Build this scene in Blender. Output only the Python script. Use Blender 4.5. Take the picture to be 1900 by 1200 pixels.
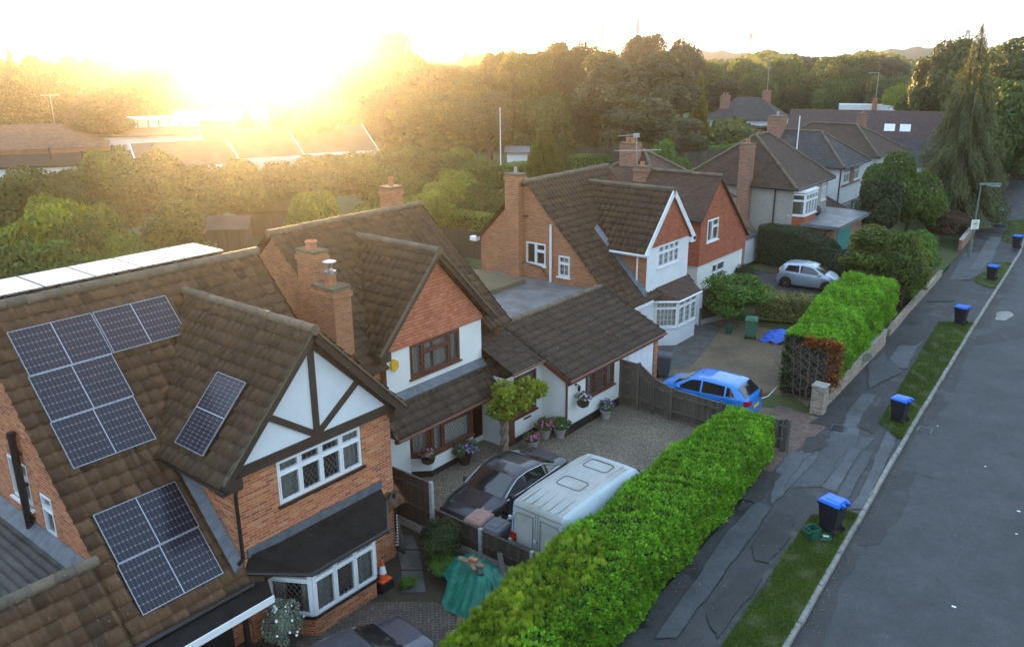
import bpy, bmesh, math, random
import numpy as np
from mathutils import Vector, Matrix, geometry

for _o in list(bpy.data.objects):
    bpy.data.objects.remove(_o)
SC = bpy.context.scene
COL = SC.collection
rnd = random.Random(7)
R_ = math.radians

# ---------------------------------------------------------------- camera, world, sun
CAM_H = 13.3
FPX, PITCH, ROLL, YAW = 1549.5, R_(17.954), R_(-0.403), R_(-38.9)
HAZE_D, HAZE_G = 0.00040, 0.91
SUN_AZ, SUN_EL = R_(-55.6), R_(2.3)      # azimuth measured from +Y towards +X
_f = Vector((math.sin(YAW) * math.cos(PITCH), math.cos(YAW) * math.cos(PITCH), -math.sin(PITCH)))
_r = Vector((math.cos(YAW), -math.sin(YAW), 0))
_u = _r.cross(_f)
_r2 = _r * math.cos(ROLL) + _u * math.sin(ROLL)
_u2 = _u * math.cos(ROLL) - _r * math.sin(ROLL)
cam_d = bpy.data.cameras.new('camera')
cam = bpy.data.objects.new('camera', cam_d)
COL.objects.link(cam)
cam.matrix_world = Matrix(((_r2.x, _u2.x, -_f.x, 0), (_r2.y, _u2.y, -_f.y, 0), (_r2.z, _u2.z, -_f.z, CAM_H), (0, 0, 0, 1)))
cam_d.sensor_width = 36.0
cam_d.lens = 36.0 * FPX / 1900.0
cam_d.clip_start = 0.3
cam_d.clip_end = 6000
SC.camera = cam
SC.view_settings.view_transform = 'Standard'
SC.view_settings.look = 'None'
SC.view_settings.exposure = 2.3
SC.view_settings.gamma = 1.0
SC.cycles.max_bounces = 6
SC.cycles.diffuse_bounces = 2
SC.cycles.glossy_bounces = 3
SC.cycles.transmission_bounces = 4
SC.cycles.transparent_max_bounces = 8
SC.cycles.volume_bounces = 1
SC.cycles.caustics_reflective = False
SC.cycles.caustics_refractive = False
SC.cycles.sample_clamp_indirect = 6

W = bpy.data.worlds.new('World')
SC.world = W
W.use_nodes = True
_nt = W.node_tree
_nt.nodes.clear()
_sky = _nt.nodes.new('ShaderNodeTexSky')
_sky.sky_type = 'NISHITA'
_sky.sun_disc = False
_sky.sun_elevation = SUN_EL
_sky.sun_rotation = SUN_AZ
_sky.altitude = 50
_sky.air_density = 1.0
_sky.dust_density = 1.5
_sky.ozone_density = 1.0
_bg = _nt.nodes.new('ShaderNodeBackground')
_bg.inputs['Strength'].default_value = 0.15
_wo = _nt.nodes.new('ShaderNodeOutputWorld')
_mx = _nt.nodes.new('ShaderNodeMixRGB')        # constant pale blue added to whiten and cool the sky light
_mx.inputs[0].default_value = 0.5
_mx.inputs[2].default_value = (2.15, 3.0, 4.15, 1)
_nt.links.new(_sky.outputs[0], _mx.inputs[1])
_nt.links.new(_mx.outputs[0], _bg.inputs['Color'])
_nt.links.new(_bg.outputs[0], _wo.inputs['Surface'])

_sd = bpy.data.lights.new('sun', 'SUN')
_sd.energy = 5.0
_sd.angle = R_(0.6)
_sd.color = (1.0, 0.62, 0.26)
sun = bpy.data.objects.new('sun', _sd)
COL.objects.link(sun)
_to_sun = Vector((math.sin(SUN_AZ) * math.cos(SUN_EL), math.cos(SUN_AZ) * math.cos(SUN_EL), math.sin(SUN_EL)))
sun.rotation_euler = _to_sun.to_track_quat('Z', 'Y').to_euler()
sun.location = _to_sun * 300


def ray(px, py):
    return _f * FPX + _r2 * (px - 950) - _u2 * (py - 600)


def atz(px, py, z=0.0):
    d = ray(px, py)
    t = (z - CAM_H) / d.z
    return Vector((d.x * t, d.y * t, z))


def atx(px, py, X):
    d = ray(px, py)
    t = X / d.x
    return Vector((X, d.y * t, CAM_H + d.z * t))


def aty(px, py, Y):
    d = ray(px, py)
    t = Y / d.y
    return Vector((d.x * t, Y, CAM_H + d.z * t))


def atd(px, py, dist):
    """point on the sight line at a horizontal distance from the viewpoint"""
    d = ray(px, py)
    t = dist / math.hypot(d.x, d.y)
    return Vector((d.x * t, d.y * t, CAM_H + d.z * t))


# ---------------------------------------------------------------- objects
def tag(o, label=None, cat=None, group=None, kind=None):
    if label:
        o['label'] = label
    if cat:
        o['category'] = cat
    if group:
        o['group'] = group
    if kind:
        o['kind'] = kind
    return o


def thing(name, loc, label, cat, group=None, rz=0.0):
    o = bpy.data.objects.new(name, None)
    o.empty_display_size = 0.2
    COL.objects.link(o)
    o.location = loc
    o.rotation_euler = (0, 0, rz)
    tag(o, label, cat, group)
    M = Matrix.Translation(Vector(loc)) @ Matrix.Rotation(rz, 4, 'Z')
    WM[o.name] = M
    return o


WM = {}


def wmat(o):
    return WM.get(o.name) or Matrix.Identity(4)


def kids(o):
    return list(o.children)


def dup(o, loc, label=None, rz=None, group=None, scale=None):
    def cp(a, par):
        b = a.copy()
        COL.objects.link(b)
        b.parent = par
        for ch in kids(a):
            cp(ch, b)
        return b
    b = cp(o, None)
    b.location = loc
    if rz is not None:
        b.rotation_euler = (0, 0, rz)
    if scale is not None:
        b.scale = scale if hasattr(scale, '__len__') else (scale,) * 3
    if label:
        b['label'] = label
    if group:
        b['group'] = group
    return b


def link_mesh(name, me, mats, parent, loc=None):
    o = bpy.data.objects.new(name, me)
    for m in (mats if isinstance(mats, (list, tuple)) else [mats]):
        me.materials.append(m)
    COL.objects.link(o)
    if parent is not None:
        o.parent = parent
    if loc is not None:
        o.location = loc
    return o


def np_mesh(name, V, Fq, mats, parent=None, tv=None, smooth=False, uv=False):
    """V (n,3), Fq (m,k) constant face size k"""
    V = np.asarray(V, dtype=np.float32)
    Fq = np.asarray(Fq, dtype=np.int32)
    me = bpy.data.meshes.new(name)
    n, k = Fq.shape
    me.vertices.add(len(V))
    me.vertices.foreach_set('co', V.ravel())
    me.loops.add(n * k)
    me.loops.foreach_set('vertex_index', Fq.ravel())
    me.polygons.add(n)
    me.polygons.foreach_set('loop_start', np.arange(0, n * k, k, dtype=np.int32))
    me.polygons.foreach_set('loop_total', np.full(n, k, dtype=np.int32))
    if smooth:
        me.polygons.foreach_set('use_smooth', np.ones(n, dtype=bool))
    if tv is not None:
        a = me.attributes.new('tv', 'FLOAT', 'FACE')
        a.data.foreach_set('value', np.asarray(tv, dtype=np.float32))
    me.update(calc_edges=True)
    if uv:
        box_uv(me)
    return link_mesh(name, me, mats, parent)


def box_uv(me):
    """UVs in metres, by the direction each face looks"""
    uvl = me.uv_layers.new(name='UVMap')
    out = np.zeros((len(me.loops), 2), dtype=np.float32)
    vs = me.vertices
    for p in me.polygons:
        n = p.normal
        if abs(n.z) > 0.93:
            t = Vector((1, 0, 0))
            b = Vector((0, 1, 0))
        else:
            t = Vector((-n.y, n.x, 0)).normalized()
            b = n.cross(t)
        for li in p.loop_indices:
            c = vs[me.loops[li].vertex_index].co
            out[li] = (c.dot(t), c.dot(b))
    uvl.data.foreach_set('uv', out.ravel())


class MB:
    """collects faces (world coordinates) and links them as ONE mesh"""

    def __init__(s):
        s.v, s.f, s.mi, s.tv = [], [], [], []

    def face(s, pts, mi=0, tv=0.5):
        b = len(s.v)
        s.v += [tuple(p) for p in pts]
        s.f.append(tuple(range(b, b + len(pts))))
        s.mi.append(mi)
        s.tv.append(tv)
        return s

    def mesh(s, V, F, mi=0, tv=0.5):
        b = len(s.v)
        s.v += [tuple(p) for p in V]
        for f in F:
            s.f.append(tuple(b + i for i in f))
            s.mi.append(mi)
            s.tv.append(tv)
        return s

    def hexa(s, p, mi=0, tv=0.5):
        """8 corners: bottom ring 0-3, top ring 4-7"""
        return s.mesh(p, [(3, 2, 1, 0), (4, 5, 6, 7), (0, 1, 5, 4), (1, 2, 6, 5), (2, 3, 7, 6), (3, 0, 4, 7)], mi, tv)

    def box(s, x0, x1, y0, y1, z0, z1, mi=0, tv=0.5):
        if x0 > x1: x0, x1 = x1, x0
        if y0 > y1: y0, y1 = y1, y0
        if z0 > z1: z0, z1 = z1, z0
        return s.hexa([(x0, y0, z0), (x1, y0, z0), (x1, y1, z0), (x0, y1, z0), (x0, y0, z1), (x1, y0, z1), (x1, y1, z1), (x0, y1, z1)], mi, tv)

    def beam(s, a, b, w, h, up=(0, 0, 1), mi=0, tv=0.5):
        """a box of section w (sideways) x h (along up) from a to b"""
        a, b, up = Vector(a), Vector(b), Vector(up)
        d = (b - a).normalized()
        sd = d.cross(up).normalized() * (w / 2)
        uu = sd.cross(d).normalized() * (h / 2)
        P = [a - sd - uu, a + sd - uu, b + sd - uu, b - sd - uu, a - sd + uu, a + sd + uu, b + sd + uu, b - sd + uu]
        return s.hexa(P, mi, tv)

    def prism(s, poly, vec, mi=0, tv=0.5):
        """closed solid: polygon extruded by vec (polygon counter-clockwise seen from the vec side)"""
        n = len(poly)
        vec = Vector(vec)
        A = [Vector(p) for p in poly]
        B = [p + vec for p in A]
        F = [tuple(range(n - 1, -1, -1)), tuple(range(n, 2 * n))]
        for i in range(n):
            j = (i + 1) % n
            F.append((i, j, n + j, n + i))
        return s.mesh(A + B, F, mi, tv)

    def tube(s, pts, r, n=8, mi=0, tv=0.5, cap=True):
        pts = [Vector(p) for p in pts]
        rs = r if hasattr(r, '__len__') else [r] * len(pts)
        V, F = [], []
        prev = None
        for i, p in enumerate(pts):
            d = (pts[min(i + 1, len(pts) - 1)] - pts[max(i - 1, 0)]).normalized()
            if prev is None:
                a = d.orthogonal().normalized()
            else:
                a = (prev - d * prev.dot(d))
                a = a.normalized() if a.length > 1e-6 else d.orthogonal().normalized()
            prev = a
            b = d.cross(a)
            for k in range(n):
                t = 2 * math.pi * k / n
                V.append(p + (a * math.cos(t) + b * math.sin(t)) * rs[i])
        for i in range(len(pts) - 1):
            for k in range(n):
                F.append((i * n + k, i * n + (k + 1) % n, (i + 1) * n + (k + 1) % n, (i + 1) * n + k))
        if cap:
            F.append(tuple(range(n - 1, -1, -1)))
            F.append(tuple(range((len(pts) - 1) * n, len(pts) * n)))
        return s.mesh(V, F, mi, tv)

    def lathe(s, c, prof, n=16, mi=0, axis=(0, 0, 1), tv=0.5):
        """prof [(r, h)] round an axis through c"""
        c, ax = Vector(c), Vector(axis).normalized()
        a = ax.orthogonal().normalized()
        b = ax.cross(a)
        V, F = [], []
        for (r, h) in prof:
            for k in range(n):
                t = 2 * math.pi * k / n
                V.append(c + ax * h + (a * math.cos(t) + b * math.sin(t)) * r)
        for i in range(len(prof) - 1):
            for k in range(n):
                F.append((i * n + k, i * n + (k + 1) % n, (i + 1) * n + (k + 1) % n, (i + 1) * n + k))
        F.append(tuple(range(n - 1, -1, -1)))
        F.append(tuple(range((len(prof) - 1) * n, len(prof) * n)))
        return s.mesh(V, F, mi, tv)

    def holed(s, outer, holes, mi=0):
        """planar polygon with rectangular holes, triangulated"""
        rings = [[Vector(p) for p in outer]] + [[Vector(p) for p in h] for h in holes]
        flat = [p for r in rings for p in r]
        n = (rings[0][1] - rings[0][0]).cross(rings[0][2] - rings[0][1])
        for t in geometry.tessellate_polygon(rings):
            a, b, c = (flat[i] for i in t)
            if (b - a).cross(c - b).dot(n) < 0:
                a, c = c, a
            s.face([a, b, c], mi)
        return s

    def pieces(s, name, mats, parent=None, **k):
        """one object for each connected piece"""
        par = list(range(len(s.v)))

        def find(i):
            while par[i] != i:
                par[i] = par[par[i]]
                i = par[i]
            return i
        for f in s.f:
            for a in f[1:]:
                par[find(a)] = find(f[0])
        groups = {}
        for i, f in enumerate(s.f):
            groups.setdefault(find(f[0]), []).append(i)
        for ids in groups.values():
            q, mp = MB(), {}
            for i in ids:
                for a in s.f[i]:
                    if a not in mp:
                        mp[a] = len(q.v)
                        q.v.append(s.v[a])
                q.f.append(tuple(mp[a] for a in s.f[i]))
                q.mi.append(s.mi[i])
                q.tv.append(s.tv[i])
            q.build(name, mats, parent, **k)

    def build(s, name, mats, parent=None, smooth=False, clips=(), bevel=0.0, local=False, auto=None):
        if not s.f:
            return None
        me = bpy.data.meshes.new(name)
        V = np.array(s.v, dtype=np.float64)
        if parent is not None and not local:
            top = parent
            M = np.array(wmat(top).inverted())
            V = V @ M[:3, :3].T + M[:3, 3]
        me.from_pydata([tuple(p) for p in V], [], s.f)
        me.polygons.foreach_set('material_index', np.array(s.mi, dtype=np.int32))
        a = me.attributes.new('tv', 'FLOAT', 'FACE')
        a.data.foreach_set('value', np.array(s.tv, dtype=np.float32))
        if clips or bevel:
            bm = bmesh.new()
            bm.from_mesh(me)
            for co, no in clips:
                bmesh.ops.bisect_plane(bm, geom=bm.verts[:] + bm.edges[:] + bm.faces[:], dist=1e-5, plane_co=co, plane_no=no, clear_outer=True)
            if bevel:
                bmesh.ops.remove_doubles(bm, verts=bm.verts, dist=1e-5)
                es = [e for e in bm.edges if len(e.link_faces) == 2 and e.calc_face_angle(0) > 0.6]
                bmesh.ops.bevel(bm, geom=es, offset=bevel, segments=2, affect='EDGES', clamp_overlap=True)
            bm.to_mesh(me)
            bm.free()
        if smooth:
            me.polygons.foreach_set('use_smooth', np.ones(len(me.polygons), dtype=bool))
            if auto is not None:
                try:
                    me.set_sharp_from_angle(angle=auto)
                except Exception:
                    pass
        me.update()
        box_uv(me)
        o = link_mesh(name, me, mats, parent)
        if parent is not None:
            WM[o.name] = wmat(parent)
        return o


def struct(name, mb, m):
    o = mb.build(name, m)
    o['kind'] = 'structure'
    return o
# ---------------------------------------------------------------- materials
class NT:
    def __init__(s, name):
        s.m = bpy.data.materials.new(name)
        s.m.use_nodes = True
        s.t = s.m.node_tree
        s.t.nodes.clear()
        s.out = s.t.nodes.new('ShaderNodeOutputMaterial')

    def n(s, typ, props=None, **ins):
        nd = s.t.nodes.new('ShaderNode' + typ)
        for k, v in (props or {}).items():
            setattr(nd, k, v)
        for k, v in ins.items():
            s.set(nd, k, v)
        return nd

    def set(s, nd, k, v):
        k = k.replace('_', ' ')
        sock = nd.inputs[int(k)] if k.isdigit() else nd.inputs[k]
        if isinstance(v, bpy.types.NodeSocket):
            s.t.links.new(v, sock)
        elif hasattr(v, '__len__') and len(v) == 3 and sock.type == 'RGBA':
            sock.default_value = (*v, 1)
        else:
            sock.default_value = v

    def uv(s, scale=1.0):
        a = s.n('UVMap', {'uv_map': 'UVMap'}).outputs[0]
        if scale != 1.0:
            mp = s.n('Mapping', Scale=(scale, scale, scale) if not hasattr(scale, '__len__') else scale)
            s.t.links.new(a, mp.inputs['Vector'])
            a = mp.outputs[0]
        return a

    def obj(s):
        return s.n('TexCoord').outputs['Object']

    def noise(s, vec, scale, detail=4, rough=0.6, out='Fac'):
        nd = s.n('TexNoise', Scale=scale, Detail=detail, Roughness=rough)
        s.t.links.new(vec, nd.inputs['Vector'])
        return nd.outputs[out]

    def voro(s, vec, scale, out='Color', feature='F1', rand=1.0):
        nd = s.n('TexVoronoi', {'feature': feature}, Scale=scale, Randomness=rand)
        s.t.links.new(vec, nd.inputs['Vector'])
        return nd.outputs[out]

    def ramp(s, fac, stops, interp='LINEAR'):
        nd = s.n('ValToRGB')
        nd.color_ramp.interpolation = interp
        el = nd.color_ramp.elements
        while len(el) < len(stops):
            el.new(0.5)
        for e, (p, c) in zip(el, stops):
            e.position = p
            e.color = (*c, 1) if hasattr(c, '__len__') else (c, c, c, 1)
        s.t.links.new(fac, nd.inputs[0])
        return nd.outputs[0]

    def mix(s, fac, a, b, mode='MIX'):
        nd = s.n('MixRGB', {'blend_type': mode})
        for k, v in ((0, fac), (1, a), (2, b)):
            s.set(nd, str(k), v)
        return nd.outputs[0]

    def math(s, op, a, b=0.0, c=0.0):
        nd = s.n('Math', {'operation': op})
        s.set(nd, '0', a)
        s.set(nd, '1', b)
        s.set(nd, '2', c)
        return nd.outputs[0]

    def attr(s, name='tv'):
        return s.n('Attribute', {'attribute_name': name}).outputs['Fac']

    def bump(s, h, strength=0.4, dist=0.01, nrm=None):
        nd = s.n('Bump', Strength=strength, Distance=dist)
        s.t.links.new(h, nd.inputs['Height'])
        if nrm is not None:
            s.t.links.new(nrm, nd.inputs['Normal'])
        return nd.outputs[0]

    def bsdf(s, base, rough=0.7, **kw):
        nd = s.n('BsdfPrincipled')
        s.set(nd, 'Base Color', base)
        s.set(nd, 'Roughness', rough)
        for k, v in kw.items():
            s.set(nd, k, v)
        return nd.outputs[0]

    def end(s, sh):
        s.t.links.new(sh, s.out.inputs['Surface'])
        return s.m


def plain(name, base, rough=0.6, var=0.12, scale=6.0, metal=0.0, bump=0.0, **kw):
    t = NT(name)
    o = t.obj()
    n = t.noise(o, scale, 5)
    c = t.mix(1.0, base, t.ramp(n, [(0.3, 1 - var), (0.7, 1 + var)]), 'MULTIPLY')
    r = t.ramp(t.noise(o, scale * 2.3, 3), [(0.3, max(0, rough - 0.08)), (0.7, min(1, rough + 0.08))])
    if bump:
        kw['Normal'] = t.bump(t.noise(o, scale * 8, 4), 0.5, bump)
    return t.end(t.bsdf(c, r, Metallic=metal, **kw))


def brick(name, cols, mortar, bw=0.235, bh=0.078, ms=0.012, soot=0.25):
    t = NT(name)
    uv = t.uv()
    br = t.n('TexBrick', {'offset': 0.5}, Scale=1.0, Mortar_Size=ms, Mortar_Smooth=0.2, Bias=0.0, Brick_Width=bw, Row_Height=bh,
             Color1=(0, 0, 0), Color2=(1, 1, 1), Mortar=(0.5, 0.5, 0.5))
    t.t.links.new(uv, br.inputs['Vector'])
    c = t.ramp(br.outputs['Color'], [(i / (len(cols) - 1), k) for i, k in enumerate(cols)])
    o = t.obj()
    c = t.mix(1.0, c, t.ramp(t.noise(o, 1.1, 5), [(0.3, 0.8), (0.7, 1.2)]), 'MULTIPLY')
    c = t.mix(1.0, c, t.ramp(t.noise(o, 38, 3), [(0.3, 0.78), (0.7, 1.22)]), 'MULTIPLY')
    c = t.mix(br.outputs['Fac'], c, mortar)
    c = t.mix(t.ramp(t.noise(o, 0.7, 6, 0.7), [(0.55, 0.0), (0.8, soot)]), c, (0.06, 0.055, 0.045))
    h = t.math('SUBTRACT', t.noise(o, 45, 3), t.math('MULTIPLY', br.outputs['Fac'], 1.6))
    return t.end(t.bsdf(c, 0.88, Normal=t.bump(h, 0.55, 0.012)))


def tile(name, c1, c2, lichen=(0.30, 0.27, 0.20), lich=0.5, moss=(0.07, 0.075, 0.02), mossy=0.35):
    """concrete roof tile; each tile has its own tone (face attribute), with lichen spots and moss"""
    t = NT(name)
    o = t.obj()
    c = t.ramp(t.attr(), [(0.0, c1), (1.0, c2)])
    c = t.mix(1.0, c, t.ramp(t.noise(o, 5, 6, 0.7), [(0.3, 0.72), (0.72, 1.3)]), 'MULTIPLY')
    c = t.mix(1.0, c, t.ramp(t.noise(o, 60, 3), [(0.3, 0.82), (0.7, 1.18)]), 'MULTIPLY')
    m = t.ramp(t.noise(o, 2.3, 7, 0.75), [(0.56, 0.0), (0.72, mossy)])
    c = t.mix(m, c, moss)
    v = t.voro(o, 7.0, 'Distance')
    sp = t.math('MULTIPLY', t.ramp(v, [(0.10, 1.0), (0.17, 0.0)]), t.ramp(t.noise(o, 1.7, 2), [(0.52, 0.0), (0.62, lich)]))
    c = t.mix(sp, c, lichen)
    return t.end(t.bsdf(c, 0.68, Specular_IOR_Level=0.28, Normal=t.bump(t.noise(o, 55, 4), 0.4, 0.006)))


def plaintile(name, c1, c2, tw=0.17, th=0.105, moss=0.3, var=1.0):
    """small clay tiles as coursed pattern in relief"""
    t = NT(name)
    uv = t.uv()
    br = t.n('TexBrick', {'offset': 0.5}, Scale=1.0, Mortar_Size=0.006, Mortar_Smooth=0.3, Brick_Width=tw, Row_Height=th,
             Color1=(0, 0, 0), Color2=(1, 1, 1), Mortar=(0.2, 0.2, 0.2))
    t.t.links.new(uv, br.inputs['Vector'])
    o = t.obj()
    c = t.mix(br.outputs['Color'], c1, c2)
    c = t.mix(1.0, c, t.ramp(t.noise(o, 1.5, 6, 0.7), [(0.3, 1 - 0.35 * var), (0.72, 1 + 0.35 * var)]), 'MULTIPLY')
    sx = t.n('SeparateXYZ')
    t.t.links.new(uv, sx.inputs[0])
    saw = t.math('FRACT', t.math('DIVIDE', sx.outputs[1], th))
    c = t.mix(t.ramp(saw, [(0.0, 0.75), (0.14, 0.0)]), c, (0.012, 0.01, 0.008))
    c = t.mix(t.ramp(t.noise(o, 0.9, 7, 0.75), [(0.5, 0.0), (0.75, moss)]), c, (0.075, 0.075, 0.03))
    h = t.math('SUBTRACT', t.math('MULTIPLY', saw, -1.0), br.outputs['Fac'])
    return t.end(t.bsdf(c, 0.85, Normal=t.bump(h, 0.9, 0.022)))


def render_wall(name, base, speck=0.0, streak=0.12):
    t = NT(name)
    o = t.obj()
    c = t.mix(1.0, base, t.ramp(t.noise(o, 0.8, 6, 0.65), [(0.3, 1 - streak), (0.7, 1 + streak * 0.4)]), 'MULTIPLY')
    mp = t.n('Mapping', Scale=(7.0, 7.0, 0.5))
    t.t.links.new(o, mp.inputs[0])
    c = t.mix(t.ramp(t.noise(mp.outputs[0], 1.0, 5), [(0.58, 0.0), (0.8, streak)]), c, (0.2, 0.19, 0.16))
    if speck:
        c = t.mix(1.0, c, t.ramp(t.voro(o, 45, 'Color'), [(0.0, 1 - speck), (1.0, 1 + speck)]), 'MULTIPLY')
    return t.end(t.bsdf(c, 0.9, Normal=t.bump(t.noise(o, 70, 3), 0.35, 0.008)))


def leafm(name, c1, c2, trans=0.35, rough=0.6, c3=None, sc=0.35):
    t = NT(name)
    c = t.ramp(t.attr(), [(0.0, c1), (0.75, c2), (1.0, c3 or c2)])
    o = t.obj()
    c = t.mix(1.0, c, t.ramp(t.noise(o, sc, 3), [(0.3, 0.72), (0.7, 1.28)]), 'MULTIPLY')
    a = t.bsdf(c, rough)
    b = t.n('BsdfTranslucent')
    t.t.links.new(t.mix(1.0, c, (1.5, 1.35, 0.6), 'MULTIPLY'), b.inputs[0])
    mx = t.n('MixShader')
    mx.inputs[0].default_value = trans
    t.t.links.new(a, mx.inputs[1])
    t.t.links.new(b.outputs[0], mx.inputs[2])
    return t.end(mx.outputs[0])


def glassm(name, tint=(0.93, 0.95, 0.95), base_refl=0.06):
    t = NT(name)
    g = t.n('BsdfGlossy', Roughness=0.03)
    tr = t.n('BsdfTransparent', Color=tint)
    fr = t.n('Fresnel', IOR=1.5)
    fac = t.math('MINIMUM', t.math('ADD', t.math('MULTIPLY', fr.outputs[0], 1.5), base_refl), 1.0)
    o = t.obj()
    t.set(g, 'Normal', t.bump(t.noise(o, 0.9, 2), 0.06, 0.02))
    mx = t.n('MixShader')
    t.t.links.new(fac, mx.inputs[0])
    t.t.links.new(tr.outputs[0], mx.inputs[1])
    t.t.links.new(g.outputs[0], mx.inputs[2])
    return t.end(mx.outputs[0])


def paint(name, base, rough=0.3, coat=0.6, metal=0.0, dirt=0.12, dirtc=(0.2, 0.18, 0.14)):
    t = NT(name)
    o = t.obj()
    c = t.mix(t.ramp(t.noise(o, 1.6, 6, 0.7), [(0.45, 0.0), (0.8, dirt)]), base, dirtc)
    r = t.ramp(t.noise(o, 3, 5), [(0.3, rough * 0.8), (0.75, min(1, rough * 1.5))])
    return t.end(t.bsdf(c, r, Metallic=metal, Coat_Weight=coat, Coat_Roughness=0.06))


def asphalt(name, base, wet=0.35, crack=True):
    t = NT(name)
    o = t.obj()
    c = t.mix(1.0, base, t.ramp(t.noise(o, 0.45, 6, 0.7), [(0.3, 0.72), (0.7, 1.3)]), 'MULTIPLY')
    c = t.mix(1.0, c, t.ramp(t.noise(o, 4, 6, 0.7), [(0.3, 0.82), (0.7, 1.18)]), 'MULTIPLY')
    c = t.mix(1.0, c, t.ramp(t.voro(o, 55, 'Color'), [(0.0, 0.62), (1.0, 1.4)]), 'MULTIPLY')
    w = t.ramp(t.noise(o, 0.8, 7, 0.7), [(0.52, 0.0), (0.62, 1.0)])
    c = t.mix(t.math('MULTIPLY', w, wet), c, (0.012, 0.012, 0.013))
    r = t.mix(t.math('MULTIPLY', w, wet), (0.75, 0.75, 0.75), (0.3, 0.3, 0.3))
    h = t.noise(o, 90, 3)
    if crack:
        cd = t.n('MixRGB', {'blend_type': 'LINEAR_LIGHT'})
        cd.inputs[0].default_value = 0.35
        t.t.links.new(o, cd.inputs[1])
        nz = t.n('TexNoise', Scale=0.9, Detail=5)
        t.t.links.new(o, nz.inputs['Vector'])
        t.t.links.new(nz.outputs['Color'], cd.inputs[2])
        vd = t.voro(cd.outputs[0], 0.23, 'Distance', 'DISTANCE_TO_EDGE')
        ck = t.math('MULTIPLY', t.ramp(vd, [(0.0, 1.0), (0.006, 0.0)]), t.ramp(t.noise(o, 0.3, 2), [(0.45, 0.0), (0.6, 0.85)]))
        c = t.mix(ck, c, (0.008, 0.008, 0.008))
    return t.end(t.bsdf(c, r, Normal=t.bump(h, 0.5, 0.006)))


def gravelm(name, cols, scale=38):
    t = NT(name)
    o = t.obj()
    v = t.voro(o, scale, 'Color')
    bw = t.n('RGBToBW')
    t.t.links.new(v, bw.inputs[0])
    c = t.ramp(bw.outputs[0], [(i / (len(cols) - 1), k) for i, k in enumerate(cols)])
    c = t.mix(1.0, c, t.ramp(t.noise(o, 0.5, 6, 0.7), [(0.3, 0.65), (0.7, 1.25)]), 'MULTIPLY')
    d = t.voro(o, scale, 'Distance')
    c = t.mix(t.ramp(d, [(0.45, 0.0), (0.75, 0.8)]), c, (0.02, 0.017, 0.012))
    return t.end(t.bsdf(c, 0.85, Normal=t.bump(d, 0.8, -0.02)))


def soilgrass(name, cols, scale=1.2):
    t = NT(name)
    o = t.obj()
    n = t.noise(o, scale, 8, 0.75)
    c = t.ramp(n, [(0.3 + 0.4 * i / (len(cols) - 1), k) for i, k in enumerate(cols)])
    c = t.mix(1.0, c, t.ramp(t.noise(o, 40, 4), [(0.3, 0.6), (0.7, 1.4)]), 'MULTIPLY')
    return t.end(t.bsdf(c, 0.95, Normal=t.bump(t.noise(o, 30, 5), 0.8, 0.04)))


def blockpave(name, c1, c2):
    """herringbone-ish brick paving: two rotated brick fields woven by a checker"""
    t = NT(name)
    o = t.obj()
    mp = t.n('Mapping', Rotation=(0, 0, R_(45)))
    t.t.links.new(o, mp.inputs[0])
    outs = []
    for rot in (0, 90):
        m2 = t.n('Mapping', Rotation=(0, 0, R_(rot)))
        t.t.links.new(mp.outputs[0], m2.inputs[0])
        br = t.n('TexBrick', {'offset': 0.5}, Scale=1.0, Mortar_Size=0.008, Brick_Width=0.2, Row_Height=0.1, Color1=(0, 0, 0), Color2=(1, 1, 1), Mortar=(0.3, 0.3, 0.3))
        t.t.links.new(m2.outputs[0], br.inputs['Vector'])
        outs.append(br)
    ck = t.n('TexChecker', Scale=5.0)
    t.t.links.new(mp.outputs[0], ck.inputs['Vector'])
    col = t.mix(ck.outputs['Fac'], outs[0].outputs['Color'], outs[1].outputs['Color'])
    fac = t.mix(ck.outputs['Fac'], outs[0].outputs['Fac'], outs[1].outputs['Fac'])
    c = t.mix(col, c1, c2)
    c = t.mix(1.0, c, t.ramp(t.noise(o, 1.2, 6, 0.7), [(0.3, 0.6), (0.7, 1.3)]), 'MULTIPLY')
    c = t.mix(fac, c, (0.02, 0.018, 0.012))
    return t.end(t.bsdf(c, 0.8, Normal=t.bump(fac, 0.7, -0.01)))


def woodm(name, c1, c2, plank=0.12, vertical=True):
    t = NT(name)
    uv = t.uv()
    sx = t.n('SeparateXYZ')
    t.t.links.new(uv, sx.inputs[0])
    a = sx.outputs[0 if vertical else 1]
    fl = t.math('FLOOR', t.math('DIVIDE', a, plank))
    wn = t.n('TexWhiteNoise', {'noise_dimensions': '1D'})
    t.t.links.new(fl, wn.inputs['W'])
    fr = t.math('FRACT', t.math('DIVIDE', a, plank))
    mp = t.n('Mapping', Scale=(26, 1.6, 1) if vertical else (1.6, 26, 1))
    t.t.links.new(uv, mp.inputs[0])
    g = t.noise(mp.outputs[0], 1.0, 6, 0.7)
    c = t.mix(wn.outputs['Value'], c1, c2)
    c = t.mix(1.0, c, t.ramp(g, [(0.3, 0.55), (0.7, 1.4)]), 'MULTIPLY')
    gap = t.ramp(fr, [(0.0, 1.0), (0.07, 0.0)])
    c = t.mix(gap, c, (0.01, 0.008, 0.006))
    h = t.math('SUBTRACT', g, t.math('MULTIPLY', gap, 3.0))
    return t.end(t.bsdf(c, 0.85, Normal=t.bump(h, 0.6, 0.012)))


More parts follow.
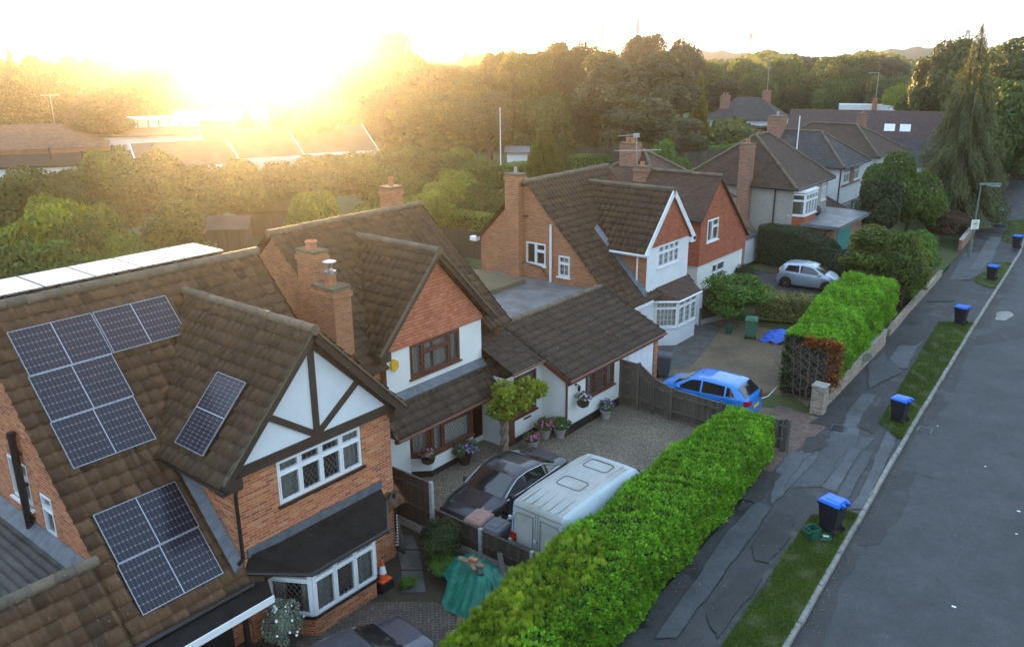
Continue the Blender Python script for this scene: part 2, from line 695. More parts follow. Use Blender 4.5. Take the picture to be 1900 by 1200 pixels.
def panelm(name):
    """monocrystalline half-cut solar glass: 20 x 6 cells, pale lines, from the panel's own uv in 0..1"""
    t = NT(name)
    uv = t.n('UVMap', {'uv_map': 'cell'}).outputs[0]
    sx = t.n('SeparateXYZ')
    t.t.links.new(uv, sx.inputs[0])

    def line(a, k, w):
        f = t.math('FRACT', t.math('MULTIPLY', a, k))
        d = t.math('MINIMUM', f, t.math('SUBTRACT', 1.0, f))
        return t.ramp(d, [(w * 0.5, 1.0), (w, 0.0)])
    u, v = sx.outputs[0], sx.outputs[1]
    l = t.math('MAXIMUM', line(u, 20, 0.05), line(v, 6, 0.03))
    mid = t.ramp(t.math('ABSOLUTE', t.math('SUBTRACT', u, 0.5)), [(0.004, 1.0), (0.007, 0.0)])
    l2 = t.math('MAXIMUM', t.math('MULTIPLY', l, 0.24), mid)
    fu = line(u, 20, 0.16)
    fv = line(v, 6, 0.1)
    dot = t.math('MULTIPLY', fu, fv)
    l2 = t.math('MAXIMUM', l2, t.math('MULTIPLY', dot, 0.55))
    o = t.obj()
    base = t.mix(t.noise(o, 1.5, 4), (0.009, 0.009, 0.017), (0.017, 0.015, 0.028))
    c = t.mix(l2, base, (0.42, 0.47, 0.55))
    r = t.ramp(t.noise(o, 2.5, 5), [(0.3, 0.16), (0.7, 0.3)])
    return t.end(t.bsdf(c, r, Coat_Weight=0.15, Coat_Roughness=0.1, Specular_IOR_Level=0.3))


M = {}
M['brick1'] = brick('orange_brick', [(0.27, 0.064, 0.029), (0.47, 0.105, 0.040), (0.53, 0.140, 0.055), (0.56, 0.24, 0.11)], (0.40, 0.29, 0.17), ms=0.011)
M['brick2'] = brick('brown_brick', [(0.33, 0.105, 0.045), (0.42, 0.142, 0.058), (0.47, 0.185, 0.075)], (0.32, 0.25, 0.16), ms=0.010)
M['brick3'] = brick('red_brick', [(0.18, 0.065, 0.04), (0.30, 0.10, 0.055), (0.36, 0.15, 0.085)], (0.30, 0.26, 0.20))
M['brickbuff'] = brick('buff_wall_brick', [(0.16, 0.12, 0.085), (0.30, 0.22, 0.15), (0.40, 0.31, 0.21)], (0.36, 0.33, 0.28))
M['tile1'] = tile('brown_roof_tile', (0.052, 0.028, 0.015), (0.145, 0.078, 0.040))
M['tile2'] = tile('dark_brown_roof_tile', (0.038, 0.023, 0.014), (0.092, 0.054, 0.030), lich=0.35)
M['tile3'] = tile('weathered_wing_tile', (0.030, 0.021, 0.016), (0.070, 0.045, 0.030), lich=0.8)
M['ridge'] = tile('ridge_tile', (0.10, 0.085, 0.06), (0.16, 0.12, 0.08), lichen=(0.45, 0.26, 0.04), lich=0.8, moss=(0.16, 0.14, 0.05), mossy=0.8)
M['ptile'] = plaintile('clay_plain_tile_roof', (0.040, 0.022, 0.014), (0.085, 0.044, 0.026))
M['ptile2'] = plaintile('brown_plain_tile_roof', (0.050, 0.026, 0.016), (0.098, 0.050, 0.030))
M['ptile3'] = plaintile('grey_interlocking_roof', (0.035, 0.032, 0.032), (0.06, 0.054, 0.052), tw=0.3, th=0.3, moss=0.15)
M['ptile4'] = plaintile('plum_interlocking_roof', (0.070, 0.040, 0.036), (0.090, 0.052, 0.046), tw=0.32, th=0.33, moss=0.05, var=0.4)
M['orangeroof'] = plaintile('orange_brown_roof', (0.14, 0.065, 0.038), (0.20, 0.095, 0.055), tw=0.3, th=0.3, moss=0.2)
M['hung1'] = plaintile('orange_hung_tile', (0.44, 0.115, 0.05), (0.56, 0.20, 0.11), tw=0.165, th=0.11, moss=0.0, var=0.5)
M['hung2'] = plaintile('red_hung_tile', (0.32, 0.072, 0.032), (0.43, 0.12, 0.055), tw=0.165, th=0.11, moss=0.1, var=0.5)
M['white'] = render_wall('white_render', (0.78, 0.77, 0.73))
M['white2'] = render_wall('pale_blue_white_render', (0.74, 0.76, 0.78))
M['pebble'] = render_wall('pebbledash', (0.36, 0.33, 0.29), speck=0.45)
M['timber'] = plain('dark_brown_timber', (0.045, 0.028, 0.021), 0.55, 0.25, 5)
M['black'] = plain('black_plastic', (0.014, 0.013, 0.013), 0.38)
M['brownframe'] = plain('red_brown_window_frame', (0.12, 0.042, 0.026), 0.45, 0.2, 4)
M['pvc'] = plain('white_pvc', (0.80, 0.81, 0.82), 0.35, 0.05, 3)
M['lead'] = plain('lead_flashing', (0.12, 0.132, 0.15), 0.6, 0.3, 4, metal=0.2, bump=0.01)
M['felt'] = plain('dark_roofing_felt', (0.018, 0.016, 0.015), 0.92, 0.35, 3, bump=0.01, Specular_IOR_Level=0.15)
M['greyfelt'] = plain('grey_flat_roof_felt', (0.16, 0.165, 0.17), 0.42, 0.4, 0.9)
M['estateroof'] = plain('dull_estate_roof_felt', (0.085, 0.070, 0.060), 0.95, 0.3, 0.6, Specular_IOR_Level=0.1)
M['mossfelt'] = soilgrass('mossy_gravel_roof', [(0.09, 0.075, 0.05), (0.15, 0.12, 0.075), (0.13, 0.125, 0.05)], 1.5)
M['concrete'] = plain('concrete', (0.33, 0.31, 0.28), 0.85, 0.3, 5, bump=0.006)
M['glass'] = glassm('window_glass')
M['carglass'] = glassm('car_glass', (0.22, 0.25, 0.26), 0.09)
M['leadline'] = plain('lead_came', (0.16, 0.165, 0.17), 0.5)
M['curtain'] = plain('net_curtain', (0.72, 0.70, 0.64), 0.95, 0.12, 9, bump=0.02)
M['dark'] = plain('dark_interior', (0.016, 0.014, 0.013), 0.9)
M['terracotta'] = plain('terracotta_pot', (0.42, 0.16, 0.08), 0.8, 0.25, 6)
M['steel'] = plain('brushed_steel', (0.62, 0.62, 0.62), 0.28, 0.15, 5, metal=0.9)
M['alu'] = plain('aluminium_pole', (0.42, 0.43, 0.43), 0.45, 0.15, 5, metal=0.6)
M['panel'] = panelm('solar_cells')
M['whiteglare'] = plain('white_and_painted_glare', (0.80, 0.80, 0.78), 0.3, 0.06, 2)  # sky glare painted white on the rear panels; skylights and flat roof share it
M['alum'] = plain('panel_frame_metal', (0.40, 0.43, 0.47), 0.35, 0.1, 3, metal=0.5)
M['corrug'] = plain('corrugated_cement_sheet', (0.075, 0.068, 0.06), 0.85, 0.45, 2.0, bump=0.006)
M['road'] = asphalt('road_asphalt', (0.044, 0.046, 0.049), 0.25, False)
M['pave'] = asphalt('pavement_asphalt', (0.040, 0.040, 0.042), 0.85)
M['pave_a'] = asphalt('newer_pavement_patch', (0.060, 0.064, 0.070), 0.15, False)
M['pave_b'] = asphalt('dark_pavement_patch', (0.030, 0.029, 0.028), 0.4, False)
M['pave_c'] = asphalt('pale_pavement_patch', (0.082, 0.088, 0.095), 0.55, False)
M['road_b'] = asphalt('worn_road_strip', (0.049, 0.051, 0.054), 0.1, False)
M['road_c'] = asphalt('damp_road_strip', (0.031, 0.032, 0.033), 0.5, False)
M['kerb'] = plain('kerb_stone', (0.24, 0.225, 0.20), 0.85, 0.4, 4, bump=0.008)
M['gravel1'] = gravelm('shingle_drive', [(0.07, 0.055, 0.04), (0.19, 0.145, 0.10), (0.30, 0.24, 0.17), (0.44, 0.39, 0.32)])
M['gravel2'] = gravelm('pea_gravel_front', [(0.12, 0.08, 0.045), (0.23, 0.16, 0.095), (0.32, 0.235, 0.15)], 45)
M['soil'] = soilgrass('soil_and_leaves', [(0.03, 0.022, 0.014), (0.05, 0.036, 0.022), (0.045, 0.05, 0.016)], 0.9)
M['lawn'] = soilgrass('garden_lawn', [(0.04, 0.06, 0.015), (0.055, 0.085, 0.02), (0.075, 0.08, 0.03)], 0.4)
M['vergesoil'] = soilgrass('verge_turf', [(0.045, 0.038, 0.016), (0.06, 0.07, 0.016), (0.055, 0.09, 0.014)], 1.1)
M['block1'] = blockpave('brown_block_paving', (0.075, 0.058, 0.048), (0.125, 0.092, 0.072))
M['slab'] = plain('paving_slab', (0.085, 0.078, 0.070), 0.8, 0.35, 2, bump=0.006)
M['block2'] = brick('block_paving_crossover', [(0.10, 0.065, 0.05), (0.15, 0.09, 0.07), (0.17, 0.12, 0.10)], (0.05, 0.045, 0.035), 0.2, 0.1, 0.008)
M['fence'] = woodm('brown_fence_boards', (0.050, 0.036, 0.028), (0.085, 0.060, 0.045), 0.11)
M['oldfence'] = woodm('weathered_fence_boards', (0.075, 0.062, 0.050), (0.14, 0.115, 0.09), 0.12)
M['wood'] = woodm('old_timber_offcut', (0.16, 0.10, 0.055), (0.26, 0.17, 0.10), 0.2)
M['post'] = plain('concrete_post', (0.34, 0.33, 0.31), 0.9, 0.25, 6, bump=0.006)
# ---------------------------------------------------------------- ground, road, pavement
def kx(y):
    P = [(-30, -2.8), (16.7, -5.22), (31, -6.15), (46.4, -6.98), (66, -7.95), (85, -9.9), (110, -14), (140, -22), (200, -45)]
    for (a, b), (c, d) in zip(P[:-1], P[1:]):
        if y <= c:
            return b + (d - b) * (y - a) / (c - a)
    return P[-1][1]


def wx(y):
    P = [(-30, -6.0), (15.2, -8.35), (30.4, -9.2), (39.4, -9.65), (46, -10.0), (62, -10.9), (82, -12.9), (110, -18), (140, -27), (200, -50)]
    for (a, b), (c, d) in zip(P[:-1], P[1:]):
        if y <= c:
            return b + (d - b) * (y - a) / (c - a)
    return P[-1][1]


ys = [-30 + i * 2.5 for i in range(85)]


def strip(fa, fb, z, y0=-30, y1=180):
    m = MB()
    pts = [y for y in ys if y0 < y < y1]
    pts = [y0] + pts + [y1]
    for a, b in zip(pts[:-1], pts[1:]):
        m.face([(fa(a), a, z), (fb(a), a, z), (fb(b), b, z), (fa(b), b, z)])
    return m


g = MB()
N = 24
R0 = 900
for i in range(-N, N):
    for j in range(-N, N):
        q = R0 / N
        g.face([(i * q, j * q, -0.16), ((i + 1) * q, j * q, -0.16), ((i + 1) * q, (j + 1) * q, -0.16), (i * q, (j + 1) * q, -0.16)])
struct('ground', g, M['lawn'])
struct('road', strip(lambda y: kx(y) - .02, lambda y: kx(y) + 6.6, -0.11), M['road'])
struct('pavement', strip(lambda y: wx(y) - .15, lambda y: kx(y) - .02, 0.0), M['pave'])
struct('far_pavement', strip(lambda y: kx(y) + 6.75, lambda y: kx(y) + 9, 0.0), M['pave'])
kb = MB()
rk = random.Random(5)
for side in (0, 6.6):
    y = -28.0
    while y < 150:
        L = 0.915
        j = rk.uniform(-.012, .012)
        a, b = kx(y) + side + j, kx(y + L - .022) + side + j
        z = 0.012 + rk.uniform(-.012, .012)
        w = 0.13
        kb.hexa([(a - w, y, -0.15), (a, y, -0.15), (b, y + L - .022, -0.15), (b - w, y + L - .022, -0.15), (a - w, y, z), (a - .01, y, z), (b - .01, y + L - .022, z), (b - w, y + L - .022, z)])
        y += L
struct('kerb', kb, M['kerb'])


def sheet(name, pts, z, mat, th=None):
    m = MB()
    m.face([(p[0], p[1], z) for p in pts])
    o = m.build(name, mat)
    o['kind'] = 'structure'
    return o


def pxs(pts):
    return [tuple(atz(*p)) for p in pts]


# lots in front of the houses
m = MB()
m.face([(-60, 0, -0.03), (wx(0), 0, -0.03), (wx(14.9), 14.9, -0.03), (-60, 14.9, -0.03)])
struct('front_yard', m, M['soil'])
sheet('block_driveway', [(-15.3, 3), (wx(3) - .2, 3), (wx(10) - .2, 10), (-9.6, 12.6), (-10.6, 13.2), (-11.8, 13.25), (-13.0, 12.75), (-13.6, 12.3), (-14.05, 11.9), (-15.2, 10.9)], 0.0, M['block1'])
m = MB()
rows_ = [(992, 728, 766), (1020, 738, 777), (1058, 745, 784), (1100, 746, 790)]
for (ya, xa, xb), (yb, xc, xd) in zip(rows_[:-1], rows_[1:]):
    P = [atz(xa, ya + 1.5), atz(xc, yb - 1.5), atz(xd, yb - 1.5), atz(xb, ya + 1.5)]
    m.prism([Vector((p.x, p.y, -.03)) for p in P], (0, 0, .045))
struct('path', m, M['slab'])
sheet('gravel_drive', [(-18.2, 14.95), (wx(14.95) - .3, 14.95), (wx(26.4) - .3, 26.4), (-18.2, 26.4)], -0.004, M['gravel1'])
sheet('gravel_front', [(-18.5, 26.45), (-9.6, 26.45), (-9.9, 29.9), (-10.2, 38), (-18.5, 40)], -0.008, M['gravel2'])
sheet('block_crossover', pxs([(1420, 770), (1445, 752), (1540, 780), (1530, 795), (1460, 850), (1400, 900), (1395, 880)]), 0.006, M['block2'])
sheet('grass_corner', pxs([(1395, 725), (1470, 735), (1515, 765), (1505, 775), (1450, 760), (1400, 750)]), 0.004, M['vergesoil'])
sheet('patio', [(-18.4, 30), (-16.6, 30), (-15.6, 32), (-16.2, 35), (-17.0, 38.2), (-18.4, 38.5)], 0.002, M['slab'])
sheet('front_garden', [(-19.0, 38.6), (-10.2, 38.2), (-10.5, 50), (-19.5, 50)], -0.012, M['vergesoil'])
sheet('asphalt_drive', [(-21.5, 44.5), (-12.5, 45.2), (-12.2, 49.5), (-21.5, 50)], 0.0, M['pave'])
sheet('shared_front', [(-21.0, 50.1), (-10.6, 50.1), (-11.2, 64), (-21.0, 64)], -0.016, M['vergesoil'])
# verge turf between pavement and kerb
def verge(y0, y1, w0, w1):
    m = MB()
    n = max(6, int((y1 - y0) / 0.5))
    rr = random.Random(int(y0 * 10))
    last = None
    for i in range(n + 1):
        t = i / n
        y = y0 + (y1 - y0) * t
        e = min(1, min(t, 1 - t) * n * 0.35)
        w = (w0 + (w1 - w0) * t) * (0.25 + 0.75 * math.sin(e * math.pi / 2)) + rr.uniform(-.12, .12)
        p = ((kx(y) - .13 - w, y), (kx(y) - .13, y))
        if last:
            m.face([(*last[0], .02), (*last[1], .02), (*p[1], .02), (*p[0], .02)])
        last = p
    return m


VERGES = [(-6, 23.7, 1.15, 1.1), (30.0, 46.3, 0.95, 1.45), (54.3, 61.6, 1.3, 1.2), (68, 79, 1.3, 1.2)]
vg = MB()
for v in VERGES:
    q = verge(*v)
    vg.mesh(q.v, q.f)
struct('verge', vg, M['vergesoil'])
# repaired strips of the pavement, each edged by a dark seam
def seam(pts, z, w=.013):
    m = MB()
    n = len(pts)
    rr = random.Random(n + int(pts[0][1] * 10))
    for i in range(n):
        p, q = Vector((*pts[i][:2], z)), Vector((*pts[(i + 1) % n][:2], z))
        k = 1
        d = (q - p).normalized()
        nv = Vector((-d.y, d.x, 0))
        last = None
        for j in range(k + 1):
            c = p.lerp(q, j / k)
            ww = w * rr.uniform(.5, 1.2) / 2
            e = (c - nv * ww, c + nv * ww)
            if last:
                m.face([last[0], e[0], e[1], last[1]])
            last = e
    return m


def rough_edge(P, amp, seed):
    rr = random.Random(seed * 7 + 1)
    out = []
    n = len(P)
    for i in range(n):
        a, b = Vector((*P[i][:2], 0)), Vector((*P[(i + 1) % n][:2], 0))
        k = max(1, int((b - a).length / .16))
        nv = Vector((a.y - b.y, b.x - a.x, 0)).normalized()
        w1, w2 = rr.uniform(0, 6), rr.uniform(0, 6)
        for j in range(k):
            s = j / k
            e = math.sin(math.pi * s)
            out.append(tuple(a.lerp(b, s) + nv * amp * e * (math.sin(s * 7 + w1) * .7 + math.sin(s * 19 + w2) * .4 + rr.uniform(-.4, .4)))[:2] + (0,))
    return out


k = 0
sm = MB()
for (pts, mt) in (([(1530, 820), (1545, 800), (1600, 730), (1627, 733), (1598, 775), (1590, 830)], 'pave_c'), ([(1545, 803), (1625, 812), (1603, 836), (1533, 826)], 'pave_a'),
                  ([(1455, 905), (1492, 852), (1543, 822), (1580, 832), (1524, 903)], 'pave_a'), ([(1524, 903), (1576, 830), (1600, 835), (1552, 912)], 'pave_c'),
                  ([(1552, 912), (1600, 835), (1622, 838), (1585, 905), (1562, 950)], 'pave_a'), ([(1575, 945), (1600, 905), (1645, 800), (1668, 800), (1640, 870), (1600, 945)], 'pave_c'),
                  ([(1440, 870), (1465, 838), (1520, 835), (1512, 858), (1470, 900), (1428, 940)], 'pave_c'), ([(1495, 812), (1535, 808), (1525, 836), (1490, 842)], 'pave_b'),
                  ([(1500, 785), (1540, 765), (1572, 775), (1560, 795)], 'pave_b'), ([(1590, 790), (1640, 740), (1650, 765), (1620, 805)], 'pave_b'),
                  ([(1640, 680), (1665, 645), (1690, 628), (1725, 622), (1700, 648), (1685, 685)], 'pave_c'), ([(1610, 678), (1640, 655), (1676, 690), (1612, 722)], 'pave_a'),
                  ([(1665, 640), (1695, 612), (1730, 617), (1700, 642)], 'pave_b'), ([(1350, 985), (1405, 930), (1432, 942), (1330, 1085), (1255, 1185), (1215, 1185)], 'pave_a'),
                  ([(1395, 1012), (1440, 950), (1475, 960), (1465, 1000), (1425, 1045), (1400, 1040)], 'pave_b'), ([(1310, 1140), (1375, 1060), (1422, 1050), (1405, 1090), (1330, 1185)], 'pave_b'),
                  ([(1372, 925), (1415, 872), (1450, 880), (1405, 935)], 'pave_b'), ([(1720, 560), (1770, 480), (1800, 485), (1770, 560)], 'pave_b'), ([(1760, 520), (1790, 470), (1850, 470), (1835, 500), (1800, 520)], 'pave_a'),
                  ([(1800, 500), (1835, 440), (1858, 442), (1835, 500)], 'pave_c')):
    k += 1
    P = rough_edge(pxs(pts), .04, k)
    sheet('pavement_patch', P, 0.003 + 0.0018 * k, M[mt])
    if mt != 'pave_b':
        q = seam(P, .0415 + .0003 * k)
        sm.mesh(q.v, q.f)
struct('pavement_seam', sm, M['pave_b'])
# worn strips and repairs on the road
kr = 0
for (pts, mt) in (([(1760, 760), (1800, 690), (1838, 700), (1806, 775)], 'road_b'), ([(1668, 870), (1700, 805), (1780, 815), (1745, 890)], 'road_b'), ([(1805, 620), (1900, 600), (1900, 625), (1812, 640)], 'road_c'),
                  ([(1590, 1010), (1640, 930), (1672, 895), (1700, 870), (1680, 940), (1630, 1010)], 'road_c')):
    kr += 1
    sheet('road_patch', rough_edge([tuple(atz(*p, -.105)) for p in pts], .06, kr), -0.106 + .0015 * kr, M[mt])
# damp gutter strip
gs_ = MB()
rr = random.Random(8)
yy = -6
last = None
while yy < 70:
    w = .38 + .3 * math.sin(yy * .31) ** 2 + rr.uniform(-.1, .1)
    e = ((kx(yy) + .005, yy, -.1075), (kx(yy) + w, yy, -.1075))
    if last:
        gs_.face([last[0], last[1], e[1], e[0]])
    last = e
    yy += .6
struct('gutter_strip', gs_, M['road_c'])
ph = MB()
c = atz(1862, 586, -0.106)
for i in range(40):
    a0, a1 = 2 * math.pi * i / 40, 2 * math.pi * (i + 1) / 40
    f = lambda a: (c.x + (.36 + .05 * math.sin(3 * a) + .03 * math.sin(7 * a)) * math.cos(a), c.y + (1.15 + .15 * math.sin(2 * a + 1) + .06 * math.sin(5 * a)) * math.sin(a), -0.097)
    ph.face([(c.x, c.y, -.097), f(a0), f(a1)])
t = NT('puddle_water')
struct('puddle', ph, t.end(t.bsdf((0.03, 0.03, 0.03), 0.12, IOR=1.4)))
# ---------------------------------------------------------------- building parts
def tile_roof(name, parent, O, U, S, W, L, mat, tw=0.30, th=0.33, amp=0.055, lift=0.055, clips=(), seg=6, seed=1, kind='wave', off=0.0):
    """courses of profiled tiles: O eave corner, U along the eave, S up the slope"""
    O, U, S = Vector(O), Vector(U).normalized(), Vector(S).normalized()
    N = U.cross(S)
    if N.z < 0:
        N = -N
    rg = np.random.default_rng(seed)
    nr = int(math.ceil(L / th))
    nc = int(math.ceil(W / tw))
    us = np.minimum(np.arange(nc * seg + 1) * (tw / seg), W)
    ph = (np.arange(nc * seg + 1) % seg) / seg
    if kind == 'wave':
        prof = amp * (0.5 + 0.5 * np.cos(2 * np.pi * ph)) ** 1.5
    else:
        prof = amp * np.maximum(0, np.cos(2 * np.pi * ph)) ** 0.7
    Oa, Ua, Sa, Na = (np.array(v) for v in (O, U, S, N))
    V, F, T = [], [], []
    nu = len(us)
    coltone = rg.random(nc)
    for r in range(nr):
        v0, v1 = r * th - 0.02, min((r + 1) * th + 0.03, L)
        if v1 - v0 < 0.03:
            continue
        base = len(V) * nu
        jit = np.repeat(rg.normal(0, 0.006, nc), seg)
        jit = np.append(jit, jit[-1])
        for (vv, ll, k) in ((v0, -0.02, 0), (v0, lift, 1), (v1, 0.0, 1)):
            pts = Oa + np.outer(us, Ua) + (vv + jit * (k == 1))[:, None] * Sa if hasattr(jit, '__len__') else 0
            h = off + ll + prof * (1.0 if k else 0.0) + (jit if k and ll else 0)
            V.append(pts + np.outer(h, Na))
        for lay in (0, 1):
            a = base + lay * nu + np.arange(nu - 1)
            b = a + nu
            F.append(np.stack([a, a + 1, b + 1, b], 1))
            tone = np.clip(rg.normal(0.5, 0.20, nc), 0, 1)
            T.append(np.repeat(tone, seg))
    V = np.concatenate(V)
    F = np.concatenate(F)
    T = np.concatenate(T)
    if U.cross(S).z < 0:
        F = F[:, ::-1]
    Mi = np.array(wmat(parent).inverted()) if parent is not None else np.eye(4)
    V = V @ Mi[:3, :3].T + Mi[:3, 3]
    o = np_mesh(name, V, F, mat, parent, T)
    if parent is not None:
        WM[o.name] = wmat(parent)
    if clips:
        bm = bmesh.new()
        bm.from_mesh(o.data)
        R3 = Mi[:3, :3]
        for co, no in clips:
            c2 = R3 @ np.array(co) + Mi[:3, 3]
            n2 = R3 @ np.array(no)
            bmesh.ops.bisect_plane(bm, geom=bm.verts[:] + bm.edges[:] + bm.faces[:], dist=1e-5, plane_co=c2, plane_no=n2, clear_outer=True)
        bm.to_mesh(o.data)
        bm.free()
    return o


def flat_slope(name, parent, pts, mat, th=0.06):
    """one roof plane as a thin slab (thickness below)"""
    p = [Vector(q) for q in pts]
    n = (p[1] - p[0]).cross(p[2] - p[1]).normalized()
    if n.z < 0:
        p.reverse()
        n = -n
    m = MB().prism([q - n * th for q in p], n * th)
    return m.build(name, mat, parent)


def ridge_tiles(name, parent, a, b, r=0.13, mat=None, seg=0.42, seed=3):
    a, b = Vector(a), Vector(b)
    d = (b - a)
    n = max(1, int(d.length / seg))
    d /= n
    m = MB()
    rg = random.Random(seed)
    for i in range(n):
        j = Vector((0, 0, rg.uniform(-.008, .008)))
        p, q = a + d * i + j, a + d * (i + 1.04) + j
        m.tube([p, p + (q - p) * 0.12, p + (q - p) * 0.13, q], [r * 1.08, r * 1.08, r, r], 10, tv=rg.random())
    return m.build(name, mat or M['ridge'], parent, smooth=True, auto=0.7)


class Face:
    """a vertical wall plane: P0 bottom-left seen from outside, u to the right, n outward"""

    def __init__(s, P0, u, n):
        s.P, s.u, s.n = Vector(P0), Vector(u).normalized(), Vector(n).normalized()

    def p(s, a, z, d=0.0):
        return s.P + s.u * a + s.n * d + Vector((0, 0, z))

    def bx(s, m, a0, a1, z0, z1, d0, d1, mi=0, tv=0.5):
        P = [s.p(a0, z0, d1), s.p(a1, z0, d1), s.p(a1, z0, d0), s.p(a0, z0, d0), s.p(a0, z1, d1), s.p(a1, z1, d1), s.p(a1, z1, d0), s.p(a0, z1, d0)]
        return m.hexa(P, mi, tv)

    def rect(s, a0, a1, z0, z1, d=0.0):
        return [s.p(a0, z0, d), s.p(a1, z0, d), s.p(a1, z1, d), s.p(a0, z1, d)]


def FX(X, y0=0.0):
    return Face((X, y0, 0), (0, 1, 0), (1, 0, 0))      # looks towards the road; a = Y - y0


def FY(Y, x0=0.0):
    return Face((x0, Y, 0), (1, 0, 0), (0, -1, 0))     # looks back towards the viewpoint; a = X - x0


def FYN(Y, x0=0.0):
    return Face((x0, Y, 0), (-1, 0, 0), (0, 1, 0))


def wall(mb, fc, outer, holes=(), rev=0.12, mi=0):
    mb.holed([fc.p(a, z) for a, z in outer], [fc.rect(*h) for h in holes], mi)
    for h in holes:
        R = fc.rect(*h)
        I = fc.rect(*h, d=-rev)
        for i in range(4):
            j = (i + 1) % 4
            mb.face([R[j], R[i], I[i], I[j]], mi)


def window(parent, fc, a0, a1, z0, z1, cols=(1,), top=0.0, fm='pvc', lead=None, fw=0.055, sill=True, sash=True, rec=0.05, curtain=0.0, name='window', grid=None, label=None, sillm=None, topcols=None, sub=True):
    """frame with mullions; children: glass, lead lattice, sill, curtain"""
    m = MB()
    d0, d1 = -rec - 0.05, -rec + 0.025
    fc.bx(m, a0, a1, z0, z0 + fw, d0, d1)
    fc.bx(m, a0, a1, z1 - fw, z1, d0, d1)
    fc.bx(m, a0, a0 + fw, z0 + fw, z1 - fw, d0, d1)
    fc.bx(m, a1 - fw, a1, z0 + fw, z1 - fw, d0, d1)
    tot = sum(cols)
    x = a0 + fw * 0.5
    span = (a1 - a0 - fw)
    lights = []
    for i, c in enumerate(cols):
        xe = x + span * c / tot
        l, r = x + fw * 0.5, xe - fw * 0.5
        if i < len(cols) - 1:
            fc.bx(m, xe - fw * 0.5, xe + fw * 0.5, z0 + fw, z1 - fw, d0, d1)
        has = top and (topcols is None or i in topcols)
        if has:
            zt = z1 - fw - top
            fc.bx(m, l, r, zt - fw, zt, d0, d1 - 0.004)
            lights += [(l, r, z0 + fw, zt - fw), (l, r, zt, z1 - fw)]
        else:
            lights.append((l, r, z0 + fw, z1 - fw))
        x = xe
    if sash:
        q = 0.032
        for (l, r, b, t) in lights:
            e0, e1 = d0 + 0.01, d1 + 0.022
            fc.bx(m, l, r, b, b + q, e0, e1)
            fc.bx(m, l, r, t - q, t, e0, e1)
            fc.bx(m, l, l + q, b + q, t - q, e0, e1)
            fc.bx(m, r - q, r, b + q, t - q, e0, e1)
    w = m.build(name, M[fm], parent)
    if label:
        w['label'] = label
    g = MB()
    for (l, r, b, t) in lights:
        g.face(fc.rect(l, r, b, t, -rec - 0.02))
    if sub:
        g.build('glass', M['glass'], w)
    if lead:
        k = MB()
        for (l, r, b, t) in lights:
            q = 0.03 if sash else 0
            l, r, b, t = l + q, r - q, b + q, t - q
            d = -rec - 0.012
            if lead == 'diamond':
                pw, phh = 0.135, 0.19
                W_, H_ = r - l, t - b
                for sgn in (1, -1):
                    kx = int((W_ / pw + H_ / phh)) + 2
                    for i in range(-kx, kx):
                        # line a = a_i + sgn * s * pw, z = s * phh
                        pts = []
                        c0 = i * pw
                        s0, s1 = 0.0, H_ / phh
                        # clip on a in [0, W]
                        lo, hi = (0 - c0) / (sgn * pw), (W_ - c0) / (sgn * pw)
                        if lo > hi:
                            lo, hi = hi, lo
                        s0, s1 = max(s0, lo), min(s1, hi)
                        if s1 - s0 > 0.05:
                            A = fc.p(l + c0 + sgn * s0 * pw, b + s0 * phh, d)
                            B = fc.p(l + c0 + sgn * s1 * pw, b + s1 * phh, d)
                            k.beam(A, B, 0.009, 0.009, fc.n)
            else:
                nx, nz = lead
                nz = max(1, round((t - b) / nz))
                nx = max(1, round((r - l) / nx))
                for i in range(1, nx):
                    aa = l + (r - l) * i / nx
                    fc.bx(k, aa - .009, aa + .009, b, t, d - .01, d + .01)
                for i in range(1, nz):
                    zz = b + (t - b) * i / nz
                    fc.bx(k, l, r, zz - .009, zz + .009, d - .008, d + .008)
        k.build('lead_lattice' if lead == 'diamond' else 'glazing_bar', M['leadline'] if lead == 'diamond' else M['pvc'], w)
    if sill:
        s = MB()
        fc.bx(s, a0 - 0.06, a1 + 0.06, z0 - 0.06, z0 - 0.003, -rec - 0.02, 0.07)
        s.build('sill', M[sillm or fm], w)
    if curtain:
        c = MB()
        rr = random.Random(int(a0 * 100 + z0 * 10))
        n = max(4, int((a1 - a0) / 0.06))
        for (f0, f1) in ([(0, 1)] if curtain >= 1 else [(0, curtain / 2), (1 - curtain / 2, 1)]):
            prev = None
            for i in range(n + 1):
                aa = a0 + fw + (a1 - a0 - 2 * fw) * (f0 + (f1 - f0) * i / n)
                dd = -rec - 0.16 - 0.035 * math.sin(i * 1.9 + rr.random())
                if prev:
                    c.face([fc.p(prev[0], z0 + 0.03, prev[1]), fc.p(aa, z0 + 0.03, dd), fc.p(aa, z1 - 0.03, dd), fc.p(prev[0], z1 - 0.03, prev[1])])
                prev = (aa, dd)
        c.build('curtain', M['curtain'], w)
    return w


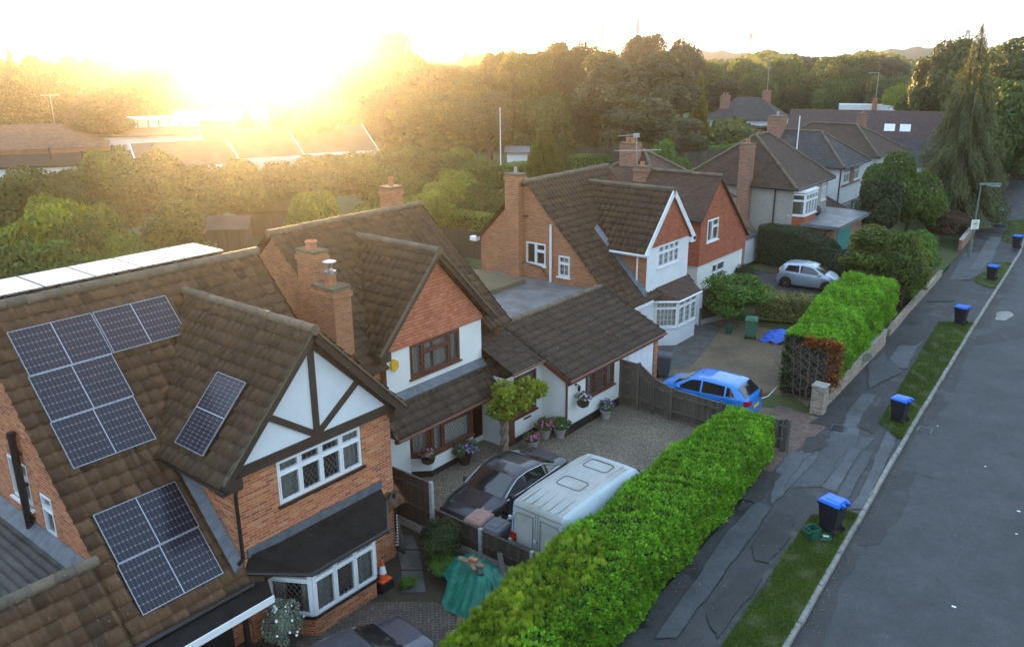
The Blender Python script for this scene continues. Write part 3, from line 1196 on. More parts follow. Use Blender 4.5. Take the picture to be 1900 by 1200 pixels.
def chimney(name, parent, x0, x1, y0, y1, z0, z1, mat, pots=1, cap='pot', potr=0.13, poth=0.35):
    m = MB().box(x0, x1, y0, y1, z0, z1 - 0.3)
    m.box(x0 - .04, x1 + .04, y0 - .04, y1 + .04, z1 - 0.302, z1 - 0.16)
    m.box(x0 - .0, x1 + .0, y0 - .0, y1 + .0, z1 - 0.162, z1 - 0.06)
    o = m.build(name, mat, parent)
    h = MB()
    h.prism([(x0 - .02, y0 - .02, z1 - .062), (x1 + .02, y0 - .02, z1 - .062), (x1 + .02, y1 + .02, z1 - .062), (x0 - .02, y1 + .02, z1 - .062)], (0, 0, 0.09))
    h.build('mortar_cap', M['mossfelt'], o)
    for i in range(pots):
        cxp = x0 + (x1 - x0) * (i + 1) / (pots + 1)
        cyp = (y0 + y1) / 2
        p = MB()
        if cap == 'pot':
            p.lathe((cxp, cyp, z1), [(potr * 1.1, 0), (potr, 0.04), (potr * .92, poth * .75), (potr * 1.12, poth * .8), (potr * 1.12, poth * .92), (potr * .95, poth), (potr * .7, poth), (potr * .7, poth * .7)], 14)
            p.build('chimney_pot', M['terracotta'], o, smooth=True, auto=0.6)
        else:
            p.lathe((cxp, cyp, z1), [(potr * .8, 0), (potr * .8, poth)], 12)
            p.build('flue_pipe', M['alu'], o, smooth=True, auto=0.6)
    return o


def gutter(mb, a, b, r=0.06):
    a, b = Vector(a), Vector(b)
    mb.tube([a, b], r, 8)
# ================================================================ house 1: brick house with solar panels
def rz1(x):            # main front slope of house 1
    return 7.78 - 1.05 * (x + 20.75)


H1 = thing('brick_house', (-15.2, 11.3, 0), 'orange brick house with half timbered gable and leaded white windows, solar panels on its roof', 'house')
F1 = FX(-15.2)
FS = FY(6.5)
s45 = Vector((-1, 0, 1.05)).normalized()
Lm = (Vector((-20.75, 0, 7.78)) - Vector((-14.95, 0, rz1(-14.95)))).length
m = MB()
# front gable wing wall: window hole, open below for the bay
wing_w = (9.0, 13.66)
wall(m, F1, [(9.0, 0), (13.66, 0), (13.66, 4.62), (11.28, 6.98), (9.0, 4.62)], [(10.1, 12.66, 3.2, 4.33), (9.7, 12.6, 0.55, 1.95)])
m.face([(-19.6, 8.99, 0), (-15.2, 8.99, 0), (-15.2, 8.99, 4.6), (-19.6, 8.99, 4.6)])           # wing south side
m.face([(-15.2, 13.66, 0), (-26.4, 13.66, 0), (-26.4, 13.66, 2), (-20.75, 13.66, 7.6), (-17.7, 13.66, 4.56), (-15.2, 13.66, 4.56)])
wall(m, FS, [(-26.3, 0), (-15.5, 0), (-15.5, 2.1), (-20.75, 7.62), (-26.3, 1.9)], [(-21.0, -19.85, 3.08, 4.22), (-19.4, -18.76, 2.62, 3.72)])
m.face([(-15.45, 6.5, 0), (-15.45, 8.99, 0), (-15.45, 8.99, 2.0), (-15.45, 6.5, 2.0)])
m.face([(-26.3, 13.66, 0), (-26.3, 6.5, 0), (-26.3, 6.5, 2.0), (-26.3, 13.66, 2.0)])
m.build('wall', M['brick1'], H1)
# roofs
tile_roof('main_roof', H1, (-14.95, 6.22, rz1(-14.95)), (0, 1, 0), s45, 7.62, Lm, M['tile1'], 0.30, 0.335, 0.07, 0.06, seed=11)
tile_roof('lower_roof', H1, (-14.95, 1.0, rz1(-14.95)), (0, 1, 0), s45, 5.25, (Vector((-16.35, 0, rz1(-16.35))) - Vector((-14.95, 0, rz1(-14.95)))).length, M['tile1'], 0.30, 0.335, 0.07, 0.06, seed=12)
tile_roof('rear_roof', H1, (-26.5, 6.22, rz1(-14.95)), (0, 1, 0), Vector((1, 0, 1.05)), 7.62, Lm, M['tile1'], 0.30, 0.335, 0.07, 0.06, seed=13)
ridge_tiles('ridge_tile', H1, (-20.75, 6.2, 7.84), (-20.75, 13.9, 7.84), 0.14)
gs = Vector((0, 1, 1.05)).normalized()
tile_roof('gable_roof', H1, (-14.85, 8.5, 4.42), (-1, 0, 0), gs, 5.5, 3.9, M['tile2'], 0.24, 0.33, 0.05, seed=14, kind='roll')
tile_roof('gable_roof', H1, (-14.85, 14.0, 4.42), (-1, 0, 0), Vector((0, -1, 1.05)), 5.5, 3.86, M['tile2'], 0.24, 0.33, 0.05, seed=15, kind='roll')
ridge_tiles('ridge_tile', H1, (-14.83, 11.25, 7.32), (-20.35, 11.25, 7.32), 0.12, seed=5)
# bargeboards, half-timbering
t = MB()
for (ya, za, yb, zb) in ((8.55, 4.38, 11.25, 7.2), (13.95, 4.38, 11.25, 7.2)):
    t.beam((-14.92, ya, za), (-14.92, yb, zb), 0.05, 0.24, (0, 0, 1))
t.box(-15.2, -14.9, 8.5, 9.02, 4.22, 4.5)
t.box(-15.2, -14.9, 13.6, 14.02, 4.22, 4.5)
t.pieces('bargeboard', M['timber'], H1)
t = MB()
t.beam((-14.87, 8.52, 4.5), (-14.87, 11.25, 7.33), 0.06, 0.05)
t.beam((-14.87, 13.98, 4.5), (-14.87, 11.25, 7.33), 0.06, 0.05)
t.pieces('verge_mortar', M['mossfelt'], H1)
g = MB()
g.prism([(-15.2, 9.06, 4.6), (-15.2, 13.6, 4.6), (-15.2, 11.28, 6.95)], (0.035, 0, 0))
g.build('gable_render', M['white2'], H1)
t = MB()
t.box(-15.2, -15.12, 8.95, 13.72, 4.36, 4.61)
t.beam((-15.145, 11.28, 4.61), (-15.145, 11.28, 6.9), 0.17, 0.05, (1, 0, 0))
t.beam((-15.148, 11.2, 4.66), (-15.148, 9.95, 5.55), 0.16, 0.048, (1, 0, 0))
t.beam((-15.148, 11.36, 4.66), (-15.148, 12.62, 5.55), 0.16, 0.048, (1, 0, 0))
t.beam((-15.15, 9.05, 4.6), (-15.15, 11.28, 6.92), 0.13, 0.044, (1, 0, 0))
t.beam((-15.15, 13.6, 4.6), (-15.15, 11.28, 6.92), 0.13, 0.044, (1, 0, 0))
t.build('timber_framing', M['timber'], H1)
window(H1, F1, 10.1, 12.66, 3.2, 4.33, (1, 1, 1, 1), 0.27, lead='diamond', sillm='black', curtain=0.5)
# bay window
by = MB()
Bp = [(-15.2, 9.55), (-14.25, 10.1), (-14.25, 12.05), (-15.2, 12.75)]
for (a, b) in zip(Bp[:-1], Bp[1:]):
    by.face([(*a, 0), (*b, 0), (*b, 0.5), (*a, 0.5)])
by.build('bay_base', M['brick1'], H1)
for i, (a, b) in enumerate(zip(Bp[:-1], Bp[1:])):
    u = Vector((b[0] - a[0], b[1] - a[1], 0))
    L = u.length
    fc = Face((a[0], a[1], 0), u, (u.y, -u.x, 0))
    window(H1, fc, 0.01, L - 0.01, 0.56, 1.86, (1, 1, 1) if i == 1 else (1,), 0.24, lead='diamond', rec=0.0, sillm='black', curtain=0.6, name='bay_window')
rf = MB()
T0, T1 = (-15.2, 9.15, 2.32), (-15.2, 13.2, 2.32)
E0, E1, E2, E3 = (-15.2, 8.98, 1.95), (-14.0, 9.95, 1.9), (-14.0, 12.3, 1.9), (-15.0, 13.2, 1.95)
rf.prism([T0, E0, E1, E2, E3, T1][::-1] if False else [E0, E1, E2, E3, T1, T0], (0, 0, 0.05))
rf.build('bay_roof', M['felt'], H1)
gt = MB()
gt.tube([E0, E1, E2, E3], 0.055, 8)
gt.tube([(-14.95, 13.22, 1.93), (-15.1, 13.5, 2.05), (-15.1, 13.58, 2.02), (-15.1, 13.6, 0.25), (-15.0, 13.75, 0.12)], 0.04, 8)
gt.pieces('bay_gutter', M['black'], H1)
st = MB()
for i in range(11):
    z = 1.35 - i * 0.09
    st.lathe((-15.1, 13.597, z - .045), [(0.0415, 0), (0.0415, 0.045)], 8)
st.build('white_pipe_band', M['pvc'], H1)
ld = MB()
ld.box(-15.2, -15.16, 9.1, 13.25, 2.3, 2.52)
ld.build('bay_flashing', M['lead'], H1)
# flat canopy over the door, with white edge
cn = MB()
cn.prism([(-15.5, 1.0, 1.66), (-14.2, 1.0, 1.66), (-14.2, 9.0, 1.66), (-15.2, 9.5, 1.66), (-15.5, 9.4, 1.66)], (0, 0, 0.10))
cn.build('canopy', M['felt'], H1)
cn = MB()
cn.box(-14.2, -14.165, 1.0, 9.02, 1.62, 1.79)
cn.build('canopy_fascia', M['pvc'], H1)
dr = MB()
dr.box(-15.44, -15.38, 7.5, 8.6, 0.0, 1.62)
dr.build('front_door', M['dark'], H1)
dp = MB()
dp.box(-14.4, -14.3, 8.3, 8.4, 0, 1.66)
dp.build('canopy_post', M['black'], H1)
# side windows, pipes
window(H1, FS, -21.0, -19.85, 3.08, 4.22, (1, 1), 0.4, topcols=(1,), curtain=0.4)
window(H1, FS, -19.4, -18.76, 2.62, 3.72, (1,), 0.3, curtain=1)
p = MB()
p.tube([(-20.0, 6.38, 2.2), (-20.0, 6.38, 5.06)], 0.085, 10)
p.lathe((-20.0, 6.38, 4.95), [(0.1, 0), (0.1, 0.12), (0.08, 0.13)], 10)
for z in (2.8, 3.7, 4.5):
    p.box(-20.12, -19.88, 6.36, 6.5, z, z + .04)
p.build('soil_pipe', M['black'], H1)
p = MB()
p.tube([(-14.98, 8.86, 4.3), (-15.05, 8.92, 4.15), (-15.12, 8.93, 4.0), (-15.12, 8.93, 2.4), (-15.2, 8.85, 2.25)], 0.045, 8)
p.tube([(-14.8, 8.52, 4.33), (-17.6, 8.52, 4.33)], 0.06, 8)
p.tube([(-14.85, 1.0, 1.83), (-14.85, 8.95, 1.83)], 0.06, 8)
p.pieces('downpipe', M['black'], H1)
fl = MB()
for i in range(9):
    x = -17.4 + i * 0.24
    fl.hexa([(x, 8.75, rz1(x) + .05), (x + .25, 8.75, rz1(x + .25) + .05), (x + .25, 8.985, rz1(x + .25) + .05), (x, 8.985, rz1(x) + .05),
             (x, 8.75, rz1(x) + .1), (x + .25, 8.75, rz1(x + .25) + .1), (x + .25, 8.975, rz1(x + .25) + .32), (x, 8.975, rz1(x) + .32)])
fl.build('wing_flashing', M['lead'], H1)
# corrugated garage roof beside the south gable
gr = MB()
nx, ny = 2, 120
V, F = [], []
for i in range(ny + 1):
    y = 6.46 - i * 0.05
    for x in (-23.0, -16.3):
        V.append((x, y, 2.44 - (6.46 - y) * 0.05 + 0.035 * math.cos(i * 2 * math.pi / 4)))
for i in range(ny):
    F.append((2 * i, 2 * i + 2, 2 * i + 3, 2 * i + 1))
gr.mesh(V, F)
gr.build('garage_roof', M['corrug'], H1, smooth=True)
gw = MB()
gw.box(-23, -16.3, 0.5, 6.49, 0, 2.1)
gw.build('garage_wall', M['brick1'], H1)
ld = MB()
ld.hexa([(-22.9, 6.2, 2.46), (-16.9, 6.2, 2.46), (-16.9, 6.49, 2.46), (-22.9, 6.49, 2.46), (-22.9, 6.2, 2.5), (-16.9, 6.2, 2.5), (-16.9, 6.485, 2.72), (-22.9, 6.485, 2.72)])
ld.build('garage_flashing', M['lead'], H1)
ridge_tiles('ridge_tile', H1, (-16.35, 1.0, rz1(-16.35) + .05), (-16.35, 6.3, rz1(-16.35) + .05), 0.13, seed=8)
# rear dormer carrying panels
dm = MB()
dm.box(-22.3, -20.95, 6.75, 12.85, 6.0, 7.9)
dm.box(-20.95, -20.88, 6.75, 12.85, 7.5, 7.99)
dm.build('rear_dormer', M['felt'], H1)

# solar panels: things lying on the roof
def solar(O, U, V, w, h, label, front=True, group='solar panels on the brick house'):
    """O corner, U long side, V short side"""
    O, U, V = Vector(O), Vector(U).normalized(), Vector(V).normalized()
    N = U.cross(V)
    c = O + U * w / 2 + V * h / 2
    t = thing('solar_panel', c, label, 'solar panel', group)
    f = MB()
    e, d = 0.012, 0.035

    def q(a0, a1, b0, b1, z0, z1):
        P = [O + U * a + V * b + N * z for z in (z0, z1) for (a, b) in ((a0, b0), (a1, b0), (a1, b1), (a0, b1))]
        f.hexa(P)
    q(0, w, 0, e, 0, d)
    q(0, w, h - e, h, 0, d)
    q(0, e, e, h - e, 0, d)
    q(w - e, w, e, h - e, 0, d)
    f.build('frame', M['alum'], t)
    g = MB()
    g.face([O + U * a + V * b + N * (d - .006) for a, b in ((e, e), (w - e, e), (w - e, h - e), (e, h - e))])
    go = g.build('glass', M['panel'] if front else M['whiteglare'], t)  # rear row: reflected sky painted as white glass
    uvl = go.data.uv_layers.new(name='cell')
    for i, c2 in enumerate(((0, 0), (1, 0), (1, 1), (0, 1))):
        uvl.data[i].uv = c2
    k = MB()
    for a in (0.25, 0.75):
        for (b0, b1) in ((-0.05, 0.0), (h, h + 0.05)):
            P = [O + U * (w * a + s) + V * b + N * z for z in (-0.05, 0.03) for (s, b) in ((-.03, b0), (.03, b0), (.03, b1), (-.03, b1))]
            k.hexa(P)
    P = [O + U * a + V * b + N * z for z in (-0.06, -0.005) for (a, b) in ((.1, .1), (w - .1, .1), (w - .1, h - .1), (.1, h - .1))]
    k.hexa(P)
    k.build('mounting', M['black'], t)
    return t


def on1(x, lift=0.10):
    n = Vector((1.05, 0, 1)).normalized()
    return Vector((x, 0, rz1(x))) + n * lift


rows = ['upper left dark solar panel of the tall array, just below the ridge', 'middle dark solar panel of the tall left hand column on the brick house roof', 'lowest dark solar panel of the tall left hand column, above the roof cables']
dn = -s45
top = on1(-20.27)
for i in range(3):
    o = top + dn * (1.20 * (i + 1)) + Vector((0, 6.78 - 0.035 * i, 0))
    solar(o, (0, 1, 0), s45, 1.9, 1.185, rows[i])
solar(top + dn * 1.20 + Vector((0, 8.72, 0)), (0, 1, 0), s45, 1.9, 1.185, 'dark solar panel at the right end of the top row, nearest the gable roof')
low = on1(-17.02)
for i, lb in enumerate(('upper of the two dark solar panels low on the roof beside the brick corner', 'lowest dark solar panel, just above the roof eave and door canopy')):
    solar(low + dn * (1.21 * (i + 1)) + Vector((0, 6.62 - 0.03 * i, 0)), (0, 1, 0), s45, 1.9, 1.195, lb)
gn = Vector((0, -1.05, 1)).normalized()
pg = Vector((-15.86, 8.80, 4.42 + 0.30 * 1.05)) + gn * 0.13
solar(pg, gs, (-1, 0, 0), 1.86, 1.13, 'single upright solar panel on the slope of the half timbered gable roof')
names = ['far left', 'second from left', 'middle', 'second from right', 'right hand']
for i in range(5):
    y = 6.82 + 1.22 * i
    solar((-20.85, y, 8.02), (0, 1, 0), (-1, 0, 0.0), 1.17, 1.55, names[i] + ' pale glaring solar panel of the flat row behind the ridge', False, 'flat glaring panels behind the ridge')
# roof cables
c = MB()
P0 = Vector((-18.1, 8.2, rz1(-18.1) + .12))
c.tube([P0 + Vector((0.0, 0, 0)), P0 + Vector((0.5, -.1, -.5)), P0 + Vector((0.9, .1, -.93)), P0 + Vector((0.75, .45, -.75)), P0 + Vector((.2, .55, -.2)), P0 + Vector((-.05, .8, .1))], 0.012, 6)
c.tube([P0 + Vector((0, -.15, 0)), P0 + Vector((0.6, -.3, -.6)), P0 + Vector((1.0, -.1, -1.03))], 0.012, 6)
tag(c.build('roof_cable', M['black']), 'thin black cables looping over the roof tiles between the solar panels', 'cable')

# ================================================================ house 2: white rendered house with leaded windows
H2 = thing('rendered_house', (-18.1, 18.5, 0), 'white rendered house with orange tile hung gable, brown leaded windows and a long low wing', 'house')
z2r, x2r, s2 = 7.9, -22.2, 0.87


def rz2(x):
    return z2r - s2 * (x - x2r)


m = MB()
F2 = FX(-18.1)
wall(m, F2, [(16.25, 0), (20.72, 0), (20.72, 4.62), (18.5, 6.95), (16.25, 4.62)], [(17.26, 19.6, 3.42, 4.55)])
m.face([(-20.5, 20.72, 4.6), (-20.5, 20.72, 0), (-18.1, 20.72, 0), (-18.1, 20.72, 4.6)][::-1])
m.build('render_wall', M['white'], H2)
m = MB()
m.face([(-22.0, 16.24, 0), (-18.1, 16.24, 0), (-18.1, 16.24, 4.62), (-22.0, 16.24, 4.62)])
wall(m, FY(15.45), [(-26.5, 0), (-18.2, 0), (-18.2, 4.3), (x2r, 7.75), (-26.5, 4.1)])
m.face([(-18.3, 21.9, 0), (-26.5, 21.9, 0), (-26.5, 21.9, 4.1), (x2r, 21.9, 7.75), (-18.3, 21.9, 4.3)])
m.face([(-26.5, 15.45, 0), (-26.5, 15.45, 4.1), (-26.5, 21.9, 4.1), (-26.5, 21.9, 0)])
m.face([(-18.3, 15.45, 0), (-18.3, 16.25, 0), (-18.3, 16.25, 4.3), (-18.3, 15.45, 4.3)])
m.build('brick_wall', M['brick2'], H2)
g = MB()
g.prism([(-18.1, 16.22, 4.56), (-18.1, 20.75, 4.58), (-18.1, 20.75, 4.72), (-18.1, 18.48, 7.1), (-18.1, 16.22, 4.72)], (0.05, 0, 0))
g.build('hung_tile_gable', M['hung1'], H2)
sl = Vector((-1, 0, s2)).normalized()
L2 = (Vector((x2r, 0, z2r)) - Vector((-17.9, 0, rz2(-17.9)))).length
tile_roof('main_roof', H2, (-17.9, 15.3, rz2(-17.9)), (0, 1, 0), sl, 0.85, L2, M['tile2'], 0.28, 0.33, 0.05, seed=21)
tile_roof('main_roof', H2, (-17.9, 20.86, rz2(-17.9)), (0, 1, 0), sl, 1.25, L2, M['tile2'], 0.28, 0.33, 0.05, seed=28)
tile_roof('main_roof', H2, (-18.75, 16.15, rz2(-18.75)), (0, 1, 0), sl, 4.71, (Vector((x2r, 0, z2r)) - Vector((-18.75, 0, rz2(-18.75)))).length, M['tile2'], 0.28, 0.33, 0.05, seed=29)
tile_roof('main_roof', H2, (-26.6, 15.3, rz2(-17.8)), (0, 1, 0), Vector((1, 0, s2)), 6.8, L2 + .1, M['tile2'], 0.28, 0.33, 0.05, seed=22)
ridge_tiles('ridge_tile', H2, (x2r, 15.3, z2r + .04), (x2r, 22.12, z2r + .04), 0.12, seed=9)
sg = 1.06
tile_roof('gable_roof', H2, (-17.78, 15.85, 4.6), (-1, 0, 0), Vector((0, 1, sg)), 4.4, 3.85, M['tile2'], 0.28, 0.33, 0.05, seed=23)
tile_roof('gable_roof', H2, (-17.78, 21.1, 4.6), (-1, 0, 0), Vector((0, -1, sg)), 4.4, 3.8, M['tile2'], 0.28, 0.33, 0.05, seed=24)
ridge_tiles('ridge_tile', H2, (-17.78, 18.48, 7.42), (-22.0, 18.48, 7.42), 0.12, seed=10)
t = MB()
t.beam((-17.84, 15.8, 4.55), (-17.84, 18.48, 7.33), 0.05, 0.2)
t.beam((-17.84, 21.15, 4.55), (-17.84, 18.48, 7.33), 0.05, 0.2)
t.box(-18.1, -17.82, 15.8, 16.24, 4.4, 4.68)
t.pieces('bargeboard', M['timber'], H2)
t = MB()
t.beam((-17.80, 15.78, 4.66), (-17.80, 18.48, 7.45), 0.07, 0.05)
t.beam((-17.80, 21.17, 4.66), (-17.80, 18.48, 7.45), 0.07, 0.05)
t.pieces('verge_mortar', M['mossfelt'], H2)
window(H2, F2, 17.26, 19.6, 3.42, 4.55, (0.8, 1.9, 0.75), 0.28, 'brownframe', lead='diamond', curtain=0.9, topcols=(1,), fw=0.07, rec=0.02)
al = MB()
al.prism([(-18.1, 16.55 + .17 * math.cos(a), 4.12 + .2 * math.sin(a)) for a in [math.pi / 6 + i * math.pi / 3 for i in range(6)]], (0.09, 0, 0))
al.build('alarm_box', plain('yellow_alarm_plastic', (0.75, 0.42, 0.03), 0.4), H2)
# lean-to roof and ground floor bay
le, lt = (-17.2, 2.12), (-18.1, 3.02)
ls = Vector((lt[0] - le[0], 0, lt[1] - le[1]))
hx = Vector((0, 1, 0))
tile_roof('lean_to_roof', H2, (le[0], 15.7, le[1]), (0, 1, 0), ls, 5.9, ls.length, M['tile3'], 0.28, 0.30, 0.05, seed=25, clips=[((-17.2, 16.9, 0), (1.0, -1.0, 0)), ] if False else [])
hp = MB()
hp.face([(le[0], 15.72, le[1]), (lt[0], 15.72, lt[1]), (lt[0], 15.72, le[1])])
hp.face([(lt[0], 15.74, le[1]), (lt[0], 15.74, lt[1]), (le[0], 15.74, le[1])])
hp.build('lean_to_end', M['timber'], H2)
fl = MB().hexa([(-18.1, 16.2, 2.98), (-17.88, 16.2, 2.9), (-17.88, 20.75, 2.9), (-18.1, 20.75, 2.98), (-18.095, 16.2, 3.16), (-17.87, 16.2, 2.94), (-17.87, 20.75, 2.94), (-18.095, 20.75, 3.16)])
fl.build('lean_to_flashing', M['lead'], H2)
bb = MB()
B2 = [(-18.1, 17.05), (-17.6, 17.55), (-17.6, 19.62), (-18.1, 19.75)]
lower, pl = MB(), MB()
for (a, b) in zip(B2[:-1], B2[1:]):
    lower.face([(*a, 0.22), (*b, 0.22), (*b, 0.72), (*a, 0.72)])
    pl.face([(*a, 0), (*b, 0), (*b, 0.22), (*a, 0.22)])
lower.box(-18.1, -18.0, 15.7, 17.0, 0, 2.15)
lower.face([(-18.1, 19.7, 0.2), (-18.1, 22.9, 0.2), (-18.1, 22.9, 2.6), (-18.1, 19.7, 2.6)])
lower.build('bay_base', M['white'], H2)
pl.build('plinth', M['dark'], H2)
for i, (a, b) in enumerate(zip(B2[:-1], B2[1:])):
    u = Vector((b[0] - a[0], b[1] - a[1], 0))
    fc = Face((a[0], a[1], 0), u, (u.y, -u.x, 0))
    window(H2, fc, 0.02, u.length - 0.02, 0.78, 2.05, (0.5, 1.5) if i == 1 else (1,), 0.22, 'brownframe', lead='diamond', rec=0.0, curtain=1.0, name='bay_window', topcols=(1,) if i == 1 else None, fw=0.075)
# low wing
ew, xw, zw = (-15.6, 2.3), -18.75, 3.72
ws = Vector((xw - ew[0], 0, zw - ew[1]))
tile_roof('wing_roof', H2, (ew[0], 22.55, ew[1]), (0, 1, 0), ws, 6.8, ws.length, M['tile3'], 0.28, 0.33, 0.05, seed=26)
e2 = Vector((ew[0], 20.4, ew[1])) + ws * 0.36
tile_roof('wing_roof', H2, (e2.x, 20.7, e2.z), (0, 1, 0), ws, 1.9, ws.length * 0.64, M['tile3'], 0.28, 0.33, 0.05, seed=27)
ridge_tiles('ridge_tile', H2, (xw, 22.0, zw + .03), (xw, 29.3, zw + .03), 0.11, seed=12)
m = MB()
FW = FX(-15.9)
wall(m, FW, [(22.78, 0.32), (29.0, 0.32), (29.0, 2.3), (22.78, 2.3)], [(24.0, 26.0, 1.05, 2.12)])
m.face([(-17.0, 22.78, 0.32), (-15.9, 22.78, 0.32), (-15.9, 22.78, 2.3), (-17.0, 22.78, 2.8)])
FD = FX(-17.0)
wall(m, FD, [(20.7, 0.1), (22.8, 0.1), (22.8, 2.6), (20.7, 2.6)], [(21.15, 22.45, 0.95, 2.5)])
m.face([(-18.1, 20.7, 0), (-17.0, 20.7, 0), (-17.0, 20.7, 2.6), (-18.1, 20.7, 2.6)])
m.build('wing_wall', M['white'], H2)
pl = MB()
pl.box(-15.92, -15.87, 22.76, 26.8, 0, 0.33)
pl.box(-17.0, -15.9, 22.75, 22.8, 0, 0.33)
pl.box(-17.0, -16.96, 20.7, 22.75, 0, 0.2)
pl.build('black_plinth', M['black'], H2)
window(H2, FW, 24.0, 26.0, 1.05, 2.12, (1, 1.2, 1), 0.3, 'brownframe', lead='diamond', curtain=0.5, topcols=(1,), fw=0.07, rec=0.02)
window(H2, FD, 21.15, 22.45, 0.95, 2.5, (1,), 0.45, 'brownframe', lead='diamond', curtain=0.8, fw=0.07, rec=0.02)
d = MB()
d.box(-17.0, -16.93, 20.72, 21.1, 0.05, 1.95)
d.build('front_door', M['brownframe'], H2)
d = MB()
d.box(-17.0, -16.97, 21.7, 22.1, 0.72, 0.78)
d.build('letterbox', M['black'], H2)
gt = MB()
gt.tube([(-17.12, 15.7, 2.08), (-17.12, 20.7, 2.08)], 0.055, 8)
gt.tube([(-15.52, 22.5, 2.27), (-15.52, 29.35, 2.27)], 0.055, 8)
gt.tube([(e2.x + .06, 20.7, e2.z), (e2.x + .06, 22.5, e2.z), (-15.84, 22.72, 2.2), (-15.84, 22.72, 0.1)], 0.045, 8)
gt.tube([(-18.25, 16.2, 4.5), (-18.25, 16.2, 3.0)], 0.04, 8)
gt.pieces('gutter', M['brownframe'], H2)
fs = MB()
fs.box(-15.68, -15.6, 22.5, 29.3, 2.1, 2.26)
fs.box(-17.3, -17.2, 15.7, 20.7, 1.98, 2.1)
fs.prism([(-15.6, 22.55, 2.12), (-16.73, 22.55, 2.65), (-16.73, 22.55, 2.83), (-15.6, 22.55, 2.34)], (0, -0.04, 0))
fs.pieces('fascia', M['brownframe'], H2)
gd = MB()
for k in range(2):
    y0 = 26.95 + k * 1.0
    gd.box(-15.9, -15.86, y0, y0 + 0.98, 0.02, 2.1)
    for i in range(2):
        for j in range(4):
            gd.box(-15.865, -15.845, y0 + .08 + i * .45, y0 + .45 + i * .45, 0.12 + j * .5, 0.5 + j * .5)
gd.build('garage_door', M['pvc'], H2)
gp = MB().box(-15.9, -15.82, 28.97, 29.25, 0, 2.2)
gp.box(-18.7, -15.9, 29.2, 29.25, 0, 2.3)
gp.build('brick_pier', M['brick1'], H2)
# flat roofs behind the wing
fr = MB().box(-25.4, -18.85, 21.9, 30.0, 0, 3.3)
fr.build('flat_roof', M['greyfelt'], H2)
fr = MB().box(-31.0, -22.6, 22.0, 29.0, 0, 3.5)
fr.build('mossy_flat_roof', M['mossfelt'], H2)
# wall lanterns
for (x, y, z) in ((-15.86, 23.35, 1.75), (-15.86, 26.5, 1.75)):
    l = MB()
    l.box(x - .04, x, y - .04, y + .04, z + .05, z + .12)
    l.beam((x - .02, y, z + .1), (x + .12, y, z + .1), .02, .02)
    l.lathe((x + .12, y, z - .15), [(0.02, 0), (0.05, 0.02), (0.065, 0.18), (0.07, 0.19), (0.01, 0.25)], 6)
    l.build('wall_lantern', M['black'], H2)
# chimneys on the south side
chimney('chimney', H2, -19.45, -18.5, 14.75, 15.4, 0, 6.85, M['brick2'], 0)
ch = MB()
ch.lathe((-18.95, 15.05, 6.8), [(0.17, 0), (0.17, 0.42)], 14)
ch.build('flue_liner', M['terracotta'], H2, smooth=True, auto=.6)
ch = MB()
ch.lathe((-18.95, 15.05, 7.22), [(0.19, 0), (0.19, 0.08), (0.16, 0.09), (0.1, 0.12)], 14)
for a in range(3):
    ch.tube([(-18.95 + .13 * math.cos(a * 2.1), 15.05 + .13 * math.sin(a * 2.1), 7.28), (-18.95 + .13 * math.cos(a * 2.1), 15.05 + .13 * math.sin(a * 2.1), 7.56)], 0.012, 5)
ch.lathe((-18.95, 15.05, 7.55), [(0.21, 0), (0.21, 0.03), (0.03, 0.08)], 14)
ch.build('steel_cowl', M['steel'], H2, smooth=True, auto=.5)
chimney('chimney', H2, -20.4, -19.55, 15.0, 15.5, 0, 7.75, M['brick2'], 1, potr=0.17, poth=0.28)
chimney('chimney', H2, -23.3, -22.7, 21.1, 21.7, 6.0, 8.6, M['brick2'], 1, potr=0.1, poth=0.35)

# ================================================================ house 3: brick gable house with catslide roof
H3 = thing('catslide_house', (-18.3, 32.5, 0), 'brick gable house with long catslide roof, white bargeboards and a pale blue rendered front', 'house')
xr3, zr3, s3 = -23.3, 7.72, 1.0


def rz3(x):
    return zr3 - s3 * (x - xr3)


Y3 = 30.0
m = MB()
F3S = FY(Y3)
wall(m, F3S, [(-26.1, 0), (-18.4, 0), (-18.4, rz3(-18.4) - .1), (xr3, 7.6), (-26.1, 4.85)], [(-23.35, -22.2, 3.95, 5.0), (-21.5, -20.85, 3.62, 4.6)])
wall(m, FX(-18.3), [(32.45, 0), (32.47, 0), (32.47, .1)], [])
m.face([(-21.5, 32.4, 0), (-18.3, 32.4, 0), (-18.3, 32.4, 4.75), (-21.5, 32.4, 4.75)])
m.face([(-18.3, 36.4, 0), (-26.1, 36.4, 0), (-26.1, 36.4, 4.8), (xr3, 36.4, 7.6), (-18.3, 36.4, 4.7)])
m.face([(-26.1, 30, 0), (-26.1, 30, 4.8), (-26.1, 36.4, 4.8), (-26.1, 36.4, 0)])
m.build('brick_wall', M['brick2'], H3)
m = MB()
F3 = FX(-18.3)
wall(m, F3, [(32.41, 0), (36.4, 0), (36.4, 4.75), (34.4, 7.0), (32.41, 4.75)], [(33.4, 35.4, 3.78, 4.82)])
m.face([(-18.3, 30.0, 0), (-18.3, 32.41, 0), (-18.3, 32.41, 2.6), (-18.3, 30.0, 2.6)])
m.build('front_wall', M['white2'], H3)
g = MB().prism([(-18.3, 32.4, 4.84), (-18.3, 36.42, 4.84), (-18.3, 34.42, 7.1)], (0.05, 0, 0))
g.build('hung_tile_gable', M['hung2'], H3)
s_3 = Vector((-1, 0, s3)).normalized()
L3 = (Vector((xr3, 0, zr3)) - Vector((-18.05, 0, rz3(-18.05)))).length
tile_roof('main_roof', H3, (-18.05, 29.8, rz3(-18.05)), (0, 1, 0), s_3, 6.8, L3, M['tile2'], 0.28, 0.33, 0.05, seed=31)
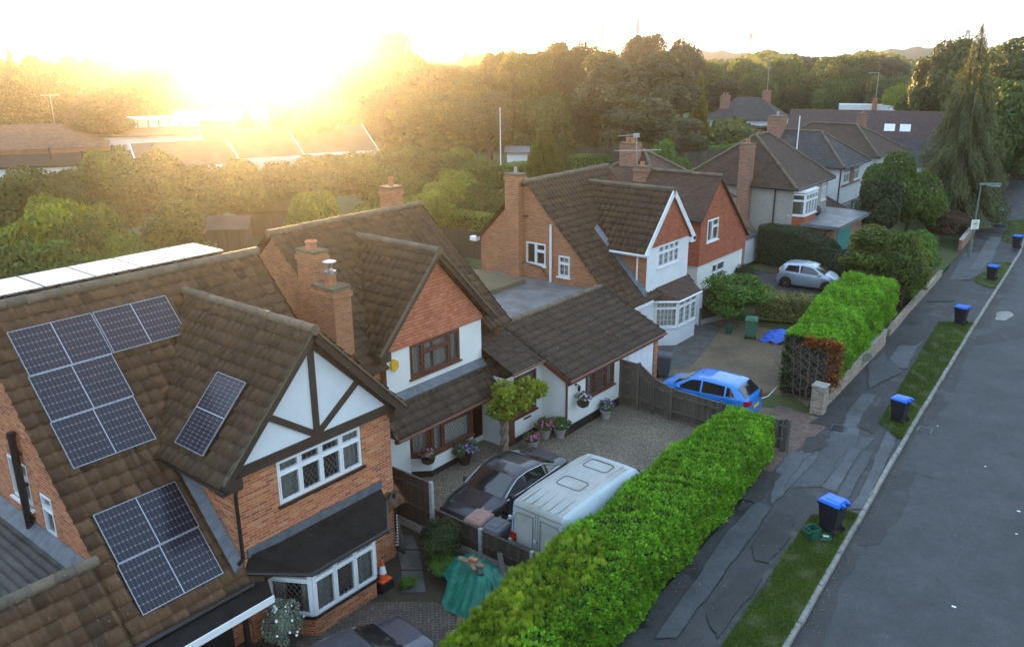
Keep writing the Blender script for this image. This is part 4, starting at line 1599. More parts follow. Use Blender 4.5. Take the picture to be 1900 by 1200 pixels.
tile_roof('main_roof', H3, (-26.5, 29.8, rz3(xr3 + 3.2)), (0, 1, 0), Vector((1, 0, s3)), 6.8, 4.5, M['tile2'], 0.28, 0.33, 0.05, seed=32)
ridge_tiles('ridge_tile', H3, (xr3, 29.8, zr3 + .04), (xr3, 36.7, zr3 + .04), 0.12, seed=14)
sg3 = 1.12
tile_roof('gable_roof', H3, (-18.13, 32.12, 4.66), (-1, 0, 0), Vector((0, 1, sg3)), 4.7, 3.45, M['tile2'], 0.28, 0.33, 0.05, seed=33)
tile_roof('gable_roof', H3, (-18.13, 36.72, 4.66), (-1, 0, 0), Vector((0, -1, sg3)), 4.7, 3.45, M['tile2'], 0.28, 0.33, 0.05, seed=34)
ridge_tiles('ridge_tile', H3, (-18.13, 34.42, 7.28), (-22.9, 34.42, 7.28), 0.11, seed=15)
t = MB()
t.beam((-18.16, 32.05, 4.6), (-18.16, 34.42, 7.2), 0.06, 0.24)
t.beam((-18.16, 36.79, 4.6), (-18.16, 34.42, 7.2), 0.06, 0.24)
t.box(-18.3, -18.13, 36.4, 36.82, 4.5, 4.75)
t.box(-21.5, -18.02, 32.1, 32.18, 4.52, 4.68)
t.box(-18.04, -17.98, 29.8, 32.6, 2.36, 2.5)
t.prism([(-18.0, 29.75, 2.4), (-18.4, 29.75, 2.4), (-19.3, 29.75, 3.5), (-19.3, 29.75, 3.62), (-18.0, 29.75, 2.52)], (0, -0.03, 0))
t.beam((-26.6, 29.9, 4.75), (-26.2, 29.9, 4.75), 0.3, 0.2)
t.pieces('bargeboard', M['pvc'], H3)
window(H3, F3, 33.4, 35.4, 3.78, 4.82, (1, 1, 1, 1), 0.28, lead=(0.2, 0.25), curtain=0.9, sash=True, rec=0.02)
window(H3, F3S, -23.35, -22.2, 3.95, 5.0, (1, 1), 0.3, topcols=(1,), curtain=0.0)
window(H3, F3S, -21.5, -20.85, 3.62, 4.6, (1,), 0.28, curtain=1.0, lead=(0.3, 0.3))
# bay
B3 = [(-18.3, 33.35), (-17.5, 34.1), (-17.5, 35.95), (-18.3, 36.35)]
bs = MB()
for (a, b) in zip(B3[:-1], B3[1:]):
    bs.face([(*a, 0.0), (*b, 0.0), (*b, 0.88), (*a, 0.88)])
bs.build('bay_base', M['white2'], H3)
for i, (a, b) in enumerate(zip(B3[:-1], B3[1:])):
    u = Vector((b[0] - a[0], b[1] - a[1], 0))
    fc = Face((a[0], a[1], 0), u, (u.y, -u.x, 0))
    window(H3, fc, 0.01, u.length - .01, 0.92, 2.2, (1, 1, 1) if i == 1 else (1,), 0.26, lead=(0.2, 0.26), rec=0.0, curtain=1.0, name='bay_window')
rf = MB().mesh([(-18.3, 33.3, 2.85), (-18.3, 36.4, 2.85), (-17.35, 36.2, 2.25), (-17.35, 33.95, 2.25), (-18.3, 33.1, 2.3), (-18.3, 36.6, 2.3)], [(0, 3, 2, 1), (0, 4, 3), (1, 2, 5)])
rf.build('bay_roof', M['ptile2'], H3)
gt = MB().tube([(-18.3, 33.1, 2.22), (-17.35, 33.95, 2.2), (-17.35, 36.2, 2.2), (-18.2, 36.7, 2.22)], 0.05, 8)
gt.tube([(-18.15, 32.1, 4.6), (-21.3, 32.05, 4.6)], 0.06, 8)
gt.tube([(-18.6, 32.15, 4.55), (-18.75, 32.33, 4.4), (-18.75, 32.33, 3.15)], 0.045, 8)
gt.tube([(-21.85, 29.9, 3.3), (-21.85, 29.9, 5.95)], 0.06, 8)
gt.pieces('white_downpipe', M['pvc'], H3)
bp = MB().tube([(-23.75, 29.93, 4.0), (-23.75, 29.93, 6.1), (-23.2, 29.93, 6.2)], 0.045, 8)
bp.tube([(-23.75, 29.93, 4.0), (-22.4, 29.93, 3.9), (-22.2, 29.93, 3.6), (-21.9, 29.9, 3.5)], 0.045, 8)
bp.pieces('waste_pipe', M['brownframe'], H3)
fl = MB().hexa([(-21.0, 32.15, rz3(-21.0) + .06), (-18.2, 32.15, rz3(-18.2) + .06), (-18.2, 32.38, rz3(-18.2) + .06), (-21.0, 32.38, rz3(-21) + .06), (-21.0, 32.15, rz3(-21.0) + .1), (-18.2, 32.15, rz3(-18.2) + .1), (-18.2, 32.38, rz3(-18.2) + .28), (-21.0, 32.38, rz3(-21) + .28)])
fl.build('wing_flashing', M['lead'], H3)
d = MB().box(-18.3, -18.25, 30.9, 31.9, 0, 2.1)
d.build('front_door', M['pvc'], H3)
chimney('chimney', H3, -24.3, -23.5, 29.65, 30.25, 0, 8.05, M['brick2'], 1, cap='flue', potr=0.1, poth=0.3)
gate = MB()
for i in range(8):
    gate.box(-18.15, -18.1, 36.5, 37.5, 0.1 + i * .24, 0.32 + i * .24)
gate.box(-18.1, -18.05, 36.45, 36.53, 0, 2.0)
gate.box(-18.1, -18.05, 37.45, 37.55, 0, 2.05)
tag(gate.build('side_gate', M['pvc']), 'white boarded side gate between the bay fronted house and the next fence', 'gate')
# ================================================================ foliage
LEAF = {}
LEAF['oak'] = leafm('oak_leaves', (0.038, 0.062, 0.010), (0.125, 0.155, 0.024), 0.4, c3=(0.28, 0.24, 0.04))
LEAF['mid'] = leafm('broadleaf_leaves', (0.038, 0.078, 0.010), (0.12, 0.185, 0.026), 0.4, c3=(0.20, 0.22, 0.04))
LEAF['grey'] = leafm('greyish_leaves', (0.05, 0.066, 0.028), (0.13, 0.145, 0.068), 0.4, c3=(0.26, 0.20, 0.07))
LEAF['dark'] = leafm('dark_leaves', (0.014, 0.030, 0.007), (0.045, 0.072, 0.015), 0.3)
LEAF['conifer'] = leafm('conifer_needles', (0.032, 0.056, 0.010), (0.105, 0.15, 0.026), 0.35)
LEAF['gold'] = leafm('golden_conifer', (0.07, 0.10, 0.010), (0.19, 0.22, 0.025), 0.3)
LEAF['spruce'] = leafm('spruce_needles', (0.034, 0.048, 0.014), (0.115, 0.13, 0.040), 0.3, c3=(0.20, 0.15, 0.05))
LEAF['hedge'] = leafm('bright_cypress_hedge', (0.070, 0.17, 0.014), (0.19, 0.43, 0.028), 0.35, c3=(0.32, 0.54, 0.05), sc=1.3)
LEAF['hedgetip'] = leafm('yellow_green_cypress_tips', (0.08, 0.15, 0.012), (0.26, 0.36, 0.03), 0.35, c3=(0.40, 0.44, 0.06), sc=1.0)
LEAF['brown'] = leafm('dead_cypress_foliage', (0.20, 0.065, 0.016), (0.46, 0.17, 0.04), 0.2)
LEAF['box'] = leafm('clipped_hedge_leaves', (0.014, 0.028, 0.008), (0.040, 0.065, 0.014), 0.2)
LEAF['bush'] = leafm('green_bush_leaves', (0.04, 0.10, 0.010), (0.13, 0.26, 0.028), 0.3)
LEAF['varieg'] = leafm('variegated_leaves', (0.09, 0.10, 0.02), (0.30, 0.28, 0.08), 0.25, c3=(0.42, 0.36, 0.12))
LEAF['lime'] = leafm('lime_green_leaves', (0.10, 0.15, 0.010), (0.26, 0.31, 0.022), 0.35)
LEAF['ivy'] = leafm('autumn_tinged_leaves', (0.05, 0.092, 0.014), (0.17, 0.22, 0.032), 0.4, c3=(0.26, 0.15, 0.05))
LEAF['red'] = leafm('reddish_shrub_leaves', (0.06, 0.032, 0.016), (0.13, 0.075, 0.04), 0.25)
LEAF['silver'] = leafm('silvery_leaves', (0.16, 0.19, 0.14), (0.36, 0.40, 0.32), 0.25)
LEAF['grass'] = leafm('grass_blades', (0.05, 0.085, 0.010), (0.10, 0.18, 0.018), 0.3, c3=(0.22, 0.19, 0.06))
M['bark'] = plain('tree_bark', (0.085, 0.062, 0.045), 0.95, 0.4, 6, bump=0.02)
M['palebark'] = plain('pale_bark', (0.26, 0.20, 0.15), 0.95, 0.4, 8, bump=0.01)
M['twig'] = plain('bare_grey_twigs', (0.16, 0.125, 0.10), 0.95, 0.35, 8)


def unit(v):
    return v / np.maximum(np.linalg.norm(v, axis=-1, keepdims=True), 1e-9)


def rhombs(P, Dn, size, asp, rg, jitter=0.6):
    """leaf rhombs at P; Dn preferred normals"""
    n = len(P)
    N = unit(Dn + rg.normal(0, jitter, (n, 3)))
    t = unit(np.cross(N, rg.normal(0, 1, (n, 3))))
    b = np.cross(N, t)
    s = (size * rg.uniform(0.6, 1.35, n))[:, None]
    fold = N * s * 0.22
    V = np.stack([P - t * s, P + b * s * asp + fold, P + t * s, P - b * s * asp + fold], 1).reshape(-1, 3)
    F = np.arange(n * 4).reshape(-1, 4)
    return V, F


def sphere_pts(rg, n):
    return unit(rg.normal(0, 1, (n, 3)))


def crown_np(seed, rad, n, leaf, lobes=16, lr=0.5, flat=0.0, asp=0.55, taper=0.0):
    """leaf cloud made of lobes; rad (x, y, z) half sizes, centre at origin"""
    rg = np.random.default_rng(seed)
    rad = np.array(rad, dtype=float)
    d = sphere_pts(rg, lobes)
    d[:, 2] = np.where(d[:, 2] < -0.55, -d[:, 2] * 0.5, d[:, 2])
    C = d * rad * rg.uniform(0.40, 0.78, (lobes, 1))
    if taper:
        C[:, :2] *= (1 - taper * np.clip(C[:, 2:3] / rad[2], -1, 1)) * 0.9
    LR = rad.min() * lr * rg.uniform(0.7, 1.25, lobes)
    w = LR ** 2
    k = rg.choice(lobes, n, p=w / w.sum())
    dd = sphere_pts(rg, n)
    # clumps on each lobe
    cl = sphere_pts(rg, lobes * 9).reshape(lobes, 9, 3)
    cc = cl[k, rg.integers(0, 9, n)]
    dd = unit(dd * 0.55 + cc * 0.65)
    r = LR[k] * rg.uniform(0.62, 1.12, n) ** 0.6
    P = C[k] + dd * r[:, None] * np.array([1, 1, 0.85])
    nd = unit(dd + unit(P / rad) * 0.6 + np.array([0, 0, 0.35]))
    V, F = rhombs(P, nd, leaf, asp, rg)
    tone = np.clip(0.42 + rg.normal(0, 0.16, lobes)[k] + rg.normal(0, 0.2, n), 0, 1)
    return V, F, tone


def conifer_np(seed, h, r, n, leaf, droop=0.35, power=1.0, z0=0.06, layers=16, asp=0.22, ragged=0.25):
    rg = np.random.default_rng(seed)
    t = np.sqrt(rg.random(n)) if power else rg.random(n)
    t = 1 - t                      # more low down
    br = np.floor(t * layers) / layers
    t = t * 0.35 + (br + 0.5 / layers) * 0.65
    a = rg.random(n) * 2 * np.pi
    nb = 9
    ab = np.round(a / (2 * np.pi / nb) + 0.37 * np.floor(t * layers)) * (2 * np.pi / nb)
    a = a * 0.5 + ab * 0.5
    rr = r * (1 - t) ** 0.85 * (1 + ragged * np.sin(ab * 3.1 + t * 37))
    q = rg.uniform(0.25, 1.0, n) ** 0.55
    z = h * (z0 + (1 - z0) * t) - droop * rr * q ** 2 + rg.normal(0, 0.02 * h, n)
    P = np.stack([rr * q * np.cos(a), rr * q * np.sin(a), np.maximum(z, 0.05 * h)], 1)
    out = np.stack([np.cos(a), np.sin(a), np.zeros(n)], 1)
    tdir = unit(out * 0.8 + np.array([0, 0, -droop * 1.6]) + rg.normal(0, 0.3, (n, 3)))
    N = unit(np.cross(tdir, rg.normal(0, 1, (n, 3))) * 0.6 + out * 0.4 + np.array([0, 0, 0.7]))
    b = unit(np.cross(N, tdir))
    s = (leaf * rg.uniform(0.6, 1.3, n))[:, None]
    V = np.stack([P - tdir * s, P + b * s * asp, P + tdir * s, P - b * s * asp], 1).reshape(-1, 3)
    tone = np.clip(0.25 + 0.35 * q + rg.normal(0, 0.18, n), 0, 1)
    return V, np.arange(n * 4).reshape(-1, 4), tone


_mesh_cache = {}


def foliage_mesh(key, fn):
    if key not in _mesh_cache:
        V, F, T = fn()
        o = np_mesh('crown', V, F, LEAF['mid'], None, T)
        me = o.data
        bpy.data.objects.remove(o)
        _mesh_cache[key] = me
    return _mesh_cache[key]


def trunk_mesh(key, h, r, limbs=5, spread=0.5, seed=0, lean=0.04):
    if key not in _mesh_cache:
        rg = random.Random(seed)
        m = MB()
        pts = [(rg.uniform(-lean, lean) * i, rg.uniform(-lean, lean) * i, h * i / 5) for i in range(6)]
        m.tube(pts, [r * (1.15 - 0.13 * i) for i in range(6)], 8)
        for k in range(limbs):
            a = 2 * math.pi * k / max(1, limbs) + rg.uniform(-.4, .4)
            b = pts[3 if k % 2 else 4]
            L = h * spread * rg.uniform(.7, 1.2)
            q = [(b[0] + math.cos(a) * L * t, b[1] + math.sin(a) * L * t, b[2] + L * (t * 0.9 - 0.2 * t * t)) for t in (0, .35, .7, 1)]
            m.tube(q, [r * .5, r * .36, r * .24, r * .1], 6)
        o = m.build('trunk', M['bark'], None, smooth=True)
        me = o.data
        bpy.data.objects.remove(o)
        _mesh_cache[key] = me
    return _mesh_cache[key]


def leafy(name, loc, crown_key, crown_fn, cs, cz, mat, label, cat, group=None, trunk=None, rz=0.0, ts=1.0):
    """a plant: Empty at the foot > trunk, crown (crown mesh shared, scaled by cs, centred cz above the foot)"""
    t = thing(name, loc, label, cat, group, rz)
    me = foliage_mesh(crown_key, crown_fn)
    c = bpy.data.objects.new('crown', me)
    COL.objects.link(c)
    c.parent = t
    c.scale = cs if hasattr(cs, '__len__') else (cs, cs, cs)
    c.location = (0, 0, cz)
    c.material_slots[0].link = 'OBJECT'
    c.material_slots[0].material = LEAF[mat]
    if trunk:
        tm = trunk_mesh(*trunk)
        k = bpy.data.objects.new('trunk', tm)
        COL.objects.link(k)
        k.parent = t
        k.scale = ts if hasattr(ts, '__len__') else (ts, ts, ts)
    return t


BL = [(lambda s=s: crown_np(100 + s, (4, 4, 3.9), 24000, 0.20, 34 + 4 * (s % 3), 0.40)) for s in range(6)]
TALL = [(lambda s=s: crown_np(140 + s, (3.2, 3.2, 5.4), 24000, 0.19, 40, 0.40, taper=0.25)) for s in range(3)]
SHR = [(lambda s=s: crown_np(200 + s, (1, 1, 0.9), 13000, 0.042, 30, 0.40)) for s in range(4)]
CON = [(lambda s=s: conifer_np(300 + s, 10, 2.6, 26000, 0.22, 0.45, ragged=0.3)) for s in range(3)]
CYP = [(lambda s=s: conifer_np(320 + s, 10, 2.3, 26000, 0.18, -0.55, ragged=0.12, asp=0.4)) for s in range(2)]
TK = lambda s: ('tk%d' % s, 6.0, 0.24, 6, 0.55, s)


def btree(px, pyt, dist, wpx, mat, label, group=None, kind='broad', v=None, cat='tree', zmin=None, name=None):
    """tree whose top lies on the sight line (px, pyt) at a horizontal distance, crown wpx photo pixels wide"""
    top = atd(px, pyt, dist)
    dpt = math.sqrt(dist * dist + (CAM_H - top.z) ** 2)
    w = wpx * dpt / 1600.0
    h = max(top.z, 2.0)
    v = v if v is not None else rnd.randrange(6)
    rz = rnd.uniform(0, 6.28)
    foot = (top.x, top.y, -0.15)
    if kind == 'broad':
        ch = h * 0.98
        return leafy(name or 'broadleaf_tree', foot, 'BL%d' % (v % 6), BL[v % 6], (w / 8.6, w / 8.6, ch / 8.2), h - ch / 2 + .15, mat, label, cat, group, TK(v % 3), rz, (h / 10, h / 10, h / 10))
    if kind == 'tall':
        ch = h * 0.92
        return leafy(name or 'tall_tree', foot, 'TL%d' % (v % 3), TALL[v % 3], (w / 7.0, w / 7.0, ch / 12.0), h - ch / 2 + .15, mat, label, cat, group, TK(v % 3), rz, (h / 10, h / 10, h / 10))
    if kind == 'con':
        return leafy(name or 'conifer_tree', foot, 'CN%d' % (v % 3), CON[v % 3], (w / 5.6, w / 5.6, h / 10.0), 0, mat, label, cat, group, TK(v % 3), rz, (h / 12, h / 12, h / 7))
    if kind == 'cyp':
        return leafy(name or 'cypress_tree', foot, 'CY%d' % (v % 2), CYP[v % 2], (w / 5.0, w / 5.0, h / 10.0), 0, mat, label, cat, group, TK(v % 3), rz, (h / 14, h / 14, h / 7))
    if kind == 'shrub':
        return leafy(name or 'shrub', foot, 'SH%d' % (v % 4), SHR[v % 4], (w / 2.1, w / 2.1, h / 1.9), h / 2, mat, label, cat, group, None, rz)


def shrub(loc, w, h, mat, label, cat='shrub', v=0, group=None, name='shrub', d=None, rz=0.0):
    return leafy(name, (loc[0], loc[1], 0 if len(loc) < 3 else loc[2]), 'SH%d' % (v % 4), SHR[v % 4], (w / 2.1, (d or w) / 2.1, h / 1.9), h / 2 - .02, mat, label, cat, group, None, rz)


# ---------------------------------------------------------------- feathery cypress hedges
def spray_np(P, D, size, rg, pairs=4, asp=0.16):
    """flat feather sprays growing from P along D: a stem tip and side leaflets"""
    n = len(P)
    side = unit(np.cross(D, rg.normal(0, 1, (n, 3))))
    nrm = np.cross(side, D)
    s = (size * rg.uniform(0.6, 1.4, n))[:, None]
    Vs = []

    def leaf(base, dr, L, w):
        b = unit(np.cross(dr, nrm))
        Vs.append(np.stack([base, base + dr * L * .45 + b * w, base + dr * L, base + dr * L * .45 - b * w], 1))
    leaf(P, D, s, s * asp * .8)
    for i in range(pairs):
        f = 0.15 + 0.6 * i / pairs
        for sg in (1, -1):
            dr = unit(D * 0.8 + side * sg * 0.75 + nrm * rg.normal(0, .15, (n, 1)))
            leaf(P + D * s * f, dr, s * (0.62 - 0.42 * f), s * asp * .62)
    V = np.stack(Vs, 1).reshape(-1, 3)
    k = len(Vs)
    return V, np.arange(n * k * 4).reshape(-1, 4), k


def hedge_surface(path, widths, heights, n, seed, bulge=0.12, foot=0.1, ends=(True, True), rnd_top=0.35):
    """random points + outward normals on a hedge that follows path (list of (x, y))"""
    rg = np.random.default_rng(seed)
    A = np.array(path, dtype=float)
    seg = np.linalg.norm(np.diff(A, axis=0), axis=1)
    cum = np.concatenate([[0], np.cumsum(seg)])
    L = cum[-1]
    wm, hm = np.mean(widths), np.mean(heights)
    area_side = L * (2 * hm + wm)
    area_end = wm * hm
    ne = [int(n * area_end / (area_side + 2 * area_end)) if e else 0 for e in ends]
    ns = n - sum(ne)

    def at(s):
        x = np.interp(s, cum, A[:, 0])
        y = np.interp(s, cum, A[:, 1])
        i = np.clip(np.searchsorted(cum, s, side='right') - 1, 0, len(seg) - 1)
        t = np.diff(A, axis=0)[i] / seg[i][:, None]
        return np.stack([x, y], 1), t, np.interp(s, cum, widths), np.interp(s, cum, heights)
    s = rg.random(ns) * L
    c, t, w, h = at(s)
    q = rg.random(ns) * (2 * h + w)
    lat, z, nl, nz = np.zeros(ns), np.zeros(ns), np.zeros(ns), np.zeros(ns)
    a = q < h
    lat[a], z[a], nl[a], nz[a] = -w[a] / 2, q[a], -1, 0.15
    b = (q >= h) & (q < h + w)
    lat[b], z[b], nl[b], nz[b] = q[b] - h[b] - w[b] / 2, h[b], 0, 1
    d = q >= h + w
    lat[d], z[d], nl[d], nz[d] = w[d] / 2, q[d] - h[d] - w[d], 1, 0.15
    # rounded shoulders
    r = rnd_top
    ex = np.maximum(np.abs(lat) - (w / 2 - r), 0)
    ez = np.maximum(z - (h - r), 0)
    e = np.hypot(ex, ez)
    k = e > 1e-6
    f = np.where(k & (ex > 0) & (ez > 0), np.minimum(1, r / np.maximum(e, 1e-6)), 1.0)
    sg = np.sign(lat)
    m2 = (ex > 0) & (ez > 0)
    lat = np.where(m2, sg * (w / 2 - r + ex * f), lat)
    z = np.where(m2, h - r + ez * f, z)
    nl = np.where(m2, sg * ex / np.maximum(e, 1e-6), nl)
    nz = np.where(m2, ez / np.maximum(e, 1e-6), nz)
    nv = np.stack([t[:, 1], -t[:, 0]], 1)       # to the right of the path
    P = np.column_stack([c + nv * lat[:, None], z])
    Nn = unit(np.column_stack([nv * nl[:, None], nz]))
    Ps, Ns = [P], [Nn]
    for e_i, (cnt, s0, sgn) in enumerate(((ne[0], 0.0, -1), (ne[1], L, 1))):
        if cnt:
            c, t, w, h = at(np.full(cnt, s0))
            nv2 = np.stack([t[:, 1], -t[:, 0]], 1)
            la = (rg.random(cnt) - .5) * w
            zz = rg.random(cnt) * h
            Ps.append(np.column_stack([c + nv2 * la[:, None] + t * sgn * 0.02, zz]))
            Ns.append(np.column_stack([t * sgn, np.full(cnt, 0.1)]))
    P, Nn = np.concatenate(Ps), unit(np.concatenate(Ns))
    fq = np.array([[1.7, 1.1, 2.3], [0.9, 2.1, 1.3], [3.1, 2.7, 3.7]])
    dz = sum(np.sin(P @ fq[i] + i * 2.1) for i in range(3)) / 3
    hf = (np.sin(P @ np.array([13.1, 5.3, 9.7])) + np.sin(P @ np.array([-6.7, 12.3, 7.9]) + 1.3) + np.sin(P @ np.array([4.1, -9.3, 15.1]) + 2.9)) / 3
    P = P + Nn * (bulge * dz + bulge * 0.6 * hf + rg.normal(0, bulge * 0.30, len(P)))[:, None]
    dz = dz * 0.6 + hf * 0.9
    P[:, 2] = np.maximum(P[:, 2], foot + rg.random(len(P)) * 0.08)
    return P, Nn, dz, rg


def hedge_core(parent, path, widths, heights, inset, mat='dark', name='shade_core'):  # solid dark core; its colour stands in for shade inside the hedge
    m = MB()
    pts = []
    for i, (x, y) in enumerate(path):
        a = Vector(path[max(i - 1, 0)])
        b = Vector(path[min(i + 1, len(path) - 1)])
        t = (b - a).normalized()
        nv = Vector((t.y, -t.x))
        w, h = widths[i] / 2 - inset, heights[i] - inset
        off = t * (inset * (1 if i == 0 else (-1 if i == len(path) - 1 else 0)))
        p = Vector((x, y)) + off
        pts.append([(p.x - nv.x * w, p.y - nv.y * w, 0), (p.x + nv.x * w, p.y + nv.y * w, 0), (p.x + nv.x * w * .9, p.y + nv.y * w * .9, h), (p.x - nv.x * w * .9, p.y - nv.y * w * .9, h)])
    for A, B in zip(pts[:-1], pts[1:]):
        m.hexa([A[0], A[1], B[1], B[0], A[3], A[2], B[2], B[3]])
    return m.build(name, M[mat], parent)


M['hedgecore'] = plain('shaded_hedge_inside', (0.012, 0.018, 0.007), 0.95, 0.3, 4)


def feather_hedge(name, label, path, widths, heights, n, size, mats, seed, up=0.5, group=None, bulge=0.12, tipfn=None, ends=(True, True), pairs=4, lift=0.0, cut=None):
    c = Vector(path[0])
    t = thing(name, (c.x, c.y, lift), label, 'hedge', group)
    P, Nn, dz, rg = hedge_surface(path, widths, heights, n, seed, bulge, ends=ends)
    D = unit(Nn * 0.75 + np.array([0, 0, up]) + rg.normal(0, 0.40, P.shape))
    P = P - Nn * size * 0.45
    if cut is not None:
        k = cut(P)
        P, D, dz = P[k], D[k], dz[k]
    sel = tipfn(P, rg) if tipfn else np.zeros(len(P), bool)
    off = np.array([c.x, c.y, 0])
    for nm, msk, mt, sc in (('foliage', ~sel, mats[0], 1.0), ('tip_foliage', sel, mats[-1], 2.3)):
        if not msk.any():
            continue
        V, F, k = spray_np(P[msk] - off, D[msk] if sc == 1 else unit(D[msk] + np.array([0, 0, .7])), size * sc, rg, pairs if sc == 1 else 6, 0.10 if sc == 1 else 0.05)
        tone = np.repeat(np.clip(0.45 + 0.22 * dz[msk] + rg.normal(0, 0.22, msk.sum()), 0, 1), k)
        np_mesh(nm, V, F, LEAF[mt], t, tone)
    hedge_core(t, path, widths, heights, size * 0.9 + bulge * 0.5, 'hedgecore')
    return t


def leaf_hedge(name, label, path, widths, heights, n, leaf, mat, seed, bulge=0.06, cat='hedge', group=None, rt=0.3):
    c = Vector(path[0])
    t = thing(name, (c.x, c.y, 0), label, cat, group)
    P, Nn, dz, rg = hedge_surface(path, widths, heights, n, seed, bulge, rnd_top=rt)
    P = P - Nn * leaf * 1.0 * rg.random((len(P), 1)) * 2.0
    V, F = rhombs(P - np.array([c.x, c.y, 0]), Nn + np.array([0, 0, .25]), leaf, 0.55, rg, 0.55)
    np_mesh('foliage', V, F, LEAF[mat], t, np.clip(0.45 + 0.2 * dz + rg.normal(0, 0.22, len(P)), 0, 1))
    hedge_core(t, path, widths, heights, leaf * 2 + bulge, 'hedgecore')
    return t
# ================================================================ hedges and garden plants near the houses
def tips(P, rg):
    near = np.clip((15.5 - P[:, 1]) / 3.5, 0, 1) * np.clip((P[:, 2] - 0.7) / 0.6, 0, 1) * np.clip((-8.55 - P[:, 0]) / 0.6, 0.05, 1)
    return rg.random(len(P)) < near * 0.40


feather_hedge('cypress_hedge', 'long bright green cypress hedge along the pavement in front of the white van',
              [(-8.7, 6.5), (-9.15, 11), (-9.45, 15), (-9.7, 19), (-9.97, 23), (-10.15, 25.6)], [2.0, 2.1, 2.1, 1.95, 1.95, 1.7], [1.75, 1.9, 1.95, 1.85, 1.75, 1.55],
              95000, 0.092, ('hedge', 'hedgetip'), 51, up=0.5, bulge=0.11, tipfn=tips)
feather_hedge('cypress_hedge', 'tall bright green cypress hedge growing on the low buff brick wall',
              [(-10.3, 31.6), (-10.65, 35), (-11.1, 39), (-11.35, 42.5)], [2.1, 2.3, 2.6, 2.6], [2.6, 2.65, 2.65, 2.6],
              80000, 0.10, ('hedge',), 52, up=0.45, bulge=0.10, ends=(False, True), cut=lambda P: ~((P[:, 2] < .8) & (P[:, 0] > -9.75 - .035 * (P[:, 1] - 31))))
dead = thing('dead_hedge_end', (-10.2, 31.4, 0), 'bare brown twiggy hedge end with rusty orange edge, beside the brick pier', 'hedge')
rg = np.random.default_rng(77)
n = 3000
e = rg.random(n)
P = np.where((e < 0.5)[:, None], np.column_stack([-9.25 + rg.normal(0, .12, n), 31.4 + rg.normal(0, .1, n), rg.uniform(0.8, 2.6, n)]),
             np.column_stack([rg.uniform(-10.5, -9.2, n), 31.4 + rg.normal(0, .1, n), 2.42 + rg.normal(0, .1, n)]))
V, F, k = spray_np(P - np.array([-10.2, 31.4, 0]), unit(np.array([0.1, -0.9, 0.4]) + rg.normal(0, .4, (n, 3))), 0.12, rg)
np_mesh('brown_foliage', V, F, LEAF['brown'], dead, np.repeat(rg.random(n), k))
n = 900
P = np.column_stack([rg.uniform(-11.3, -10.9, n), 31.4 + rg.normal(0, .12, n), rg.uniform(0.2, 2.55, n)])
V, F, k = spray_np(P - np.array([-10.2, 31.4, 0]), unit(np.array([-0.3, -0.8, 0.3]) + rg.normal(0, .4, (n, 3))), 0.12, rg)
np_mesh('green_fringe', V, F, LEAF['box'], dead, np.repeat(rg.random(n), k))
tw = MB()
rr = random.Random(4)
for s in range(7):
    x = -11.0 + s * 0.26
    b = [(x, 31.4, 0)]
    for i in range(1, 7):
        b.append((x + (x + 10.2) * .06 * i + rr.uniform(-.05, .05), 31.38 - .02 * i + rr.uniform(-.04, .04), i * .39))
    tw.tube(b, [.05 - .006 * i for i in range(7)] if s in (3, 4) else [.025 - .003 * i for i in range(7)], 5)
    for i in range(1, 6):
        for q in range(6):
            sgn = 1 if q % 2 else -1
            L = rr.uniform(.3, .8)
            p0 = Vector(b[i]) + Vector((0, 0, rr.uniform(-.2, .2)))
            p1 = p0 + Vector((sgn * L * .6, rr.uniform(-.25, .05), L * .5))
            tw.tube([p0, (p0 + p1) / 2 + Vector((0, 0, -.05)), p1], [.010, .007, .003], 4)
            for w in range(3):
                a = p0.lerp(p1, rr.uniform(.4, 1))
                tw.tube([a, a + Vector((sgn * rr.uniform(.05, .3), rr.uniform(-.15, .05), rr.uniform(.05, .3)))], [.005, .002], 3)
tw.build('bare_twigs', M['twig'], dead)
leaf_hedge('clipped_hedge', 'smooth dark green clipped hedge mound behind the silver car', [(-21.0, 52.6), (-18.5, 52.2), (-16.6, 51.4), (-15.3, 50.6)], [1.7, 1.8, 1.7, 1.5], [2.5, 2.6, 2.2, 1.3], 26000, 0.055, 'box', 53, 0.03)
leaf_hedge('variegated_hedge', 'low rounded yellow green variegated hedge behind the green bin', [(-16.3, 40.6), (-12.6, 42.0)], [1.5, 1.5], [1.4, 1.35], 15000, 0.05, 'varieg', 54, 0.06)
shrub((-16.7, 38.9), 3.5, 2.9, 'bush', 'large round green bush beside the bay window of the catslide house', v=0, name='round_bush')
shrub((-18.9, 44.6), 1.6, 1.9, 'box', 'narrow dark clipped shrub against the red tile hung house', v=1, name='clipped_shrub')
shrub((-17.0, 43.2), 1.7, 1.2, 'gold', 'small golden conifer bush beyond the round green bush', v=2, name='golden_bush')
shrub((-17.9, 42.3), 1.9, 1.2, 'bush', 'low mid green bush under the window of the tile hung house', v=3, name='low_bush')
btree(1632, 405, 49, 125, 'ivy', 'loose green shrub tree growing above the far end of the tall hedge', kind='tall', v=1, name='garden_tree')
btree(1690, 425, 48, 95, 'ivy', 'reddish tinged bushy tree beside the loose shrub tree, near the pavement', kind='broad', v=3, name='garden_tree')
shrub((-11.5, 46.0), 2.2, 2.4, 'red', 'dark reddish shrub at the far end of the tall cypress hedge', v=2)
leaf_hedge('privet_hedge', 'small pale green privet hedge on the low wall beyond the reddish shrub', [(-11.0, 47.6), (-11.2, 50.6)], [1.2, 1.2], [2.2, 2.1], 7000, 0.05, 'bush', 55)
shrub((-12.2, 54.5), 3.2, 3.2, 'bush', 'large leafy laurel bush between the shrub tree and the lamp post', v=1, name='laurel_bush')
